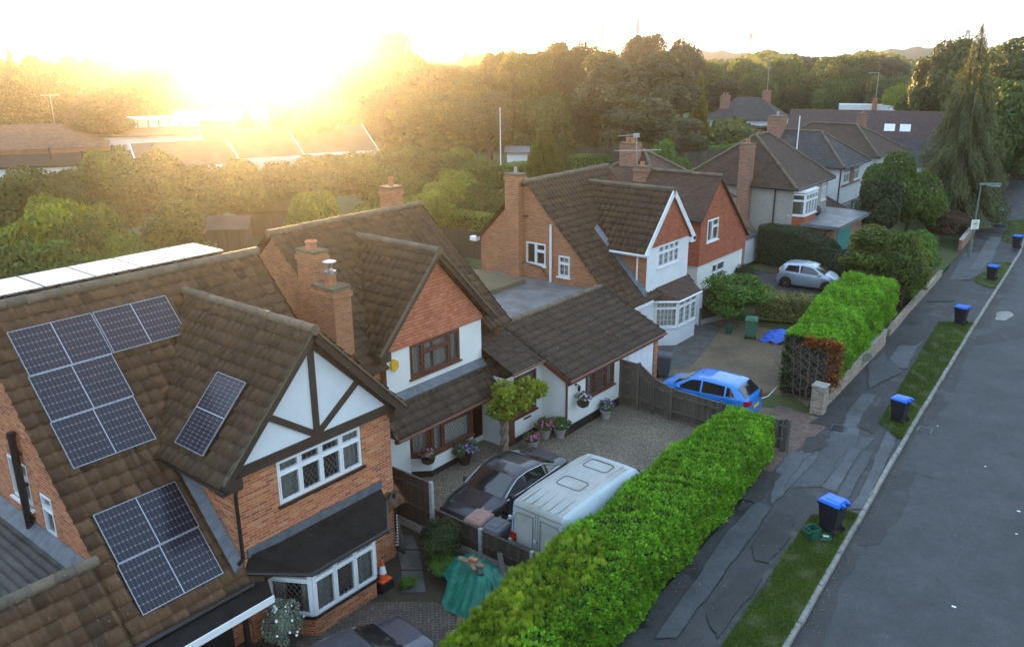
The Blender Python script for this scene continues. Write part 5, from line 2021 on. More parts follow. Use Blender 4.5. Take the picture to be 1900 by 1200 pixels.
shrub((-12.9, 67.0), 3.4, 2.5, 'red', 'broad bush with pink flowers behind the lamp post', v=0, name='flowering_bush')
shrub((-13.0, 73.5), 1.9, 1.7, 'gold', 'yellow green shrub by the low wall past the lamp post', v=3)
shrub((-13.9, 79.0), 3.3, 2.7, 'bush', 'rounded green shrub beside the pavement at the foot of the spruce', v=2)
shrub((-15.0, 86.5), 4.0, 4.0, 'dark', 'dense dark green shrub with purple flowers near the street end', v=1)
# climber trained as a small tree by the door of the rendered house
t = thing('wisteria', (-16.75, 20.3, 0), 'small lime green wisteria with a twisted trunk beside the front door of the rendered house', 'climber')
tk = MB()
for ph in (0, 2.1, 4.2):
    tk.tube([(-16.75 + .09 * math.cos(ph + i * .9), 20.3 + .09 * math.sin(ph + i * .9), i * .19) for i in range(9)], .075, 7)
for a in range(5):
    tk.tube([(-16.75, 20.3, 1.45), (-16.65 + .3 * math.cos(a * 1.3), 20.45 + .6 * math.sin(a * 1.3), 2.0)], [.05, .02], 6)
tk.build('trunk', M['palebark'], t, smooth=True)
rg = np.random.default_rng(9)
Vs, Fs, Ts, b = [], [], [], 0
for (x, y, z, r) in ((-16.5, 19.75, 1.95, .42), (-16.55, 20.2, 1.75, .36), (-16.75, 20.3, 2.4, .38), (-16.35, 20.75, 1.95, .36), (-16.45, 21.15, 2.3, .42), (-16.3, 21.6, 2.15, .32), (-16.5, 19.95, 2.35, .30)):
    n = 420
    d = sphere_pts(rg, n)
    P = np.array([x + 16.75, y - 20.3, z]) + d * r * rg.uniform(.6, 1, (n, 1)) * np.array([1, 1, .75])
    V, F, k = spray_np(P, unit(d + np.array([0, 0, -.7]) + rg.normal(0, .35, (n, 3))), .13, rg, 4, .16)
    Vs.append(V); Fs.append(F + b); b += len(V)
    Ts.append(np.repeat(np.clip(.5 + .3 * d[:, 2] + rg.normal(0, .2, n), 0, 1), k))
np_mesh('crown', np.concatenate(Vs), np.concatenate(Fs), LEAF['lime'], t, np.concatenate(Ts))
# weeds, potted flowers, hanging baskets
PETAL = {'violet': plain('violet_petals', (0.22, 0.12, 0.50), 0.7), 'pink': plain('pink_petals', (0.55, 0.08, 0.30), 0.7), 'white': plain('white_petals', (0.80, 0.80, 0.76), 0.7), 'mauve': plain('mauve_petals', (0.48, 0.32, 0.58), 0.7)}


def flowers(name, loc, w, h, petal, label, cat='plant', mat='bush', v=0, pot=None, count=60, seed=1, group=None, basket=False):
    t = leafy(name, loc, 'SH%d' % v, SHR[v], (w / 2.1, w / 2.1, h / 1.9), h / 2 + (0.28 if pot else 0), mat, label, cat, group)
    rg = random.Random(seed)
    m = MB()
    for i in range(count):
        a, b = rg.uniform(0, 6.28), rg.uniform(-.1, 1.2)
        r = rg.uniform(.85, 1.05)
        c = Vector((w / 2 * math.cos(a) * math.cos(b) * r, w / 2 * math.sin(a) * math.cos(b) * r, h / 2 + (0.28 if pot else 0) + h / 2 * math.sin(b) * r))
        nrm = Vector((math.cos(a), math.sin(a), .7)).normalized()
        u = nrm.orthogonal().normalized()
        vv = nrm.cross(u)
        R = rg.uniform(.022, .045)
        pts = [c + (u * math.cos(k * 1.2566) + vv * math.sin(k * 1.2566)) * R * (1 if k % 1 == 0 else .6) for k in range(5)]
        m.face(pts)
    tag(m.build('flowers', PETAL[petal], t, local=True), kind='stuff')
    if pot:
        p = MB()
        if basket:
            p.lathe((0, 0, .0), [(.08, .08), (.2, .16), (.24, .3), (.22, .3)], 14)
            for k in range(3):
                p.tube([(.23 * math.cos(k * 2.1), .23 * math.sin(k * 2.1), .3), (0, 0, .75)], .006, 4)
            p.build('basket', M['timber'], t, local=True)
        else:
            p.lathe((0, 0, 0), [(.15, 0), (.22, .3), (.24, .31), (.24, .36), (.2, .36), (.2, .3)], 16)
            p.build('pot', M[pot], t, local=True)
    return t


flowers('flower_tub', (-17.35, 18.9, 0), 1.0, .6, 'violet', 'clump of violet petunias in front of the bay window of the rendered house', pot='dark', count=70, seed=2)
flowers('hanging_basket', (-17.45, 17.25, .55), .6, .4, 'pink', 'pink flowered basket by the left corner of the brown bay window', pot='dark', count=40, seed=3, basket=True, v=1)
flowers('hanging_basket', (-15.55, 23.35, 0.95), .6, .4, 'mauve', 'mauve flowered hanging basket on the white wall below the lantern', pot='dark', count=45, seed=4, basket=True, v=2)
flowers('flower_pot', (-15.6, 25.0, 0), .7, .5, 'violet', 'potted violet flowers at the foot of the white wing wall', pot='concrete', count=40, seed=5, v=1)
flowers('flower_pot', (-16.4, 22.2, 0), .8, .5, 'pink', 'pot of magenta flowers beside the front door step', pot='concrete', count=55, seed=6, v=3)
flowers('flower_pot', (-16.0, 22.55, 0), .8, .55, 'mauve', 'bushy potted plant with few mauve flowers next to the brown downpipe', pot='concrete', count=18, seed=7, v=2)
flowers('flower_pot', (-16.2, 21.15, 0), .7, .4, 'pink', 'low pink and purple flowers at the foot of the wisteria, by the dark saloon', pot='concrete', count=50, seed=8)
flowers('flowering_shrub', (-14.45, 9.35, 0), 1.0, 1.35, 'white', 'silvery leaved shrub with white flowers in front of the brick bay window', cat='shrub', mat='silver', count=60, seed=10, v=3)
shrub((-14.0, 14.15), 1.5, 1.5, 'dark', 'dark green weedy bush against the low fence behind the green tarpaulin', v=1, name='weedy_bush')
shrub((-13.5, 13.75), .9, .7, 'bush', 'small leafy weeds between the path and the green tarpaulin', cat='weeds', v=2, name='weeds')
shrub((-13.9, 12.85), .5, .3, 'bush', 'little tuft of weeds next to the traffic cone', cat='weeds', v=0, name='weeds')
shrub((-9.9, 38.4 - 2.1), 1.4, .9, 'silver', 'spiky grey green plant at the foot of the tall hedge by the pavement', cat='plant', v=3, name='spiky_plant')
# grass blades on the verges
rg = np.random.default_rng(3)
Ps = []
for (y0, y1, w0, w1) in VERGES:
    y0b = max(y0, 11)
    n = int((y1 - y0b) * (3000 if y0b < 20 else 2000 if y0b < 40 else 700))
    y = rg.uniform(y0b, y1, n)
    w = (w0 + (w1 - w0) * (y - y0) / (y1 - y0)) * 1.06 * rg.random(n) * np.clip(np.minimum(y - y0, y1 - y) / .9, .15, 1) ** .6
    ks = np.array([kx(v) for v in y])
    Ps.append(np.column_stack([ks - .12 - w, y, np.full(n, .02)]))
P = np.concatenate(Ps)
cl = np.sin(P[:, 0] * 7 + 3 * np.sin(P[:, 1] * 1.7)) + np.sin(P[:, 1] * 4.3 + P[:, 0] * 3) + rg.normal(0, .8, len(P))
P = P[cl > -0.9]
n = len(P)
D = unit(np.array([0, 0, 1.0]) + rg.normal(0, .55, (n, 3)))
D[:, 2] = np.abs(D[:, 2])
sd = unit(np.cross(D, rg.normal(0, 1, (n, 3))))
L = rg.uniform(.05, .13, n)[:, None]
V = np.stack([P - sd * .008, P + sd * .008, P + D * L], 1).reshape(-1, 3)
o = np_mesh('grass', V, np.arange(n * 3).reshape(-1, 3), LEAF['grass'], None, np.clip(.4 + rg.normal(0, .3, n), 0, 1))
tag(o, 'short rough grass on the verge between the pavement and the kerb', 'grass', kind='stuff')
# ================================================================ house 4: red hung tiles
H4 = thing('tile_hung_house', (-19.3, 42.3, 0), 'red tile hung house with a steep gable and two chimneys, by the silver car', 'house')
F4 = FX(-19.3)
m = MB()
wall(m, F4, [(39.6, 0), (45.2, 0), (45.2, 2.5), (39.6, 2.5)], [(41.3, 42.9, 1.2, 2.25)])
m.face([(-27, 39.62, 0), (-19.3, 39.62, 0), (-19.3, 39.62, 2.5), (-27, 39.62, 2.5)])
m.face([(-19.3, 45.2, 0), (-29, 45.2, 0), (-29, 45.2, 5), (-19.3, 45.2, 3.3)])
m.face([(-29, 39.6, 0), (-29, 39.6, 5), (-29, 47, 5), (-29, 47, 0)])
m.box(-29, -25, 40, 47.5, 0, 5)
m.build('render_wall', M['white'], H4)
m = MB()
FT = FX(-19.2)
wall(m, FT, [(39.5, 2.5), (45.3, 2.5), (45.3, 3.35), (41.3, 6.95), (39.5, 5.1)], [(40.25, 41.6, 3.65, 4.85)])
m.face([(-22.5, 39.5, 2.5), (-19.2, 39.5, 2.5), (-19.2, 39.5, 5.1), (-22.5, 39.5, 5.1)])
m.face([(-22.5, 39.5, 2.5), (-22.5, 45.3, 2.5), (-19.2, 45.3, 2.5), (-19.2, 39.5, 2.5)])
m.build('hung_tile_wall', M['hung2'], H4)
window(H4, FT, 40.25, 41.6, 3.65, 4.85, (1, 1.3), 0.35, topcols=(1,), curtain=0.9, rec=0.03)
window(H4, F4, 41.3, 42.9, 1.2, 2.25, (0.8, 1.2), 0.45, curtain=0.3, rec=0.03)
flat_slope('gable_roof', H4, [(-19.05, 39.3, 4.95), (-19.05, 41.3, 7.05), (-27.5, 41.3, 7.05), (-27.5, 39.3, 4.95)], M['ptile2'])
flat_slope('gable_roof', H4, [(-19.05, 41.3, 7.05), (-19.05, 45.5, 3.2), (-27.5, 45.5, 3.2), (-27.5, 41.3, 7.05)], M['ptile2'])
pk = (-25.3, 43.9, 7.75)
a, b, c, d = (-29.4, 39.4, 4.9), (-21.0, 39.4, 4.9), (-21.0, 47.8, 4.9), (-29.4, 47.8, 4.9)
r = MB().mesh([a, b, c, d, pk], [(0, 1, 4), (1, 2, 4), (2, 3, 4), (3, 0, 4)])
r.build('hip_roof', M['ptile2'], H4)
for q in (a, b, c):
    ridge_tiles('hip_tile', H4, Vector(q) + Vector((0, 0, .04)), Vector(pk) + Vector((0, 0, .04)), 0.1)
ridge_tiles('ridge_tile', H4, (-19.05, 41.3, 7.08), (-23.8, 41.3, 7.08), 0.1)
chimney('chimney', H4, -26.2, -25.2, 42.6, 43.4, 6.0, 8.25, M['brick3'], 2, potr=0.13, poth=0.3)
chimney('chimney', H4, -24.1, -23.3, 40.7, 41.3, 5.5, 7.25, M['brick3'], 1, potr=0.12, poth=0.25)
gt = MB().tube([(-19.05, 39.28, 4.92), (-22.4, 39.28, 4.92)], .05, 6)
gt.build('gutter', M['black'], H4)
bp = MB().box(-20.0, -19.3, 45.25, 45.6, 0, 3.2)
bp.build('brick_pier', M['brick3'], H4)
# aerial on the chimney
t = thing('tv_aerial', (-24.0, 41.0, 7.3), 'metal TV aerials on a leaning mast beside the small brick chimney', 'aerial')
ae = MB().tube([(-24.0, 41.0, 6.6), (-24.15, 41.0, 9.0)], 0.022, 6)
ae.build('mast', M['alu'], t)
ae = MB().tube([(-25.2, 40.5, 8.05), (-22.9, 41.5, 8.15)], 0.02, 5)
for i in range(12):
    p = Vector((-25.2, 40.5, 8.05)).lerp(Vector((-22.9, 41.5, 8.15)), i / 11)
    ae.tube([p + Vector((-.12, .3, 0)), p + Vector((.12, -.3, 0))], 0.01, 4)
ae.tube([(-25.1, 40.6, 8.85), (-24.0, 41.1, 8.95)], 0.02, 5)
ae.box(-24.3, -24.0, 40.9, 41.1, 8.8, 9.0)
ae.build('antenna', M['alu'], t)


# ================================================================ hipped houses further along
def hip(parent, x0, x1, y0, y1, ez, rp, rq, mat, ov=0.35, tiles=True):
    """hipped roof: eaves box (with overhang) and ridge from rp to rq"""
    a, b, c, d = Vector((x0 - ov, y0 - ov, ez)), Vector((x1 + ov, y0 - ov, ez)), Vector((x1 + ov, y1 + ov, ez)), Vector((x0 - ov, y1 + ov, ez))
    p, q = Vector(rp), Vector(rq)
    if abs(p.x - q.x) > abs(p.y - q.y):      # ridge along X (p is west)
        F = [(a, b, q, p), (b, c, q), (c, d, p, q), (d, a, p)]
        hips = ((a, p), (d, p), (b, q), (c, q))
    else:                                     # ridge along Y (p is nearer)
        F = [(a, b, p), (b, c, q, p), (c, d, q), (d, a, p, q)]
        hips = ((a, p), (b, p), (c, q), (d, q))
    m = MB()
    for f in F:
        m.face(f)
    m.face([d, c, b, a])
    m.build('roof', M[mat], parent)
    if tiles:
        k = MB()
        up = Vector((0, 0, .03))
        for (u, v) in hips + ((p, q),):
            n = max(2, int((v - u).length / .4))
            for i in range(n):
                s, e = u.lerp(v, i / n) + up, u.lerp(v, (i + 1.05) / n) + up
                k.tube([s, s.lerp(e, .12), s.lerp(e, .14), e], [.11, .11, .095, .095], 8, tv=rnd.random())
        k.build('hip_tile', M['ridge'], parent, smooth=True, auto=.7)
    g = MB()
    for (u, v) in ((a, b), (b, c)):
        g.tube([u - Vector((0, 0, .05)), v - Vector((0, 0, .05))], .06, 6)
    g.build('gutter', M['black'], parent)


H5 = thing('pebbledash_house', (-23.5, 57, 0), 'grey pebbledashed house with a tall brick chimney, white bay windows and hipped roof', 'house', rz=0)
m = MB()
S5, E5 = FY(53.6), FX(-19.7)
wall(m, S5, [(-27.4, 0), (-19.7, 0), (-19.7, 4.85), (-27.4, 4.85)])
wall(m, E5, [(53.6, 0), (60.1, 0), (60.1, 4.85), (53.6, 4.85)], [(57.3, 57.95, 3.3, 4.55), (58.9, 59.9, 3.3, 4.55)])
m.box(-27.3, -19.8, 60.05, 60.1, 0, 4.85)
m.box(-27.4, -27.3, 53.7, 60.1, 0, 4.85)
m.build('wall', M['pebble'], H5)
hip(H5, -27.4, -19.7, 53.6, 60.1, 4.8, (-23.5, 55.8, 7.85), (-23.5, 57.9, 7.85), 'ptile')
window(H5, E5, 57.3, 57.95, 3.3, 4.55, (1, 1), 0.3, curtain=.5)
window(H5, E5, 58.9, 59.9, 3.3, 4.55, (1, 1, 1), 0.3, curtain=.5)
chimney('chimney', H5, -23.35, -22.55, 53.0, 53.65, 2.4, 7.5, M['brick3'], 1, potr=.14, poth=.3)
cb = MB()
cb.mesh([(-23.85, 52.95, 0), (-22.05, 52.95, 0), (-22.05, 53.6, 0), (-23.85, 53.6, 0), (-23.85, 52.95, 1.75), (-22.05, 52.95, 1.75), (-22.05, 53.6, 1.75), (-23.85, 53.6, 1.75),
         (-23.35, 52.99, 2.45), (-22.55, 52.99, 2.45), (-22.55, 53.6, 2.45), (-23.35, 53.6, 2.45)],
        [(0, 1, 5, 4), (1, 2, 6, 5), (3, 0, 4, 7), (4, 5, 9, 8), (5, 6, 10, 9), (7, 4, 8, 11), (8, 9, 10, 11)])
cb.build('chimney_base', M['brick3'], H5)
dp = MB().tube([(-20.9, 53.52, 0), (-20.9, 53.52, 4.75)], .05, 6)
dp.build('downpipe', M['black'], H5)
for z0, z1, nm in ((0.4, 1.6, 'bay_window'), (3.05, 4.45, 'bay_window')):
    P5 = [(-19.9, 53.65), (-19.0, 53.95), (-19.0, 56.1), (-19.7, 56.6)]
    for i, (a, b) in enumerate(zip(P5[:-1], P5[1:])):
        u = Vector((b[0] - a[0], b[1] - a[1], 0))
        fc = Face((*a, 0), u, (u.y, -u.x, 0))
        window(H5, fc, .01, u.length - .01, z0, z1, (1, 1, 1, 1) if i == 1 else (1,), .35, rec=0.0, curtain=.5, name=nm)
for z0, z1, nm in ((1.66, 2.98, 'bay_tiles'), (0, .33, 'bay_base')):
    by = MB()
    for (a, b) in zip(P5[:-1], P5[1:]):
        by.face([(*a, z0), (*b, z0), (*b, z1), (*a, z1)])
    by.build(nm, M['hung2'], H5)
by = MB().prism([(-19.9, 53.6, 4.5), (-18.95, 53.9, 4.5), (-18.95, 56.15, 4.5), (-19.7, 56.65, 4.5)], (0, 0, .14))
by.build('bay_head', M['pvc'], H5)
gm = MB().box(-20.3, -17.1, 54.3, 60.4, 0, 2.35)
gm.build('garage_wall', M['brick3'], H5)
gm = MB().box(-20.6, -16.7, 53.9, 60.9, 2.36, 2.58)
gm.build('garage_roof', M['greyfelt'], H5)
gm = MB()
for i in range(8):
    gm.box(-17.09, -17.05, 55.0 + i * .33, 55.31 + i * .33, 0, 2.2)
gm.build('garage_door', plain('teal_door_paint', (0.05, 0.24, 0.20), 0.5), H5)
gm = MB().tube([(-17.2, 54.25, 2.3), (-17.6, 54.2, 2.1), (-17.6, 54.22, .2)], .05, 6)
gm.build('downpipe', M['black'], H5)
gm = MB().beam((-16.75, 60.7, 0), (-16.75, 60.7, 2.4), .09, .09, (1, 0, 0))
gm.build('canopy_post', M['pvc'], H5)
ds = MB().lathe((-19.3, 57.0, 2.95), [(.02, .1), (.2, .06), (.36, -.04), (.37, -.05), (.2, .0)], 18, axis=(.4, -.75, .35))
ds.tube([(-19.7, 57.0, 2.7), (-19.3, 57.0, 2.95)], .03, 5)
ds.build('satellite_dish', M['black'], H5)
# lean-to gate between house 4 and 5
lt = thing('side_lean_to', (-22.6, 50.6, 0), 'small lean-to roof with a white boarded gate between the red and pebbledash houses', 'shed')
g = MB()
g.prism([(-23.2, 49.6, 2.15), (-21.3, 49.6, 1.75), (-21.3, 52.9, 1.75), (-23.2, 52.9, 2.15)], (0, 0, .07))
g.build('roof', M['corrug'], lt)
g = MB()
g.box(-23.1, -21.45, 49.9, 52.8, 0, 1.7)
g.build('wall', M['white'], lt)
g = MB()
for i in range(7):
    g.box(-21.44, -21.4, 50.6 + i * .3, 50.88 + i * .3, 0.05, 1.6)
g.build('gate', M['pvc'], lt)

H6 = thing('white_house', (-25, 69, 0), 'white rendered house with dark lichen spotted hipped roof beyond the pebbledash house', 'house')
m = MB()
E6 = FX(-20.9)
wall(m, E6, [(66.2, 1.75), (71.8, 1.75), (71.8, 4.75), (66.2, 4.75)], [(67.3, 68.6, 3.35, 4.5), (69.6, 71.0, 3.35, 4.5)])
m.box(-29.8, -20.9, 66.15, 66.2, 0, 4.75)
m.box(-29.8, -20.95, 71.8, 71.85, 0, 4.75)
m.build('wall', M['white2'], H6)
m = MB()
E6b = FX(-21.3)
wall(m, E6b, [(66.2, 0), (71.8, 0), (71.8, 1.8), (66.2, 1.8)], [(68.2, 71.2, .2, 1.7)])
m.build('ground_floor', M['brick3'], H6)
window(H6, E6, 67.3, 68.6, 3.35, 4.5, (1, 1), .3, curtain=.6)
window(H6, E6, 69.6, 71.0, 3.35, 4.5, (1, 1), .3, curtain=.6)
window(H6, E6b, 68.2, 71.2, .2, 1.7, (1, 1, 1), .3, curtain=.4)
br = MB().box(-20.88, -20.83, 68.65, 69.55, 3.2, 4.6)
br.box(-20.88, -20.8, 66.9, 71.3, 3.15, 3.27)
br.build('brick_panel', M['brick3'], H6)
hip(H6, -30.0, -20.8, 66.1, 71.9, 4.75, (-26.8, 69, 7.1), (-23.6, 69, 7.1), 'ptile3')
chimney('chimney', H6, -27.8, -26.6, 68.2, 69.3, 6.0, 8.2, M['brick3'], 1, cap='flue')
dp = MB().tube([(-20.85, 66.3, 4.6), (-20.85, 66.3, .3)], .05, 6)
dp.build('downpipe', M['black'], H6)
lr = MB().mesh([(-22.5, 61.5, 2.9), (-19.9, 61.5, 1.7), (-19.9, 66.1, 1.7), (-22.5, 66.1, 2.9)], [(0, 1, 2, 3)])
lr.box(-22.5, -20.2, 61.6, 66.1, 0, 1.65)
lr.build('lean_to', M['ptile2'], H6)
t = thing('mast', tuple(atz(1475, 330, 4.9)), 'tall white pole standing up behind the pebbledash house roof', 'pole')
p0 = atx(1475, 312, -24.0)
p1 = atx(1475, 217, -24.0)
MB().tube([(p0.x, p0.y, 3), (p0.x, p0.y, p1.z)], .05, 6).build('pole', M['pvc'], t)

H7 = thing('pale_house', (-25, 78, 0), 'white house with reddish brown hipped roof, half hidden by the round dark tree', 'house')
m = MB()
E7 = FX(-20.7)
wall(m, E7, [(74.3, 0), (81.5, 0), (81.5, 4.8), (74.3, 4.8)], [(75.6, 77.4, .9, 2.0), (78.4, 80.6, 3.2, 4.4)])
m.box(-29.8, -20.7, 74.25, 74.3, 0, 4.8)
m.box(-29.8, -20.75, 81.5, 81.55, 0, 4.8)
m.build('wall', M['white2'], H7)
window(H7, E7, 75.6, 77.4, .9, 2.0, (1, 1), .3, curtain=.6)
window(H7, E7, 78.4, 80.6, 3.2, 4.4, (1, 1), .3, curtain=.6)
hip(H7, -30.0, -20.6, 74.2, 81.6, 4.8, (-27.6, 77.9, 7.05), (-23.6, 77.9, 7.05), 'ptile')
chimney('chimney', H7, -24.0, -23.3, 79.0, 79.7, 5.5, 7.9, M['brick3'], 1, potr=.1, poth=.2)
dp = MB().tube([(-22.2, 74.2, 4.7), (-22.2, 74.2, .3)], .05, 6)
dp.build('downpipe', M['black'], H7)


# ================================================================ far buildings
def block(name, label, px, pyb, dist, w, d, eave, ridge, wallm, roofm, rz=0.0, shape='gable', cat='house', wins=(), ov=0.3, base=None):
    """far building: local x runs along the ridge, local -y looks back towards the viewpoint"""
    b = atd(px, pyb, dist) if base is None else Vector(base)
    t = thing(name, (b.x, b.y, -0.1), label, cat, None, rz)
    m = MB()
    f = Face((-w / 2, -d / 2, 0), (1, 0, 0), (0, -1, 0))
    wall(m, f, [(0, 0), (w, 0), (w, eave), (0, eave)], [q for q in wins], .1)
    m.box(-w / 2, w / 2, d / 2 - .05, d / 2, 0, eave)
    for sx in (-1, 1):
        x = sx * w / 2
        P = [(x, -d / 2, 0), (x, d / 2, 0), (x, d / 2, eave)] + ([(x, 0, ridge - .05)] if shape == 'gable' else []) + [(x, -d / 2, eave)]
        m.face(P)
    m.build('wall', M[wallm], t, local=True)
    for q in wins:
        window(t, f, *q, (1, 1), 0, curtain=.5, rec=.03, sill=False)
        for ch in t.children:
            pass
    r = MB()
    if shape == 'gable':
        for sy in (-1, 1):
            y = sy * (d / 2 + ov)
            P = [(-w / 2 - ov, y, eave - .1), (w / 2 + ov, y, eave - .1), (w / 2 + ov, 0, ridge), (-w / 2 - ov, 0, ridge)]
            if sy > 0:
                P.reverse()
            r.prism([Vector(p) for p in P], (0, 0, .08))
    elif shape == 'hip':
        h = min(d / 2, w / 2) * .9
        a, b2, c, e = (-w / 2 - ov, -d / 2 - ov, eave), (w / 2 + ov, -d / 2 - ov, eave), (w / 2 + ov, d / 2 + ov, eave), (-w / 2 - ov, d / 2 + ov, eave)
        p, q = (-w / 2 + h, 0, ridge), (w / 2 - h, 0, ridge)
        r.mesh([a, b2, c, e, p, q], [(0, 1, 5, 4), (1, 2, 5), (2, 3, 4, 5), (3, 0, 4), (3, 2, 1, 0)])
    elif shape == 'mono':
        r.hexa([(-w / 2 - ov, -d / 2 - ov, eave), (w / 2 + ov, -d / 2 - ov, eave), (w / 2 + ov, d / 2 + ov, ridge), (-w / 2 - ov, d / 2 + ov, ridge),
                (-w / 2 - ov, -d / 2 - ov, eave + .2), (w / 2 + ov, -d / 2 - ov, eave + .2), (w / 2 + ov, d / 2 + ov, ridge + .2), (-w / 2 - ov, d / 2 + ov, ridge + .2)])
    r.build('roof', M[roofm], t, local=True)
    return t


def winlocal(t, w, d, rects):
    pass


FACE_RZ = R_(40)         # rotation of a wall that looks straight back along the view
_old_window = window


def window(parent, fc, *a, **k):
    """windows of rotated far buildings are given in the building's own frame"""
    if abs(parent.rotation_euler.z) > 1e-6 or parent.get('localframe'):
        Mw = wmat(parent)
        R = Mw.to_3x3()
        fc = Face(Mw @ fc.P, R @ fc.u, R @ fc.n)
    return _old_window(parent, fc, *a, **k)


def roof_bits(t, items):
    for (nm, mt, fn) in items:
        m = MB()
        fn(m)
        m.build(nm, M[mt], t, local=True)


t = block('white_cottage', 'white house with long dark hipped roof and orange chimneys beyond the gardens', 1385, 248, 139, 11.5, 9, 3.4, 6.6, 'white2', 'ptile3', R_(16), 'hip', wins=((1.0, 2.6, 1.9, 3.1), (5.0, 7.0, 1.9, 3.1)))
roof_bits(t, [('chimney', 'brick3', lambda m: (m.box(-4.0, -2.6, -2.6, -1.6, 4, 6.9), m.box(-3.7, -3.4, -2.3, -1.9, 6.9, 7.3), m.box(-3.2, -2.9, -2.3, -1.9, 6.9, 7.3))), ('chimney', 'brick3', lambda m: m.box(2.0, 3.2, -.5, .5, 5.5, 7.6)), ('aerial', 'alu', lambda m: (m.tube([(2.6, 0, 7.5), (2.6, 0, 11)], .04, 5), m.tube([(2.0, 0, 11), (3.2, 0, 11)], .04, 4)))])
bm1 = atd(1616, 240, 107)
t = block('long_roofed_house', 'long house with a plain plum brown roof and two pale skylights', 0, 0, 0, 17.5, 9.0, 3.0, 6.75, 'brick3', 'ptile4', R_(15), 'gable', base=(bm1.x, bm1.y, 0))


def sky_l(m):
    for x in (1.4, 3.0):
        y0, y1 = -3.1, -1.7
        f = lambda y: 3.0 + (6.75 - 3.0) * (1 - abs(y) / 4.5) + .16
        m.hexa([(x, y0, f(y0) - .1), (x + 1.1, y0, f(y0) - .1), (x + 1.1, y1, f(y1) - .1), (x, y1, f(y1) - .1), (x, y0, f(y0)), (x + 1.1, y0, f(y0)), (x + 1.1, y1, f(y1)), (x, y1, f(y1))])


roof_bits(t, [('skylight', 'whiteglare', sky_l)])
bm2 = atd(1655, 268, 94)
t = block('grey_roofed_house', 'house with grey interlocking tiles and a white boarded gable end beside the spruce', 0, 0, 0, 9.0, 7, 2.7, 4.9, 'white2', 'ptile3', R_(14), 'gable', base=(bm2.x, bm2.y, 0))
bm3 = atd(1600, 205, 150)
t = block('flat_topped_house', 'house with brown mansard tiles and a glaring white flat roof on the skyline of roofs', 0, 0, 0, 12, 8, 2.8, 4.6, 'brick3', 'ptile4', R_(18), 'hip', base=(bm3.x, bm3.y, 0))
roof_bits(t, [('flat_roof', 'whiteglare', lambda m: m.box(-3.6, 4.2, -2.2, 2.2, 4.3, 5.1)), ('roof_glazing', 'whiteglare', lambda m: m.hexa([(3.9, -3.0, 3.4), (5.2, -3.0, 3.3), (4.6, -2.0, 4.9), (3.9, -2.0, 5.0), (3.9, -3.1, 3.5), (5.2, -3.1, 3.4), (4.6, -2.1, 5.0), (3.9, -2.1, 5.1)])),
              ('chimney', 'brick2', lambda m: m.box(1.3, 2.0, -3.0, -2.3, 3, 6.2)), ('aerial', 'alu', lambda m: (m.tube([(1.7, -2.6, 6), (1.7, -2.6, 10)], .05, 5), m.tube([(.2, -2.6, 10), (1.8, -2.6, 10)], .05, 4)))])
bm4 = atd(1725, 205, 155)
t = block('black_roofed_house', 'small house with a steep black roof and chimney left of the spruce', 0, 0, 0, 9, 8, 2.4, 6.2, 'dark', 'felt', R_(60), 'gable', base=(bm4.x, bm4.y, 0))
roof_bits(t, [('chimney', 'dark', lambda m: m.box(2.4, 3.4, -.5, .5, 5.5, 7.6))])
t = block('white_outbuilding', 'small white outbuilding with a grey roof glimpsed between the garden conifers', 960, 322, 100, 2.4, 2.2, 2.2, 2.6, 'white2', 'greyfelt', R_(38), 'mono', cat='outbuilding')
# ---------------------------------------------------------------- estate on the left
LZ = R_(50)
t = block('brick_bungalow', 'bungalow with a broad orange brown hipped roof at the left edge', 55, 262, 118, 17, 12, 3.2, 5.6, 'brick2', 'orangeroof', R_(62), 'hip')
roof_bits(t, [('aerial', 'alu', lambda m: (m.tube([(3, 0, 5.4), (3, 0, 9)], .05, 5), m.tube([(2, 0, 8.9), (4, 0, 8.9)], .06, 4)))])
t = block('white_gabled_house', 'white walled house with brown roof between the round trees at far left', 75, 238, 150, 13, 8, 4.0, 7.5, 'white2', 'ptile', R_(56), 'gable', wins=((3, 4.6, 1.8, 3.2), (8, 9.6, 1.8, 3.2)))
t = block('flat_roofed_terrace', 'low dark grey flat roofed terrace with vent pipes behind the conifers', 95, 300, 102, 25, 8, 2.6, 3.0, 'white2', 'felt', R_(57), 'mono', cat='terrace')
roof_bits(t, [('vent_pipe', 'black', lambda m: (m.tube([(0, 0, 2.8), (0, 0, 4.2)], .12, 6), m.tube([(3, .5, 2.8), (3, .5, 3.7)], .2, 6), m.tube([(10, .5, 2.8), (10, .5, 4.1)], .2, 6)))])
def fascia(t, w, d, eave, ridge, ov=.3):
    def fn(m):
        x, y = w / 2 + ov, d / 2 + ov
        m.box(-x - .02, x + .02, -y - .06, -y, eave - .12, eave + .24)
        for sx in (-1, 1):
            X = sx * (x + .03)
            m.hexa([(X - .05, -y, eave - .1), (X + .05, -y, eave - .1), (X + .05, y, ridge - .1), (X - .05, y, ridge - .1), (X - .05, -y, eave + .24), (X + .05, -y, eave + .24), (X + .05, y, ridge + .24), (X - .05, y, ridge + .24)])
    roof_bits(t, [('fascia', 'pvc', fn)])


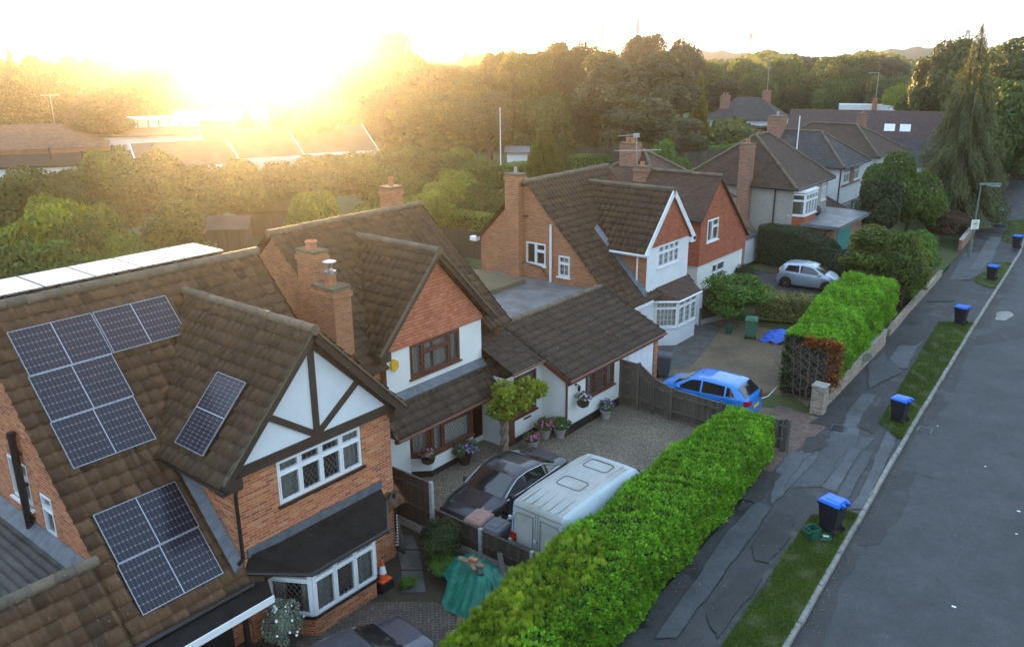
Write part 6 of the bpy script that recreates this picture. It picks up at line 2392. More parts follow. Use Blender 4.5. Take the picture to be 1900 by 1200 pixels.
t = block('pale_mono_roof', 'terrace end with a pale sunlit single slope roof and white edge', 345, 300, 98, 9.5, 8.5, 2.2, 4.0, 'white2', 'estateroof', R_(66), 'mono', cat='terrace')
fascia(t, 9.5, 8.5, 2.2, 4.0)
t = block('sunlit_terrace_roof', 'hazy pink brown single slope roof right of the pale one', 468, 290, 103, 9.5, 9, 2.2, 4.8, 'white2', 'estateroof', R_(64), 'mono', cat='terrace')
fascia(t, 9.5, 9, 2.2, 4.8)
t = block('long_hazy_roof', 'long low hazy roof at the right end of the estate, deepest in the sun glare', 600, 282, 106, 11, 9, 2.2, 4.6, 'white2', 'estateroof', R_(60), 'mono', cat='terrace')
fascia(t, 11, 9, 2.2, 4.6)


def cler(m):
    for i in range(18):
        x = -12 + i * 1.35
        m.box(x, x + 1.2, 1.0, 1.3, 4.7, 5.6)
    m.box(-12.6, 12.6, .9, 4.8, 5.6, 5.9)
    m.box(-12.4, 12.4, 1.35, 4.8, 3.6, 5.6)


t = block('clerestory_terrace', 'white modern terrace with a strip of clerestory windows, nearest the willow', 290, 252, 122, 13, 9, 3.6, 4.4, 'white2', 'mossfelt', R_(56), 'mono', cat='terrace', wins=((2, 3.4, 1.2, 2.8), (6, 7.4, 1.2, 2.8)))
roof_bits(t, [('clerestory', 'pvc', lambda m: [m.box(-6 + i * 1.3, -4.9 + i * 1.3, 1.0, 1.3, 4.3, 5.2) for i in range(9)] + [m.box(-6.4, 6.4, .8, 4.8, 5.2, 5.5)])])
t = block('clerestory_terrace', 'white modern terrace with clerestory windows half lost in the sun glare', 500, 255, 126, 25, 9, 3.6, 4.6, 'white2', 'mossfelt', R_(53), 'mono', cat='terrace', wins=((2, 3.4, 1.2, 2.8), (6, 7.4, 1.2, 2.8), (10, 12, 1.2, 2.8), (15, 17, 1.2, 2.8)))
roof_bits(t, [('clerestory', 'pvc', cler)])
t = block('white_gable_end', 'tiny white gable end showing between the far trees left of the sun', 258, 182, 185, 7, 6, 3.0, 5.6, 'white2', 'ptile3', R_(120), 'gable')
t = block('garden_shed', 'timber garden shed with grey felt roof below the glare', 415, 452, 62, 3.6, 2.4, 1.9, 2.5, 'fence', 'estateroof', R_(46), 'gable', cat='shed')
t = block('long_garden_shed', 'longer low garden shed just right of the grey roofed one', 500, 425, 68, 4.6, 2.4, 1.9, 2.5, 'fence', 'felt', R_(46), 'gable', cat='shed')
# ================================================================ trees
G1 = 'trees of the wood behind the estate'
G2 = 'trees of the wood beyond the far houses'
G3 = 'conifers screening the estate'
# screen of big conifers in front of the terraces
for (px, py, d, w, mt, kd, lb) in (
        (25, 300, 66, 150, 'conifer', 'broad', None), (115, 305, 67, 150, 'conifer', 'broad', None), (205, 262, 68, 130, 'mid', 'broad', None), (265, 275, 66, 150, 'conifer', 'broad', None),
        (350, 300, 67, 160, 'conifer', 'broad', None), (430, 292, 68, 150, 'mid', 'broad', None), (505, 300, 70, 150, 'conifer', 'broad', None), (590, 285, 72, 160, 'conifer', 'broad', None),
        (670, 275, 75, 160, 'mid', 'broad', None), (755, 262, 76, 170, 'conifer', 'broad', None), (830, 268, 78, 150, 'mid', 'broad', None), (885, 290, 74, 120, 'mid', 'broad', None)):
    btree(px, py, d, w, mt, 'big bushy conifer in the dense screen between the back gardens and the estate', G3, kd, cat='tree', name='screen_conifer')
btree(70, 350, 46, 190, 'lime', 'yellowish leafy tree at the left edge behind the pale solar panels', kind='broad', v=2, cat='tree', name='garden_tree')
btree(150, 372, 44, 150, 'mid', 'mid green garden tree right behind the flat pale panels', kind='broad', v=0, name='garden_tree')
btree(15, 430, 38, 170, 'mid', 'dark green shrubbery at the left edge just above the pale panels', kind='broad', v=5, name='garden_tree')
btree(110, 440, 37, 170, 'bush', 'low rounded shrub directly above the middle of the pale panels', kind='broad', v=4, name='garden_tree')
btree(215, 425, 41, 110, 'bush', 'compound leaved bush above the right hand pale panels', kind='broad', v=3, name='garden_tree')
btree(310, 345, 47, 150, 'mid', 'wispy upright garden tree behind the right end of the panel row', kind='tall', v=1, name='garden_tree')
btree(575, 350, 52, 130, 'lime', 'pale sunlit bush just behind the roof ridge of the rendered house', kind='broad', v=1, name='garden_tree')
btree(670, 372, 55, 120, 'mid', 'low sunlit bush left of the rear chimney of the rendered house', kind='broad', v=2, name='garden_tree')
btree(790, 345, 58, 110, 'lime', 'light green tree right of the rear chimney of the rendered house', kind='broad', v=0, name='garden_tree')
btree(835, 312, 66, 120, 'lime', 'round sunlit garden tree left of the brick gable chimney', kind='broad', v=3, name='garden_tree')
btree(895, 340, 62, 110, 'mid', 'green garden tree just left of the brick gable chimney', kind='broad', v=4, name='garden_tree')
btree(735, 300, 70, 120, 'mid', 'hazy round bush in the middle of the garden greenery under the glare', kind='broad', v=5, name='garden_tree')
btree(905, 150, 100, 105, 'grey', 'tall slim grey green poplar behind the thin pole', kind='tall', v=0, name='poplar')
btree(1010, 215, 84, 85, 'mid', 'neat cone shaped conifer behind the clipped garden hedge', kind='cyp', v=0, name='conical_conifer')
btree(1043, 240, 88, 55, 'conifer', 'narrower bluish conifer tucked behind the neat cone shaped one', kind='con', v=1, name='conical_conifer')
btree(1300, 133, 120, 52, 'gold', 'bright yellow green pointed cypress beside the white house with orange chimneys', kind='cyp', v=1, name='golden_cypress')
btree(1852, 218, 105, 38, 'gold', 'small bright green pointed cypress right of the spruce', kind='cyp', v=0, name='golden_cypress')
btree(455, 198, 112, 55, 'conifer', 'small conical tree in front of the clerestory terrace under the sun', kind='cyp', v=1, name='conical_conifer')
# willows
for i, (px, py, d, w, lb) in enumerate(((1140, 70, 110, 170, 'huge grey green willow, its left half catching orange light'), (1235, 75, 112, 150, 'huge grey green willow, right hand crown with glinting leaves'), (1190, 165, 100, 170, 'lower drooping willow boughs in front of the two great willow crowns'), (1265, 205, 98, 120, 'low willow growth at the right, beside the golden cypress'))):
    btree(px, py, d, w, 'grey', lb, kind='tall', v=i % 3, name='willow')
btree(170, 145, 120, 130, 'grey', 'drooping pale willow with bare white branches left of the terrace', kind='tall', v=2, name='willow')
btree(20, 135, 135, 110, 'oak', 'dark round topped tree at the far left edge', kind='broad', v=0)
btree(105, 122, 140, 120, 'oak', 'round topped tree with amber edges left of the willow', kind='broad', v=1)
btree(250, 262 - 120, 150, 130, 'oak', 'amber tinged tree between the willow and the sun glare', kind='broad', v=2)
btree(14, 88, 170, 60, 'dark', 'dark pointed pine on the skyline at the far left', kind='con', v=2, name='pine_tree')
btree(720, 55, 150, 150, 'oak', 'large round oak standing above the skyline right of the sun', kind='broad', v=3, name='oak_tree')
btree(372, 52, 175, 70, 'oak', 'tall loose tree on the skyline touching the left side of the sun', kind='broad', v=4)
btree(575, 68, 190, 60, 'oak', 'loose skyline tree touching the right side of the sun', kind='broad', v=5)
btree(237, 82, 200, 40, 'dark', 'flat topped pine sticking above the skyline left of the sun', kind='broad', v=1, name='pine_tree')
btree(290, 86, 200, 60, 'dark', 'wide loose pine on the skyline between flat topped pine and sun', kind='broad', v=2, name='pine_tree')
# woods
rw = random.Random(21)
spec = []
for i in range(16):      # left skyline
    px = -20 + i * 27
    spec.append((px, 104 + rw.uniform(-9, 9), rw.uniform(165, 220), rw.uniform(70, 105), 'oak', G1, 'brown green tree in the hazy wood behind the estate at left'))
for i in range(18):      # behind the glare to the willows
    px = 420 + i * 38
    spec.append((px, 103 + rw.uniform(-6, 8) - (6 if px > 900 else 0), rw.uniform(140, 190), rw.uniform(95, 135), rw.choice(['oak', 'mid']), G1, 'tree of the tall hazy wood between the sun glare and the willows'))
for i in range(12):
    px = 560 + i * 50
    spec.append((px, 165 + rw.uniform(-15, 15), rw.uniform(105, 130), rw.uniform(100, 130), rw.choice(['oak', 'mid', 'dark']), G1, 'nearer lower tree along the edge of the wood under the glare'))
for i in range(6):
    px = 930 + i * 36
    spec.append((px, 88 + rw.uniform(-8, 8) - i * 3, rw.uniform(125, 150), rw.uniform(80, 110), rw.choice(['oak', 'dark']), G2, 'dark oak of the wood immediately left of the great willows'))
for i in range(9):
    px = 1300 + i * 42
    spec.append((px, 104 + rw.uniform(-12, 8), rw.uniform(165, 230), rw.uniform(80, 115), rw.choice(['oak', 'mid', 'dark']), G2, 'tree of the wood behind the white house with orange chimneys'))
for i in range(9):
    px = 1310 + i * 50
    spec.append((px, 140 + rw.uniform(-14, 14), rw.uniform(150, 175), rw.uniform(70, 100), rw.choice(['dark', 'mid', 'oak']), G2, 'darker tree in front of the wood, behind the roofs of the far houses'))
for i in range(8):
    px = 1520 + i * 42
    spec.append((px, 118 + rw.uniform(-6, 8), rw.uniform(230, 290), rw.uniform(60, 90), rw.choice(['oak', 'mid']), G2, 'distant tree on the low skyline right of the centre'))
for (px, py, d, w, mt, g, lb) in spec:
    btree(px, py, d, w, mt, lb, g, 'broad' if rw.random() < .8 else 'tall')
btree(1272, 66, 165, 85, 'dark', 'dark round headed pine on the skyline right of the willows', kind='broad', v=0, name='pine_tree')
btree(1205, 60, 170, 120, 'dark', 'tall dark tree crown on the skyline behind the willows', kind='broad', v=3, name='pine_tree')
btree(1680, 150, 150, 70, 'lime', 'sunlit yellow green tree behind the white flat roofed house', kind='broad', v=2)
btree(1630, 135, 160, 60, 'dark', 'dark slender tree left of the sunlit yellow green one', kind='tall', v=1)
btree(1780, 68, 130, 130, 'oak', 'tall broad oak with golden edges behind the spruce', kind='broad', v=4, name='oak_tree')
btree(1715, 160, 140, 80, 'oak', 'amber edged tree just left of the spruce top', kind='broad', v=5)
btree(1895, 30, 98, 150, 'oak', 'very tall amber leaved tree at the right edge, upper crown', kind='tall', v=0, name='roadside_tree')
btree(1880, 140, 92, 150, 'mid', 'lower green roadside tree at the right edge below the tall amber one', kind='broad', v=1, name='roadside_tree')
btree(1840, 120, 110, 100, 'oak', 'mid height tree between the spruce and the right edge', kind='broad', v=3, name='roadside_tree')
btree(1860, 262, 100, 120, 'bush', 'low bright shrubbery below the small pointed cypress at right', kind='broad', v=2, name='shrubbery')
btree(1660, 278, 66, 110, 'mid', 'round green tree in front of the pale house, left of the spruce', kind='broad', v=4, name='garden_tree')
btree(1700, 300, 67, 110, 'mid', 'green garden tree touching the left side of the spruce', kind='broad', v=0, name='garden_tree')
btree(1640, 330, 64, 90, 'dark', 'lowest dark garden tree near the teal garage door', kind='broad', v=1, name='garden_tree')
btree(1230, 255, 70, 90, 'bush', 'bright layered garden tree behind the red hung house chimney', kind='broad', v=3, name='garden_tree')
btree(1262, 285, 68, 60, 'bush', 'green garden bush between red and pebbledash house roofs', kind='broad', v=5, name='garden_tree')
# the big spruce: drooping boughs, thin crown
sp = thing('spruce_tree', (-13.8, 72.6, 0), 'tall brownish green spruce with drooping boughs and a bare thin top by the lamp post', 'tree')
hh = 13.3 + (98 - 62) / 1549 * 74
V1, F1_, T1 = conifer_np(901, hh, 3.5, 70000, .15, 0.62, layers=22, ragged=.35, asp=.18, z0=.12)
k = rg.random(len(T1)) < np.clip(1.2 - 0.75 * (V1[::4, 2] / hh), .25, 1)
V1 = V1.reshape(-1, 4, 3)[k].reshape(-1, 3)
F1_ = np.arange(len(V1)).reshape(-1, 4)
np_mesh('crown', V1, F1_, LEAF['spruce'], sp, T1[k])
MB().tube([(-13.8, 72.6, 0), (-13.75, 72.6, hh * .5), (-13.8, 72.6, hh)], [.32, .18, .03], 8).build('trunk', M['bark'], sp)
# clipped garden hedges far behind house 3, fences there
a, b = atz(935, 345, 0), atz(1050, 335, 0)
leaf_hedge('garden_hedge', 'straight clipped garden hedge behind the brick gable house roof', [(a.x, a.y), (b.x, b.y)], [2.5, 2.5], [2.3, 2.3], 12000, .09, 'bush', 61)
a, b = atz(1010, 322, 0), atz(1125, 318, 0)
leaf_hedge('garden_hedge', 'second clipped hedge further back, below the cone shaped conifer', [(a.x, a.y), (b.x, b.y)], [2.5, 2.5], [2.0, 2.0], 10000, .09, 'bush', 62)
a, b = atz(805, 440, 0), atz(905, 460, 0)
leaf_hedge('garden_hedge', 'bright sunlit hedge above a trellis fence right of the rendered house roof', [(a.x, a.y), (b.x, b.y)], [1.6, 1.6], [2.4, 2.4], 9000, .07, 'lime', 63)
a, b = atz(1300, 275, 0), atz(1450, 262, 0)
leaf_hedge('beech_hedge', 'long reddish brown hedge in front of the white house with orange chimneys', [(a.x, a.y), (b.x, b.y)], [2.5, 2.5], [2.6, 2.6], 9000, .12, 'red', 64)
a, b = atz(1300, 300, 0), atz(1385, 292, 0)
leaf_hedge('garden_hedge', 'small green hedge behind the pebbledash roof with a bright yellow bush', [(a.x, a.y), (b.x, b.y)], [2.2, 2.2], [1.8, 1.8], 7000, .1, 'bush', 65)
a, b = atz(1850, 330, 0), atz(1960, 335, 0)
leaf_hedge('roadside_hedge', 'dark roadside hedge at the right edge beyond the spruce', [(a.x, a.y), (b.x, b.y)], [2, 2], [2.6, 2.6], 8000, .1, 'red', 66)
# far woodland: one mass too distant to tell trees apart
rg = np.random.default_rng(31)
n = 60000
az = rg.uniform(R_(-95), R_(5), n)
dd = rg.uniform(235, 420, n)
P = np.column_stack([np.sin(az) * dd, np.cos(az) * dd, np.zeros(n)])
top = 9.5 + 1.6 * np.sin(az * 60) + 1.3 * np.sin(az * 137 + dd * .05) + .9 * np.sin(dd * .11 + az * 31)
P[:, 2] = top * rg.random(n) ** .5
V, F = rhombs(P, np.array([0, 0, .5]) + unit(-P) * .8, 1.3, .6, rg)
n2 = 26000
az, dd = rg.uniform(R_(-66), R_(-8), n2), rg.uniform(118, 160, n2)
P = np.column_stack([np.sin(az) * dd, np.cos(az) * dd, (2.6 + 1.2 * np.sin(az * 70)) * rg.random(n2) ** .6])
V2, F2 = rhombs(P, np.array([0, 0, .5]) + unit(-P) * .8, .55, .6, rg)
F = np.concatenate([F, F2 + len(V)])
V = np.concatenate([V, V2])
n += n2
o = np_mesh('woodland', V, F, LEAF['oak'], None, np.clip(.45 + rg.normal(0, .2, n), 0, 1))
tag(o, 'distant woodland and undergrowth reaching to the skyline', 'woodland', kind='stuff')
# low hills on the horizon
hl = MB()
for (az0, az1, d, h0) in ((-48, -38, 700, 16), (-20, -5, 720, 15.2), (-36, -20, 760, 14)):
    last = None
    for i in range(41):
        a = R_(az0 + (az1 - az0) * i / 40)
        e = math.sin(math.pi * i / 40)
        h = h0 * e ** .6 + 1.2 * math.sin(i * 1.7) * e
        p = [(math.sin(a) * q, math.cos(a) * q, z) for q, z in ((d - 90, -.2), (d, max(h, 0)), (d + 90, -.2))]
        if last:
            hl.face([last[0], p[0], p[1], last[1]])
            hl.face([last[1], p[1], p[2], last[2]])
        last = p
struct('hills', hl, soilgrass('wooded_hill', [(0.02, 0.03, 0.01), (0.035, 0.045, 0.014), (0.03, 0.038, 0.014)], .05))
# ================================================================ vehicles
M['tyre'] = plain('tyre_rubber', (0.018, 0.018, 0.019), 0.85)
M['rim'] = plain('alloy_rim', (0.45, 0.46, 0.48), 0.35, 0.1, 5, metal=0.8)
M['chrome'] = plain('chrome_trim', (0.70, 0.71, 0.72), 0.15, 0.05, 5, metal=1.0)
M['redlamp'] = plain('red_lamp_lens', (0.38, 0.015, 0.01), 0.2)
M['headlamp'] = plain('clear_lamp_lens', (0.50, 0.52, 0.55), 0.12, 0.1, 5, metal=0.3)
M['yplate'] = plain('yellow_number_plate', (0.72, 0.48, 0.03), 0.4)
M['carblack'] = paint('charcoal_car_paint', (0.022, 0.024, 0.032), 0.30, 0.7, 0.4, 0.35, (0.10, 0.09, 0.08))
M['carblue'] = paint('bright_blue_car_paint', (0.004, 0.19, 0.62), 0.28, 0.8, 0.0, 0.05)
M['carsilver'] = paint('pale_silver_blue_car_paint', (0.40, 0.46, 0.54), 0.32, 0.7, 0.5, 0.08)
M['cargrey'] = paint('dark_grey_car_paint', (0.060, 0.065, 0.085), 0.3, 0.7, 0.4, 0.08)
M['vanwhite'] = paint('grimy_white_van_paint', (0.40, 0.475, 0.525), 0.5, 0.2, 0.0, 0.6, (0.24, 0.28, 0.27))
M['vanseam'] = plain('van_seam_grey', (0.11, 0.13, 0.14), 0.7)
M['vanroof'] = paint('dirty_van_roof', (0.38, 0.39, 0.37), 0.8, 0.0, 0.0, 0.8, (0.26, 0.25, 0.21))


def smooth(a, k=3):
    for _ in range(k):
        b = a.copy()
        b[1:-1] = (a[:-2] + 2 * a[1:-1] + a[2:]) / 4
        a = b
    return a


class CarShape:
    def __init__(s, L, W, top, belt, plan, cab, wr, zb, wheels, R, NX=110, box=0.0):
        s.L, s.W, s.R, s.wheels = L, W, R, wheels
        s.x = np.linspace(top[0][0], top[-1][0], NX)
        g = lambda pts: np.interp(s.x, [p[0] for p in pts], [p[1] for p in pts])
        s.top = smooth(g(top), 2)
        s.belt = np.minimum(smooth(g(belt), 3), s.top - 0.03)
        s.w = smooth(g(plan), 3) * W / 2
        s.wr = smooth(g(wr), 4) * s.w
        s.zb0 = zb
        s.cab = cab
        s.box = box
        z = np.full(NX, zb)
        Ra = R + 0.055
        for xw in wheels:
            d2 = Ra ** 2 - (s.x - xw) ** 2
            z = np.where(d2 > 0, np.maximum(z, R * 0.98 + np.sqrt(np.maximum(d2, 0)) * 0.98), z)
        s.zb = z

    def at(s, a, x):
        return np.interp(x, s.x, a)

    def section(s, i):
        w, wr, zb, zt, bl = s.w[i], s.wr[i], s.zb[i], s.top[i], s.belt[i]
        mid = max(zb + 0.04, min(0.52 * (bl / 0.95), bl - .06))
        q = 0.05 + .05 * s.box
        P = [(w * .93, zb), (w * .985, zb + min(.1, (mid - zb) * .5)), (w, mid), (w * .985, bl - .03), (w * .965, bl), (wr + (w * .965 - wr) * .08, zt - q), (wr * .88, zt - q * .22), (wr * .5, zt - .006), (0, zt)]
        return P

    def side_y(s, x, z):
        w, wr, zt, bl = s.at(s.w, x), s.at(s.wr, x), s.at(s.top, x), s.at(s.belt, x)
        q = 0.05 + .05 * s.box
        if z <= bl:
            return w * .985
        t = (z - bl) / max(zt - q - bl, .01)
        return w * .965 + (wr + (w * .965 - wr) * .08 - w * .965) * min(t, 1)


def patch(mb, grid):
    n, k = len(grid), len(grid[0])
    V = [p for r in grid for p in r]
    F = [(i * k + j, i * k + j + 1, (i + 1) * k + j + 1, (i + 1) * k + j) for i in range(n - 1) for j in range(k - 1)]
    return mb.mesh(V, F)


def make_car(name, label, cat, loc, rz, s, mat, side_wins, screen, rear, rimspokes=5, chrome=False, plate=None, headlights=True, tail=(.25, .22), roofmat=None, mirror=True, handles=(), seams=(), grille=True, tailz=None, roofparts=None):
    t = thing(name, loc, label, cat, None, rz)
    B = lambda m, nm, mt, par=t, **k: m.build(nm, M[mt] if isinstance(mt, str) else mt, par, local=True, **k)
    V, F, roofids = [], [], []
    NX = len(s.x)
    K = None
    for i in range(NX):
        P = s.section(i)
        pts = [(y, z) for (y, z) in P]
        full = [(y, z) for (y, z) in pts] + [(-y, z) for (y, z) in reversed(pts[:-1])]
        K = len(full)
        V += [(s.x[i], y, z) for (y, z) in full]
    for i in range(NX - 1):
        for j in range(K - 1):
            a, b = i * K + j, i * K + j + 1
            F.append((a, a + K, b + K, b))
            if roofmat and 6 <= min(j, K - 2 - j) and s.x[i] < .9:
                roofids.append(len(F) - 1)
    F.append(tuple(range(K)))
    F.append(tuple(range((NX - 1) * K + K - 1, (NX - 1) * K - 1, -1)))
    mb = MB().mesh(V, F)
    for i in roofids:
        mb.mi[i] = 1
    body = mb.build('body', [M[mat] if isinstance(mat, str) else mat] + ([M[roofmat]] if roofmat else []), t, local=True, smooth=True, auto=.9)
    ub = MB()
    ub.box(s.x[0] + .15, s.x[-1] - .15, -s.W * .40, s.W * .40, s.zb0 - .02, s.R * 2.15)
    B(ub, 'underbody', 'black')
    for xw in s.wheels:
        for sg in (1, -1):
            y = sg * (s.W / 2 - .035)
            w = MB().lathe((xw, y - sg * .19, s.R), [(s.R * .68, 0), (s.R * .97, .0), (s.R, .03), (s.R, .16), (s.R * .97, .19), (s.R * .7, .195)], 22, axis=(0, sg, 0))
            wo = B(w, 'wheel', 'tyre', smooth=True, auto=.6)
            r = MB().lathe((xw, y - sg * .06, s.R), [(s.R * .66, 0), (s.R * .70, .055), (s.R * .64, .062), (s.R * .60, .02)], 22, axis=(0, sg, 0))
            for k in range(rimspokes):
                a = 2 * math.pi * k / rimspokes
                d = Vector((math.cos(a), 0, math.sin(a)))
                c = Vector((xw, y - sg * .02, s.R))
                r.beam(c + d * s.R * .08, c + d * s.R * .66, .055 if rimspokes < 7 else .035, .03, (0, sg, 0))
            r.lathe((xw, y - sg * .03, s.R), [(s.R * .17, 0), (s.R * .15, .04)], 10, axis=(0, sg, 0))
            B(r, 'rim', 'rim', wo)
    # glass
    for (x0, x1, lo, hi, cut0, cut1) in side_wins:
        for sg in (1, -1):
            g = []
            n = 14
            for i in range(n + 1):
                u = i / n
                xb = x0 + (x1 - x0) * u
                xt = x0 + cut0 + (x1 - cut1 - x0 - cut0) * u
                zb_ = s.at(s.belt, xb) + lo
                zt_ = s.at(s.top, xt) - hi
                row = []
                for j in range(4):
                    v = j / 3
                    x, z = xb + (xt - xb) * v, zb_ + (max(zt_, zb_ + .01) - zb_) * v
                    row.append((x, sg * (s.side_y(x, z) + .007), z))
                g.append(row if sg > 0 else row)
            B(patch(MB(), g), 'side_window', 'carglass' if False else GL)
    for nm, (xa, xb, inset) in (('windscreen', screen), ('rear_window', rear)):
        if xa is None:
            continue
        g = []
        for i in range(9):
            x = xa + (xb - xa) * i / 8
            row = []
            for j in range(13):
                q = -1 + 2 * j / 12
                wr, zt = s.at(s.wr, x), s.at(s.top, x)
                y = q * wr * inset
                z = zt - .018 * (abs(q) ** 2.2) + .010
                row.append((x + (.012 if nm == 'windscreen' else -.012), y, z))
            g.append(row)
        B(patch(MB(), g), nm, GL)
    # lamps, plates, trim
    xf, xr = s.x[-1], s.x[0]
    if headlights:
        for sg in (1, -1):
            m = MB()
            g = []
            for i in range(6):
                x = xf - .42 + .34 * i / 5
                row = []
                for j in range(4):
                    w, bl = s.at(s.w, x), s.at(s.belt, x)
                    z = bl - .19 + .05 * (5 - i) / 5 + (.15) * j / 3
                    row.append((x, sg * (w * .99 + .008), z))
                g.append(row)
            x = xf - .08
            for q in range(1, 4):
                w, bl = s.at(s.w, xf - .06), s.at(s.belt, xf - .1)
                g.append([(xf - .08 + .07 * q / 3, sg * (w * .99 - .09 * q), bl - .17 + .12 * j / 3) for j in range(4)])
            B(patch(m, g), 'headlight', 'headlamp')
    tz = tailz if tailz is not None else s.at(s.belt, xr + .1) - .18
    for sg in (1, -1):
        m = MB()
        w = s.at(s.w, xr + .08)
        g = []
        for (dx, dy) in ((tail[0] * 1.2, .007), (tail[0] * .6, .008), (.05, .004), (-.008, -.08), (-.012, -.24)):
            x = xr + dx
            yy = s.at(s.w, x) * .99 + dy if dy > 0 else s.at(s.w, xr) * .99 + dy
            g.append([(x, sg * yy, tz - tail[1] / 2 + tail[1] * j / 3) for j in range(4)])
        B(patch(m, g), 'tail_light', 'redlamp')
    if plate:
        m = MB().box(xr - .03, xr - .012, -.26, .26, plate - .06, plate + .06)
        B(m, 'number_plate', 'yplate')
    if grille:
        m = MB().box(xf - .02, xf + .012, -.42, .42, s.zb0 + .12, s.zb0 + .32)
        B(m, 'grille', 'black')
    if mirror:
        for sg in (1, -1):
            x = screen[0] - .28
            z = s.at(s.belt, x) + .07
            m = MB().lathe((x, sg * (s.side_y(x, z) + .11), z), [(.02, -.07), (.07, -.05), (.085, 0), (.07, .06), (.02, .075)], 10, axis=(1, sg * .15, 0))
            m.beam((x, sg * s.side_y(x, z - .03), z - .05), (x, sg * (s.side_y(x, z) + .1), z - .03), .05, .03)
            B(m, 'wing_mirror', mat if not chrome else 'black', smooth=True)
    for hx in handles:
        for sg in (1, -1):
            z = s.at(s.belt, hx) - .13
            B(MB().beam((hx - .09, sg * (s.side_y(hx, z) + .012), z), (hx + .09, sg * (s.side_y(hx, z) + .012), z), .03, .03), 'door_handle', 'chrome' if chrome else mat)
    if seams:
        m = MB()
        for (xa, za, xb, zb_) in seams:
            for sg in (1, -1):
                pts = []
                for i in range(7):
                    u = i / 6
                    x, z = xa + (xb - xa) * u, za + (zb_ - za) * u
                    pts.append((x, sg * (s.side_y(x, z) * 1.0 + .001), z))
                m.tube(pts, .009, 4)
        B(m, 'door_seam', 'black')
    for sg in ((1, -1) if chrome else ()):
        if True:
            m = MB()
            pts = []
            x0, x1 = side_wins[0][0], side_wins[-1][1]
            for i in range(25):
                x = x0 + (x1 - x0) * i / 24
                z = s.at(s.belt, x) + .015
                pts.append((x, sg * (s.side_y(x, z) + .01), z))
            m.tube(pts, .012, 5)
            pts = []
            for i in range(25):
                x = x0 + (x1 - x0) * i / 24
                z = max(s.at(s.top, x) - .085, s.at(s.belt, x) + .015)
                pts.append((x, sg * (s.side_y(x, z) + .01), z))
            m.tube(pts, .012, 5)
            m.pieces('chrome_trim', M['chrome'], t, local=True)
    return t


M['carglassdark'] = paint('tinted_car_glass', (0.012, 0.014, 0.015), 0.06, 1.0, 0.0, 0.04, (0.1, 0.1, 0.1))
GL = 'carglassdark'

# dark saloon (facing back towards the viewpoint: heading -Y)
sal = CarShape(4.7, 1.80, [(-2.35, .55), (-2.33, .80), (-2.22, .97), (-1.75, 1.03), (-1.55, 1.06), (-.85, 1.36), (-.15, 1.43), (.35, 1.39), (1.15, 1.00), (1.35, .955), (1.85, .87), (2.18, .74), (2.33, .58), (2.35, .45)],
               [(-2.35, .5), (-2.2, .88), (-1.5, .94), (1.0, .90), (1.8, .80), (2.35, .42)], [(-2.35, .72), (-2.15, .88), (-1.5, .97), (0, 1), (1.4, .98), (2.0, .88), (2.25, .76), (2.35, .66)],
               None, [(-2.35, .9), (-1.6, .86), (-1.2, .76), (0.1, .74), (.6, .76), (1.2, .86), (1.5, .93), (2.35, .93)], .22, (-1.40, 1.38), .325)
make_car('saloon_car', 'dark charcoal saloon with chrome window trim parked by the white rendered house', 'car', (-14.5, 17.65, 0), R_(-90), sal, 'carblack',
         [(-1.62, -.95, .03, .09, .35, .0), (-.87, .05, .03, .09, .06, .0), (.12, 1.02, .03, .09, .0, .62)], (1.13, .42, .97), (-1.52, -.90, .95), chrome=True, handles=(-.6, .35),
         seams=((-.9, .9, -.95, .3), (.09, .9, .09, .3), (1.1, .88, 1.0, .3)))
# blue hatchback (heading -X)
hat = CarShape(3.97, 1.70, [(-1.98, .5), (-1.975, .80), (-1.92, .98), (-1.83, 1.04), (-1.42, 1.39), (-1.15, 1.435), (-.3, 1.47), (.2, 1.44), (.45, 1.38), (1.10, 1.02), (1.28, .97), (1.65, .86), (1.88, .70), (1.98, .52), (1.985, .42)],
               [(-1.98, .5), (-1.85, .98), (-1.2, .98), (.9, .90), (1.5, .80), (1.98, .42)], [(-1.98, .80), (-1.8, .93), (-1.2, .99), (0, 1), (1.1, .98), (1.6, .90), (1.9, .76), (1.98, .66)],
               None, [(-1.98, .95), (-1.8, .88), (-1.3, .78), (0, .78), (.5, .79), (1.1, .88), (1.4, .93), (1.98, .93)], .2, (-1.20, 1.26), .305)
make_car('hatchback', 'bright blue hatchback parked behind the wooden fence on the gravel front', 'car', (-13.05, 28.25, 0), R_(182), hat, 'carblue',
         [(-1.45, -1.08, .03, .10, .22, -.0), (-1.02, -.12, .02, .09, .02, .0), (-.05, .98, .02, .09, .0, .58)], (1.08, .50, .97), (-1.82, -1.46, .92), plate=.62, handles=(-.75, .2), tail=(.16, .2), tailz=.86,
         seams=((-.95, .95, -.9, .28), (-.08, .92, -.08, .28), (1.0, .85, .92, .28)))
ae = MB().tube([(-12.15, 28.25, 1.44), (-11.85, 28.25, 1.62)], .012, 5)
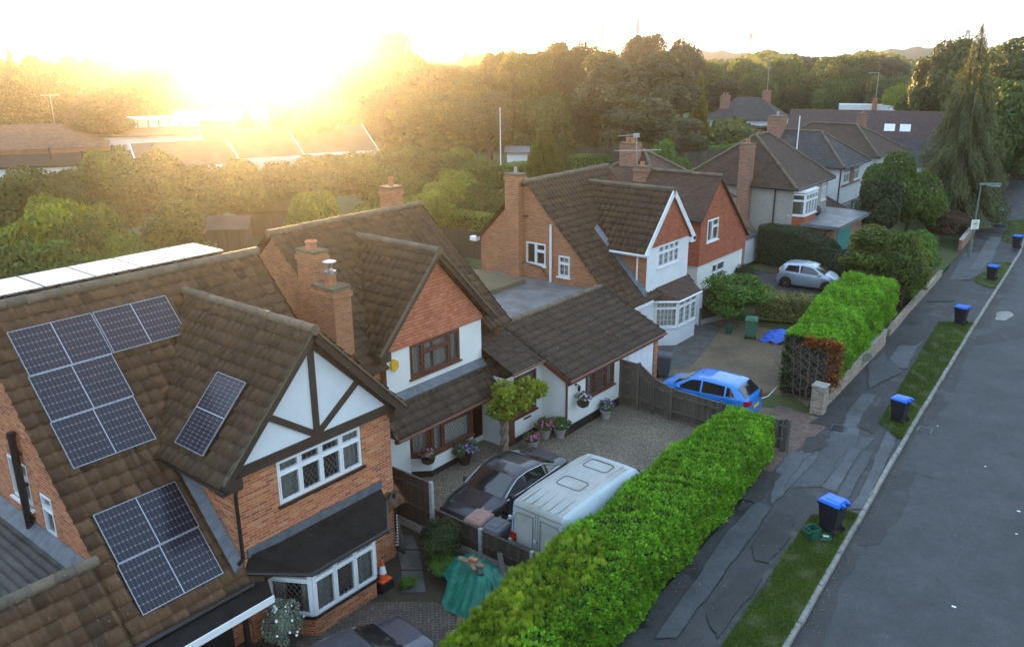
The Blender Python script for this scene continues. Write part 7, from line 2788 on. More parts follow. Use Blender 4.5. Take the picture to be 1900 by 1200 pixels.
# silver small car (heading +X)
mini = CarShape(3.43, 1.63, [(-1.71, .5), (-1.705, .80), (-1.66, 1.0), (-1.58, 1.12), (-1.32, 1.38), (-1.0, 1.44), (-.2, 1.47), (.2, 1.43), (.45, 1.36), (1.05, 1.02), (1.2, .98), (1.45, .88), (1.62, .72), (1.70, .55), (1.71, .42)],
                [(-1.71, .5), (-1.6, .98), (-1.0, .97), (.9, .90), (1.35, .78), (1.71, .40)], [(-1.71, .82), (-1.5, .95), (-1.0, 1), (0, 1), (1.0, .98), (1.4, .9), (1.65, .74), (1.71, .64)],
                None, [(-1.71, .92), (-1.5, .86), (-1.1, .79), (0, .79), (.5, .8), (1.05, .88), (1.3, .93), (1.71, .93)], .2, (-1.12, 1.2), .29)
make_car('compact_car', 'pale silver blue compact car with five doors in front of the clipped hedge', 'car', (-16.3, 48.1, 0), R_(6), mini, 'carsilver',
         [(-1.22, -.40, .03, .10, .16, .02), (-.33, .92, .02, .09, .0, .55)], (1.03, .50, .97), (-1.60, -1.34, .9), rimspokes=7, handles=(-.7, .2), tail=(.12, .3), tailz=.92,
         seams=((-1.15, .9, -1.0, .4), (-.37, .92, -.37, .28), (.95, .85, .88, .28)))
# dark grey saloon at the bottom edge (heading -Y), seen from behind
make_car('grey_saloon', 'dark grey saloon at the bottom edge, its boot lid and aerial towards the block paving', 'car', (-11.95, 8.75, 0), R_(-97), sal, 'cargrey',
         [(-1.62, -.95, .03, .09, .35, .0), (-.87, .05, .03, .09, .06, .0), (.12, 1.02, .03, .09, .0, .62)], (1.13, .42, .97), (-1.52, -.90, .95), handles=(-.6, .35))
make_car('parked_car', 'dark blue car half hidden between the clipped hedge and the shrub tree', 'car', (-15.2, 55.3, 0), R_(170), hat, paint('navy_car_paint', (0.015, 0.02, 0.06), .3), [(-1.02, -.12, .02, .09, .02, .0), (-.05, .98, .02, .09, .0, .58)], (1.08, .50, .97), (-1.82, -1.46, .92))

# white van, back to the viewpoint (heading +Y)
van = CarShape(5.0, 1.92, [(-2.5, .5), (-2.495, 1.25), (-2.44, 1.95), (-2.36, 2.03), (-1.5, 2.08), (.6, 2.08), (1.05, 2.02), (1.35, 1.86), (1.98, 1.22), (2.2, 1.08), (2.42, .82), (2.5, .5)],
               [(-2.5, .45), (-2.4, 1.15), (1.2, 1.12), (1.9, 1.0), (2.5, .42)], [(-2.5, .94), (-2.4, .975), (-1.5, 1), (1.2, 1), (1.9, .94), (2.35, .82), (2.5, .70)],
               None, [(-2.5, .90), (-1.5, .90), (.9, .89), (1.4, .86), (2.0, .88), (2.5, .9)], .25, (-1.45, 1.55), .33, box=1.0)
VX, VY = -11.55, 17.75
t = make_car('panel_van', 'grimy white panel van with ribbed roof standing between the dark saloon and the long hedge', 'van', (VX, VY, 0), R_(90), van, 'vanwhite',
             [(1.05, 1.75, .05, .16, .0, .38)], (1.96, 1.40, .95), (None, None, 0), tail=(.06, .26), tailz=.95, rimspokes=6, roofmat='vanroof', seams=((-.6, 1.05, -.6, .35), (.7, 1.1, .7, .35), (-.6, 1.06, .7, 1.06)))
m = MB()
for x in (-1.95, -.75, .45):
    for y in (-.55, -.28, 0, .28, .55):
        if x == -.75 and abs(y) < .3 or x == .45 and abs(y) < .3:
            continue
        m.beam((x - .42, y, 2.066), (x + .42, y, 2.078), .055, .022)
m.beam((-2.3, -.70, 2.03), (.8, -.70, 2.06), .03, .02)
m.beam((-2.3, .70, 2.03), (.8, .70, 2.06), .03, .02)
m.build('roof_rib', M['vanroof'], t, local=True)
m = MB()
for cx_ in (-.85, .45):
    pts = []
    for k in range(33):
        a = 2 * math.pi * k / 32
        ca, sa = math.cos(a), math.sin(a)
        pts.append((cx_ + .27 * math.copysign(abs(ca) ** .35, ca), .40 * math.copysign(abs(sa) ** .35, sa), 2.082))
    m.tube(pts, .016, 5)
m.pieces('roof_hatch', M['vanseam'], t, local=True)
m = MB()
for sg in (1, -1):
    m.tube([(-2.505, sg * .04, .5), (-2.5, sg * .04, 1.25), (-2.452, sg * .04, 1.86)], .006, 4)
    pts = [(-2.475, sg * .12, 1.72), (-2.475, sg * .66, 1.70), (-2.49, sg * .74, 1.55), (-2.502, sg * .78, .9), (-2.502, sg * .70, .80), (-2.502, sg * .12, .80), (-2.475, sg * .12, 1.72)]
    m.tube(pts, .010, 5)
m.tube([(-2.462, -.8, 1.86), (-2.462, .8, 1.86)], .009, 4)
m.build('rear_door_seam', M['vanseam'], t, local=True)
m = MB()
for sg in (1, -1):
    for z in (.75, 1.45):
        m.box(-2.53, -2.47, sg * .86 - .05, sg * .86 + .05, z, z + .09)
m.box(-2.53, -2.49, -.02, .08, 1.02, 1.1)
m.build('door_hinge', M['vanwhite'], t, local=True)
# ================================================================ fences, bins, street furniture, small things
def close_fence(name, label, a, b, z0, z1, mat, posts=(), rails=(.35, .8), board=True, rail_side=-1, group=None, cap=True, pw=.1):
    """fence from a to b, height from z0 to z1: posts, boards, rails (towards the viewpoint), gravel board"""
    a, b = Vector((*a, 0)), Vector((*b, 0))
    d = (b - a).normalized()
    nv = Vector((d.y, -d.x, 0)) * (-rail_side)
    t = thing(name, a, label, 'fence', group)
    m = MB()
    L = (b - a).length
    n = max(1, int(L / .11))
    rr = random.Random(int(L * 100))
    base = .28 if board else 0.05
    for i in range(n):
        p, q = a + d * (L * i / n), a + d * (L * (i + 1) / n + .004)
        h = z0 + (z1 - z0) * (i + .5) / n + rr.uniform(-.008, .008)
        o = nv * rr.uniform(-.006, .006)
        m.hexa([p + o - nv * .009 + Vector((0, 0, base)), q + o - nv * .009 + Vector((0, 0, base)), q + o + nv * .009 + Vector((0, 0, base)), p + o + nv * .009 + Vector((0, 0, base)),
                p + o - nv * .009 + Vector((0, 0, h)), q + o - nv * .009 + Vector((0, 0, h)), q + o + nv * .009 + Vector((0, 0, h)), p + o + nv * .009 + Vector((0, 0, h))], tv=rr.random())
    m.build('panel', M[mat], t)
    m = MB()
    for f in rails:
        m.beam(a + nv * .035 + Vector((0, 0, base + (z0 - base) * f)), b + nv * .035 + Vector((0, 0, base + (z1 - base) * f)), .05, .07)
    if cap:
        m.beam(a + Vector((0, 0, z0 + .02)), b + Vector((0, 0, z1 + .02)), .07, .03)
    m.pieces('rail', M[mat], t)
    if board:
        m = MB().beam(a + Vector((0, 0, .14)), b + Vector((0, 0, .14)), .05, .27)
        m.build('gravel_board', M['post'], t)
    for (s, h, pm) in posts:
        p = a + d * L * s + nv * .02
        m = MB().box(p.x - pw / 2, p.x + pw / 2, p.y - pw / 2, p.y + pw / 2, 0, h)
        m.build('post', M[pm], t)
    return t


close_fence('tall_fence', 'tall dark brown fence panel with concrete post beside the brick house corner', (-16.6, 14.87), (-14.95, 14.87), 1.78, 1.78, 'fence', ((1.0, 1.86, 'post'),), (.38, .82))
close_fence('low_fence', 'low dark brown fence with concrete posts behind the green tarpaulin and white van', (-14.85, 14.87), (-10.75, 14.87), 1.0, 0.98, 'fence', ((.42, 1.06, 'post'), (.85, 1.06, 'post')), (.4,))
t = close_fence('drive_fence', 'weathered wooden fence with a swept down top between the shingle drive and the blue hatchback', (-15.85, 26.45), (-15.05, 26.45), 1.85, 1.85, 'oldfence', ((.0, 1.9, 'oldfence'), (1.0, 1.95, 'oldfence')), (.2, .55, .9), False)
for (xa, za, xb, zb) in ((-15.0, 1.85, -14.4, 1.45), (-14.4, 1.45, -13.6, 1.2), (-13.6, 1.2, -11.6, 1.15), (-11.6, 1.15, -9.3, 1.1)):
    k = close_fence('fence_piece', None, (xa, 26.45), (xb, 26.45), za, zb, 'oldfence', ((1.0, zb + .1, 'oldfence'),), (.25, .8), False)
    for ch in list(k.children):
        ch.parent = t
        ch.matrix_parent_inverse = Matrix.Identity(4)
        ch.location = (xa + 15.85, 0, 0)
    bpy.data.objects.remove(k)
g = thing('gate_post', (-9.15, 26.5, 0), 'leaning dark timber gate post with pale fittings at the far end of the long hedge', 'post')
MB().beam((-9.2, 26.45, 0), (-9.15, 26.45, 1.25), .14, .14, (0, 1, 0)).build('post', M['oldfence'], g)
m = MB().beam((-9.05, 26.38, 0), (-9.02, 26.38, 1.2), .04, .02, (0, 1, 0))
m.box(-9.45, -9.2, 26.36, 26.4, .45, .5)
m.box(-9.4, -9.15, 26.36, 26.4, .95, 1.0)
m.build('fittings', M['lead'], g)
# garden fences far off
for (p, q, h, mt, lb) in (((800, 470), (905, 485), 1.9, 'fence', 'dark trellis topped fence below the sunlit hedge, right of the rendered house roof'), ((1070, 305), (1160, 300), 1.9, 'oldfence', 'pale wooden garden fence with a dark gap, behind the catslide house ridge'),
                          ((1265, 312), (1340, 305), 1.8, 'oldfence', 'grey garden fence behind the red and pebbledash roofs')):
    a, b = atz(*p), atz(*q)
    close_fence('garden_fence', lb, (a.x, a.y), (b.x, b.y), h, h, mt, (), (.5,), False)
close_fence('side_fence', 'dark boarded fence behind the big round bush and the white side gate', (-18.0, 37.7), (-17.0, 40.6), 1.8, 1.8, 'fence', (), (.5,), True)


def low_wall(name, label, pts, h, w, mat, pier=None, cope=True):
    t = thing(name, (*pts[0], 0), label, 'wall')
    m, c = MB(), MB()
    for a, b in zip(pts[:-1], pts[1:]):
        m.beam((*a, h / 2), (*b, h / 2), w, h)
        if cope:
            c.beam((*a, h + .03), (*b, h + .03), w + .05, .058)
    m.build('brickwork', M[mat], t)
    if cope:
        c.build('coping', M['concrete'], t)
    if pier:
        x, y, ph = pier
        m = MB().box(x - .24, x + .24, y - .24, y + .24, 0, ph)
        pr = m.build('pier', M[mat], t)
        MB().box(x - .27, x + .27, y - .27, y + .27, ph + .001, ph + .06).build('pier_cap', M['concrete'], pr)
    return t


low_wall('garden_wall', 'low buff brick wall with an end pier under the tall bright hedge', [(-9.42, 30.75), (-9.62, 36.0), (-9.78, 40.2)], .72, .2, 'brickbuff', (-9.42, 30.45, 1.12))
low_wall('garden_wall', 'low pale wall beyond the spiky plant, under dark shrubs along the pavement', [(-9.95, 41.5), (-10.3, 47.0), (-10.75, 55.5)], .38, .2, 'brickbuff', None, False)
low_wall('garden_wall', 'reddish low brick wall past the lamp post in front of the flowering bush', [(-11.35, 63.5), (-11.9, 70.5), (-12.9, 79.0)], .75, .22, 'brick3')
low_wall('garden_wall', 'curved low wall climbing along the far pavement below the street end shrubs', [(-13.0, 80.0), (-14.3, 88.0), (-16.5, 99.0)], .95, .22, 'brickbuff')


# ---------------------------------------------------------------- wheelie bins
def wheelie(loc, rz, label, body, lid, group=None, name='wheelie_bin', open_handle=True, s=1.0):
    """lid slopes to the front (-x local); handle and wheels at +x"""
    t = thing(name, loc, label, 'bin', group, rz)
    B = lambda m, nm, mt, par=t, **k: m.build(nm, M[mt], par, local=True, **k)
    m = MB()
    hb = .93
    m.hexa([(-.22, -.215, .05), (.21, -.215, .05), (.21, .215, .05), (-.22, .215, .05), (-.32, -.285, hb), (.30, -.285, hb), (.30, .285, hb), (-.32, .285, hb)])
    B(m, 'body', body, bevel=.02)
    m = MB()
    m.box(-.345, .32, -.305, .305, hb - .035, hb + .02)
    for sg in (1, -1):
        m.box(.30, .40, sg * .2 - .03, sg * .2 + .03, hb - .02, hb + .05)
    m.tube([(.39, -.24, hb + .03), (.39, .24, hb + .03)], .018, 7)
    B(m, 'rim', body)
    m = MB()
    m.hexa([(-.365, -.31, hb + .022), (.35, -.31, hb + .022), (.35, .31, hb + .022), (-.365, .31, hb + .022), (-.30, -.27, hb + .10), (.30, -.27, hb + .125), (.30, .27, hb + .125), (-.30, .27, hb + .10)])
    lo = B(m, 'lid', lid, bevel=.018)
    m = MB()
    m.hexa([(-.2, -.16, hb + .095), (.3, -.19, hb + .115), (.3, .19, hb + .115), (-.2, .16, hb + .095), (-.16, -.13, hb + .13), (.3, -.15, hb + .15), (.3, .15, hb + .15), (-.16, .13, hb + .13)])
    for sg in (1, -1):
        m.box(.28, .43, sg * .13 - .035, sg * .13 + .035, hb + .05, hb + .12)
        m.tube([(-.36, sg * .12, hb + .06), (-.40, sg * .12, hb + .05)], .02, 5)
    B(m, 'lid_ridge', lid, lo, bevel=.01)
    for sg in (1, -1):
        w = MB().lathe((.24, sg * .20, .1), [(.03, 0), (.095, 0), (.1, .015), (.1, .045), (.095, .06), (.03, .06)], 16, axis=(0, sg, 0))
        B(w, 'wheel', 'tyre')
    m = MB().tube([(.24, -.25, .1), (.24, .25, .1)], .015, 6)
    B(m, 'axle', 'black')
    return t


M['binblack'] = plain('black_bin_plastic', (0.016, 0.017, 0.022), 0.42, 0.15, 5)
M['binblue'] = plain('bright_blue_lid_plastic', (0.015, 0.16, 0.72), 0.32, 0.1, 5)
M['bingreen'] = plain('green_bin_plastic', (0.055, 0.19, 0.12), 0.45, 0.12, 5)
M['bingrey'] = plain('grey_bin_plastic', (0.075, 0.085, 0.10), 0.45, 0.12, 5)
M['binbrown'] = plain('faded_brown_lid_plastic', (0.30, 0.17, 0.14), 0.5, 0.15, 5)
M['caddy'] = plain('dark_green_caddy_plastic', (0.012, 0.10, 0.065), 0.4, 0.1, 5)
GB = 'black wheelie bins with blue lids along the kerb'
b0 = None
for (px, py, rz, lb) in ((1540, 984, -12, 'nearest black wheelie bin with blue lid, beside the open green caddy'), (1667, 781, -10, 'second nearest blue lidded black bin, at the near end of the long grass verge'),
                         (1781, 601, -8, 'middle of the five blue lidded bins, at the far end of the grass verge'), (1839, 519, -8, 'blue lidded black bin on the small grass patch past the puddle'),
                         (1885, 460, -6, 'farthest blue lidded black bin at the right edge of the photo')):
    p = atz(px, py, .02)
    if b0 is None:
        b0 = wheelie((p.x, p.y, .02), R_(rz), lb, 'binblack', 'binblue', GB)
    else:
        dup(b0, (p.x, p.y, .02), lb, R_(rz), GB, .93 if py > 590 else .88)
wheelie((-13.62, 15.35, 0), R_(95), 'wheelie bin with a faded brown lid in front of the dark saloon', 'bingrey', 'binbrown')
wheelie((-12.95, 15.3, 0), R_(95), 'wheelie bin with a grey lid next to the back of the white van', 'bingrey', 'bingrey')
wheelie((-16.0, 30.2, 0), R_(200), 'dark grey wheelie bin against the brick pier of the white garage doors', 'bingrey', 'bingrey')
wheelie((-15.15, 37.3, 0), R_(-70), 'green wheelie bin standing on the gravel before the variegated hedge', 'bingreen', 'bingreen', s=1.1)
b = MB().lathe((-16.25, 37.2, 0), [(.13, 0), (.19, .42), (.2, .43), (.19, .45), (.17, .44), (.14, .1)], 16)
t = thing('bucket', (-16.25, 37.2, 0), 'small dark green bucket left of the green wheelie bin', 'bucket')
b.build('body', M['caddy'], t)
MB().tube([(-16.44, 37.2, .42), (-16.4, 37.2, .56), (-16.25, 37.2, .62), (-16.1, 37.2, .56), (-16.06, 37.2, .42)], .01, 5).build('handle', M['black'], t)
# caddy tipped on the verge, its lid beside
p = atz(1506, 998, .02)
t = thing('food_caddy', (p.x, p.y, .02), 'open dark green food caddy tipped on the grass left of the nearest bin', 'caddy', rz=R_(-25))
m = MB()
for (z0, z1, a, b_) in ((0, .36, .13, .17),):
    for i in range(4):
        c = [(-1, -1), (1, -1), (1, 1), (-1, 1)]
        p0, p1 = c[i], c[(i + 1) % 4]
        m.face([(p0[0] * a, p0[1] * a, z0), (p1[0] * a, p1[1] * a, z0), (p1[0] * b_, p1[1] * b_, z1), (p0[0] * b_, p0[1] * b_, z1)])
        m.face([(p0[0] * b_, p0[1] * b_, z1), (p1[0] * b_, p1[1] * b_, z1), (p1[0] * (b_ - .015), p1[1] * (b_ - .015), z1), (p0[0] * (b_ - .015), p0[1] * (b_ - .015), z1)])
        m.face([(p1[0] * (b_ - .015), p1[1] * (b_ - .015), z1), (p1[0] * a * .9, p1[1] * a * .9, .02), (p0[0] * a * .9, p0[1] * a * .9, .02), (p0[0] * (b_ - .015), p0[1] * (b_ - .015), z1)][::-1])
m.face([(-.12, -.12, .02), (.12, -.12, .02), (.12, .12, .02), (-.12, .12, .02)])
m.build('body', M['caddy'], t, local=True)
MB().tube([(-.12, -.18, .33), (-.12, -.26, .30), (.12, -.26, .30), (.12, -.18, .33)], .014, 5).build('handle', M['caddy'], t, local=True)
p = atz(1533, 997, .02)
t = thing('caddy_lid', (p.x, p.y, .02), 'loose dark green caddy lid with a white sticker lying on the grass', 'lid', rz=R_(20))
m = MB().hexa([(-.17, -.17, 0), (.17, -.17, 0), (.17, .17, 0), (-.17, .17, 0), (-.14, -.14, .05), (.14, -.14, .05), (.14, .14, .05), (-.14, .14, .05)])
m.build('lid', M['caddy'], t, local=True, bevel=.008)
MB().box(-.09, .07, -.05, .05, .051, .055).build('sticker', M['pvc'], t, local=True)
# ---------------------------------------------------------------- lamp post with its small notice
lp = atz(1798, 478, 0)
t = thing('street_lamp', (lp.x, lp.y, 0), 'grey green street lamp with a flat horizontal head and a small white notice', 'street lamp')
m = MB().lathe((lp.x, lp.y, 0), [(.10, 0), (.10, 1.15), (.065, 1.25), (.055, 3.0), (.045, 4.9)], 12)
lm = plain('grey_green_lamp_paint', (0.13, 0.16, 0.13), 0.6, 0.2, 5)
m.build('column', lm, t)
m = MB().hexa([(lp.x - .1, lp.y - .12, 4.86), (lp.x + 1.15, lp.y + .1, 4.92), (lp.x + 1.15, lp.y + .35, 4.92), (lp.x - .1, lp.y + .12, 4.86), (lp.x - .1, lp.y - .08, 4.98), (lp.x + 1.1, lp.y + .12, 5.05), (lp.x + 1.1, lp.y + .33, 5.05), (lp.x - .1, lp.y + .1, 4.98)])
m.build('lamp_head', lm, t, bevel=.02)
m = MB().box(lp.x + .35, lp.x + 1.08, lp.y + .06, lp.y + .28, 4.82, 4.90)
m.build('lamp_glass', M['headlamp'], t)
u = Vector((.62, -.25, 0)).normalized()
u = Vector((.78, .62, 0)).normalized()
nn = Vector((u.y, -u.x, 0))
f = Face(Vector((lp.x, lp.y, 0)) - u * .26 + nn * .08, u, nn)
m = MB()
f.bx(m, 0, .52, 1.95, 2.58, -.012, .012)
m.build('notice', M['pvc'], t)
m = MB()
for k in range(28):
    a0, a1 = 2 * math.pi * k / 28, 2 * math.pi * (k + 1) / 28
    c = f.p(.26, 2.32, .015)
    q = lambda a, r: c + u * math.cos(a) * r + Vector((0, 0, math.sin(a) * r))
    m.face([q(a0, .13), q(a1, .13), q(a1, .185), q(a0, .185)])
m.build('notice_ring', plain('yellow_notice_print', (0.55, 0.48, 0.05), .6), t)
m = MB()
f.bx(m, .18, .34, 2.27, 2.36, .012, .0155)
f.bx(m, .1, .42, 2.02, 2.05, .012, .0155)
m.build('notice_print', M['bingrey'], t)
# litter / grit bin by the wall
p = atz(1856, 418, 0)
t = thing('utility_cabinet', (p.x, p.y, 0), 'dark green utility cabinet against the low wall past the lamp post', 'cabinet', rz=R_(10))
MB().box(-.35, .35, -.35, .35, 0, 1.15).build('body', M['bingrey'], t, local=True, bevel=.03)
MB().box(-.4, .4, -.4, .4, 1.151, 1.24).build('cap', M['lead'], t, local=True, bevel=.02)
# ---------------------------------------------------------------- traffic cone on a block
t = thing('rubber_block', (-14.42, 12.42, 0), 'dark square block under the traffic cone by the brick bay', 'block')
MB().box(-14.66, -14.2, 12.2, 12.62, 0, .24).build('block', M['binblack'], t, bevel=.02)
t = thing('traffic_cone', (-14.42, 12.42, .24), 'orange and white traffic cone standing on a dark block', 'traffic cone')
oc = plain('orange_cone_plastic', (0.72, 0.11, 0.02), .45, .12, 6)
MB().box(-14.60, -14.24, 12.24, 12.6, .241, .28).build('base', oc, t, bevel=.01)
MB().lathe((-14.42, 12.42, .28), [(.14, 0), (.105, .16), (.105, .161)], 18).build('cone', oc, t, smooth=True, auto=.6)
MB().lathe((-14.42, 12.42, .44), [(.106, 0), (.062, .22)], 18).build('white_band', M['pvc'], t, smooth=True, auto=.6)
MB().lathe((-14.42, 12.42, .66), [(.0615, 0), (.03, .16), (.02, .165)], 18).build('cone_top', oc, t, smooth=True, auto=.6)
# ---------------------------------------------------------------- green tarpaulin over a heap
def cloth(name, cx, cy, rx, ry, h, seed, mat, rz=0.0, peaks=2, n=46, skirt=1.0, zb=0.0):
    rg = np.random.default_rng(seed)
    pk = [(rg.uniform(-.35, .35) * rx, rg.uniform(-.35, .35) * ry, rg.uniform(.7, 1.0) * h) for _ in range(peaks)]
    V, F = [], []
    ph = rg.uniform(0, 6, 8)
    for i in range(n + 1):
        for j in range(n + 1):
            u, v = -1 + 2 * i / n, -1 + 2 * j / n
            # square to rounded
            a, b = u * math.sqrt(1 - v * v / 2), v * math.sqrt(1 - u * u / 2)
            r = math.hypot(a, b)
            an = math.atan2(b, a)
            edge = 1 + .16 * math.sin(3 * an + ph[0]) + .10 * math.sin(7 * an + ph[1])
            x, y = a * rx * edge, b * ry * edge
            z = 0
            for (qx, qy, qh) in pk:
                d = math.hypot((x - qx) / rx, (y - qy) / ry)
                z = max(z, qh * (1 - min(1, d) ** 1.5) ** .9 if d < 1 else 0)
            fold = .030 * math.sin(an * 11 + ph[2] + 2.2 * math.sin(r * 4 + ph[3])) * min(1, r * 1.6) + .03 * math.sin(an * 29 + r * 7 + ph[4]) + .022 * math.sin(x * 17 + y * 11 + ph[5]) + .018 * math.sin(y * 23 - x * 9)
            z = max(.03 + .02 * math.sin(an * 9), z + fold * (h / .9) * (.4 + .6 * min(1, z / (h * .6) + .3)))
            ca, sa = math.cos(rz), math.sin(rz)
            V.append((cx + x * ca - y * sa, cy + x * sa + y * ca, zb + z))
    for i in range(n):
        for j in range(n):
            a = i * (n + 1) + j
            F.append((a, a + n + 1, a + n + 2, a + 1))
    return MB().mesh(V, F).build(name, mat, None, smooth=True)


def tarpm(name, base):
    t = NT(name)
    o = t.obj()
    c = t.mix(1.0, base, t.ramp(t.noise(o, 2.5, 5, .7), [(.3, .65), (.7, 1.3)]), 'MULTIPLY')
    return t.end(t.bsdf(c, .42, Normal=t.bump(t.noise(o, 9, 5, .7), .8, .03)))


o = cloth('tarpaulin', -12.25, 13.72, 1.3, .95, 1.0, 4, tarpm('green_tarpaulin', (0.008, 0.16, 0.105)), -.25)
tag(o, 'crumpled green tarpaulin draped over a heap in front of the low fence', 'tarpaulin')
o = cloth('blue_tarpaulin', -13.75, 37.9, 1.0, .8, .55, 8, tarpm('blue_tarpaulin', (0.012, 0.12, 0.62)), .3, 3)
tag(o, 'crumpled bright blue tarpaulin on the gravel between green bin and tall hedge', 'tarpaulin')
o = cloth('blue_bag', -11.15, 12.75, .28, .22, .35, 12, tarpm('blue_plastic', (0.015, 0.08, 0.55)), .3, 2, 24)
tag(o, 'bright blue plastic sheet poking out beside the yellow green hedge tips', 'plastic sheet')
o = cloth('rubble_sack', -11.35, 12.2, .32, .3, .45, 15, tarpm('pale_woven_sack', (0.42, 0.40, 0.36)), .8, 2, 24)
tag(o, 'pale rubble sack next to the blue plastic sheet by the hedge', 'sack')
wd = [((-12.75, 13.55, .98), (-11.95, 13.62, 1.02), .16, .04, 'wood', 'longest weathered plank lying on top of the green tarpaulin'),
      ((-12.05, 14.35, 1.0), (-11.15, 13.55, .55), .14, .03, 'timber', 'dark board sloping down the right side of the tarpaulin heap'),
      ((-12.25, 13.5, 1.0), (-12.05, 13.38, .98), .1, .07, 'wood', 'short light wood block on the front of the tarpaulin'),
      ((-12.0, 13.48, .96), (-11.85, 13.4, .93), .12, .07, 'timber', 'short dark wood block beside the light one on the tarpaulin'),
      ((-12.45, 13.62, 1.05), (-12.2, 13.66, 1.07), .11, .065, 'terracotta', 'orange brick lying on the plank over the tarpaulin'),
      ((-11.95, 12.75, .05), (-11.75, 12.5, .05), .22, .06, 'wood', 'square wood offcut on the block paving below the tarpaulin'),
      ((-12.15, 13.0, .03), (-11.85, 12.95, .04), .12, .05, 'timber', 'dark splintered offcut between tarpaulin and paving'),
      ((-11.6, 12.6, .05), (-11.35, 12.95, .07), .1, .04, 'wood', 'thin offcut leaning towards the hedge below the tarpaulin')]
for (a, b, w, h, mt, lb) in wd:
    tag(MB().beam(a, b, w, h).build('timber_offcut' if mt != 'terracotta' else 'loose_brick', M[mt], None, bevel=.006), lb, 'offcut' if mt != 'terracotta' else 'brick')
for i, (x, y, z, a, lb) in enumerate(((-20.5, 4.9, 2.45, .5, 'wider weathered board lying on the corrugated garage roof'), (-19.9, 5.0, 2.45, .15, 'narrower board beside it on the corrugated garage roof'))):
    d = Vector((math.cos(a), math.sin(a), 0)) * (.55 - .1 * i)
    c = Vector((x, y, z + .03))
    tag(MB().beam(c - d, c + d, .26 - .1 * i, .06).build('roof_board', M['wood'], None, bevel=.008), lb, 'board')
# white hose on the gravel
p = [atz(*q, .02) for q in ((1410, 740), (1425, 735), (1437, 722), (1446, 714))]
tag(MB().tube(p, .02, 6).build('white_pipe', M['pvc'], None), 'thin white pipe lying on the grass behind the blue hatchback', 'pipe')
# leaning board at the brick house corner and small pieces in its flower bed
tag(MB().beam((-15.3, 13.98, 0), (-15.3, 13.76, 1.0), .2, .04, (1, 0, 0)).build('leaning_board', M['oldfence'], None), 'weathered board leaning on the far corner of the brick house', 'board')
# flag pole / tall thin pole in the gardens
t = thing('flagpole', (0, 0, 0), 'tall thin pale pole rising from the gardens in front of the poplar', 'pole')
a, b = atd(929, 315, 80), atd(928, 200, 80)
t.location = (a.x, a.y, 0)
WM[t.name] = Matrix.Translation((a.x, a.y, 0))
MB().tube([(a.x, a.y, 0), (a.x, a.y, b.z)], [.07, .045], 7).build('pole', M['pvc'], t)
# pylons and masts on the skyline
def pylon(px, pyt, dist, label, w=5.0, arms=2):
    tp = atd(px, pyt, dist)
    t = thing('pylon', (tp.x, tp.y, 0), label, 'pylon')
    m = MB()
    H = tp.z
    q = w * .5
    for sx, sy in ((1, 1), (1, -1), (-1, 1), (-1, -1)):
        m.beam((tp.x + sx * q, tp.y + sy * q, 0), (tp.x + sx * q * .12, tp.y + sy * q * .12, H), .22, .22, (1, 0, 0))
    n = 9
    for i in range(n):
        z0, z1 = H * i / n, H * (i + 1) / n
        k0, k1 = q * (1 - .88 * i / n), q * (1 - .88 * (i + 1) / n)
        for sg in (1, -1):
            m.beam((tp.x - k0, tp.y + sg * k0, z0), (tp.x + k1, tp.y + sg * k1, z1), .12, .12, (0, 1, 0))
            m.beam((tp.x + k0, tp.y + sg * k0, z0), (tp.x - k1, tp.y + sg * k1, z1), .12, .12, (0, 1, 0))
    for a in range(arms):
        z = H * (.97 - .07 * a)
        d = Vector((.8, .6, 0)) * (w * .9)
        c = Vector((tp.x, tp.y, z))
        m.beam(c - d, c + d, .2, .25)
    m.build('lattice', M['alu'], t)


pylon(1394, 62, 420, 'faint lattice pylon on the skyline above the wood right of centre')
pylon(1797, 55, 330, 'faint lattice pylon on the skyline just above the spruce top')
pylon(1184, 34, 300, 'lattice mast rising behind the willow tops', 2.2, 0)
pylon(1118, 44, 420, 'faintest thin mast on the skyline left of the willow tops', 2.0, 1)
# litter and leaves
rr = random.Random(3)
lt = [((1385 + 373, 1183, 0), 'pvc', 'scrap of white paper')]
t = MB()
for (px, py, s) in ((1886, 990, .03), (1890, 948, .045), (1828, 865, .03), (1740, 790, .03), (1770, 1125, .05)):
    p = atz(px, py, -.105)
    t.box(p.x - s, p.x + s, p.y - s * .6, p.y + s * .6, -.108, -.095)
tag(t.build('litter', M['pvc'], None), 'tiny pale scraps of litter scattered over the road', 'litter', kind='stuff')

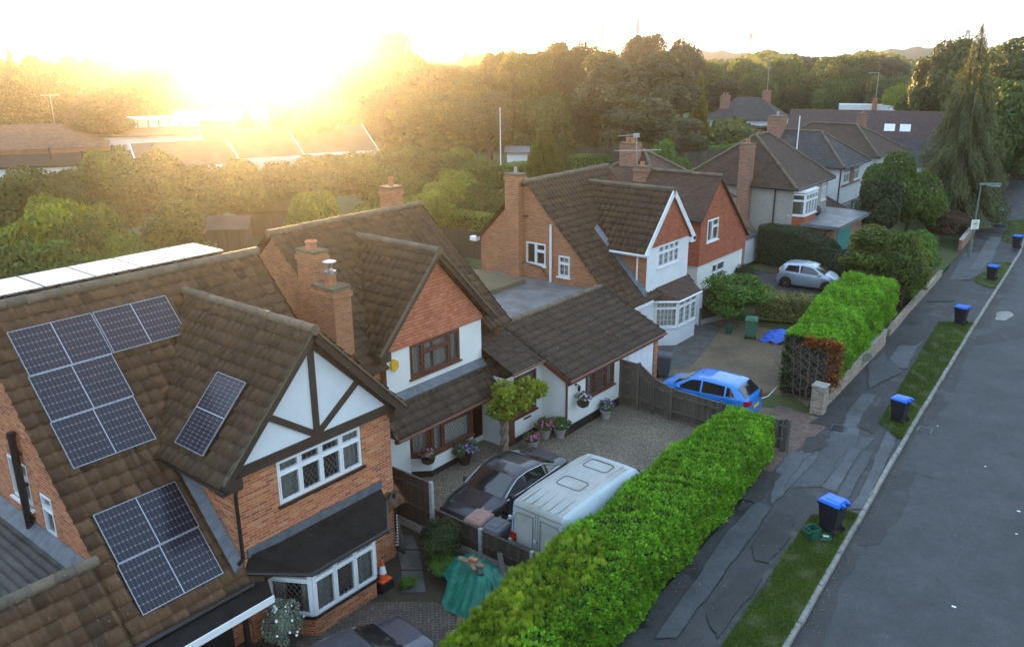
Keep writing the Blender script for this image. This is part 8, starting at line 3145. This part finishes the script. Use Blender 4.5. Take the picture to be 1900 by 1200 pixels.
# drain grate and chamber cover
for (px, py, z, nm, lb) in ((1716, 797, -.104, 'drain_grate', 'small rectangular iron drain grate in the gutter beside the kerb'), (1556, 793, .05, 'chamber_cover', 'small square iron cover in the pavement by the block paved crossover')):
    p = atz(px, py, z)
    t = thing(nm, (p.x, p.y, z), lb, 'cover', rz=R_(3))
    m = MB().box(-.24, .24, -.24, .24, -.004, .006)
    m.build('frame', M['bingrey'], t, local=True)
    m = MB()
    for i in range(6):
        m.box(-.2, .2, -.2 + i * .07, -.16 + i * .07, .0065, .014)
    m.build('bars', M['black'], t, local=True)
# fallen leaves on road, gutter and pavement
rg = np.random.default_rng(44)
n = 2600
y = 12 + 55 * rg.random(n) ** 1.4
s_ = rg.random(n)
kk = np.array([kx(v) for v in y])
x = np.where(s_ < .45, kk + .05 + np.abs(rg.normal(0, .22, n)), np.where(s_ < .85, kk - .2 - rg.random(n) * 3.4, kk + rg.random(n) * 5.5))
z = np.where(x > kk, -.097, .034)
Pq = np.column_stack([x, y, z])
Vq, Fq_ = rhombs(Pq, np.tile(np.array([0, 0, 1.0]), (n, 1)), .022, .6, rg, .35)
o = np_mesh('fallen_leaves', Vq, Fq_, leafm('fallen_leaf', (0.09, 0.05, 0.02), (0.22, 0.12, 0.04), .1, c3=(0.30, 0.24, 0.10)), None, rg.random(n))
tag(o, 'small fallen leaves scattered along the gutter and pavement', 'leaves', kind='stuff')
# ---------------------------------------------------------------- morning haze
hz = MB().box(-905, 905, -905, 905, -1.2, 27.0)
hm = bpy.data.materials.new('morning_haze')
hm.use_nodes = True
hm.node_tree.nodes.clear()
_o = hm.node_tree.nodes.new('ShaderNodeOutputMaterial')
_v = hm.node_tree.nodes.new('ShaderNodeVolumePrincipled')
_v.inputs['Color'].default_value = (0.97, 0.95, 0.92, 1)
_v.inputs['Density'].default_value = HAZE_D
_v.inputs['Anisotropy'].default_value = HAZE_G
hm.node_tree.links.new(_v.outputs[0], _o.inputs['Volume'])
tag(hz.build('haze', hm), kind='stuff')
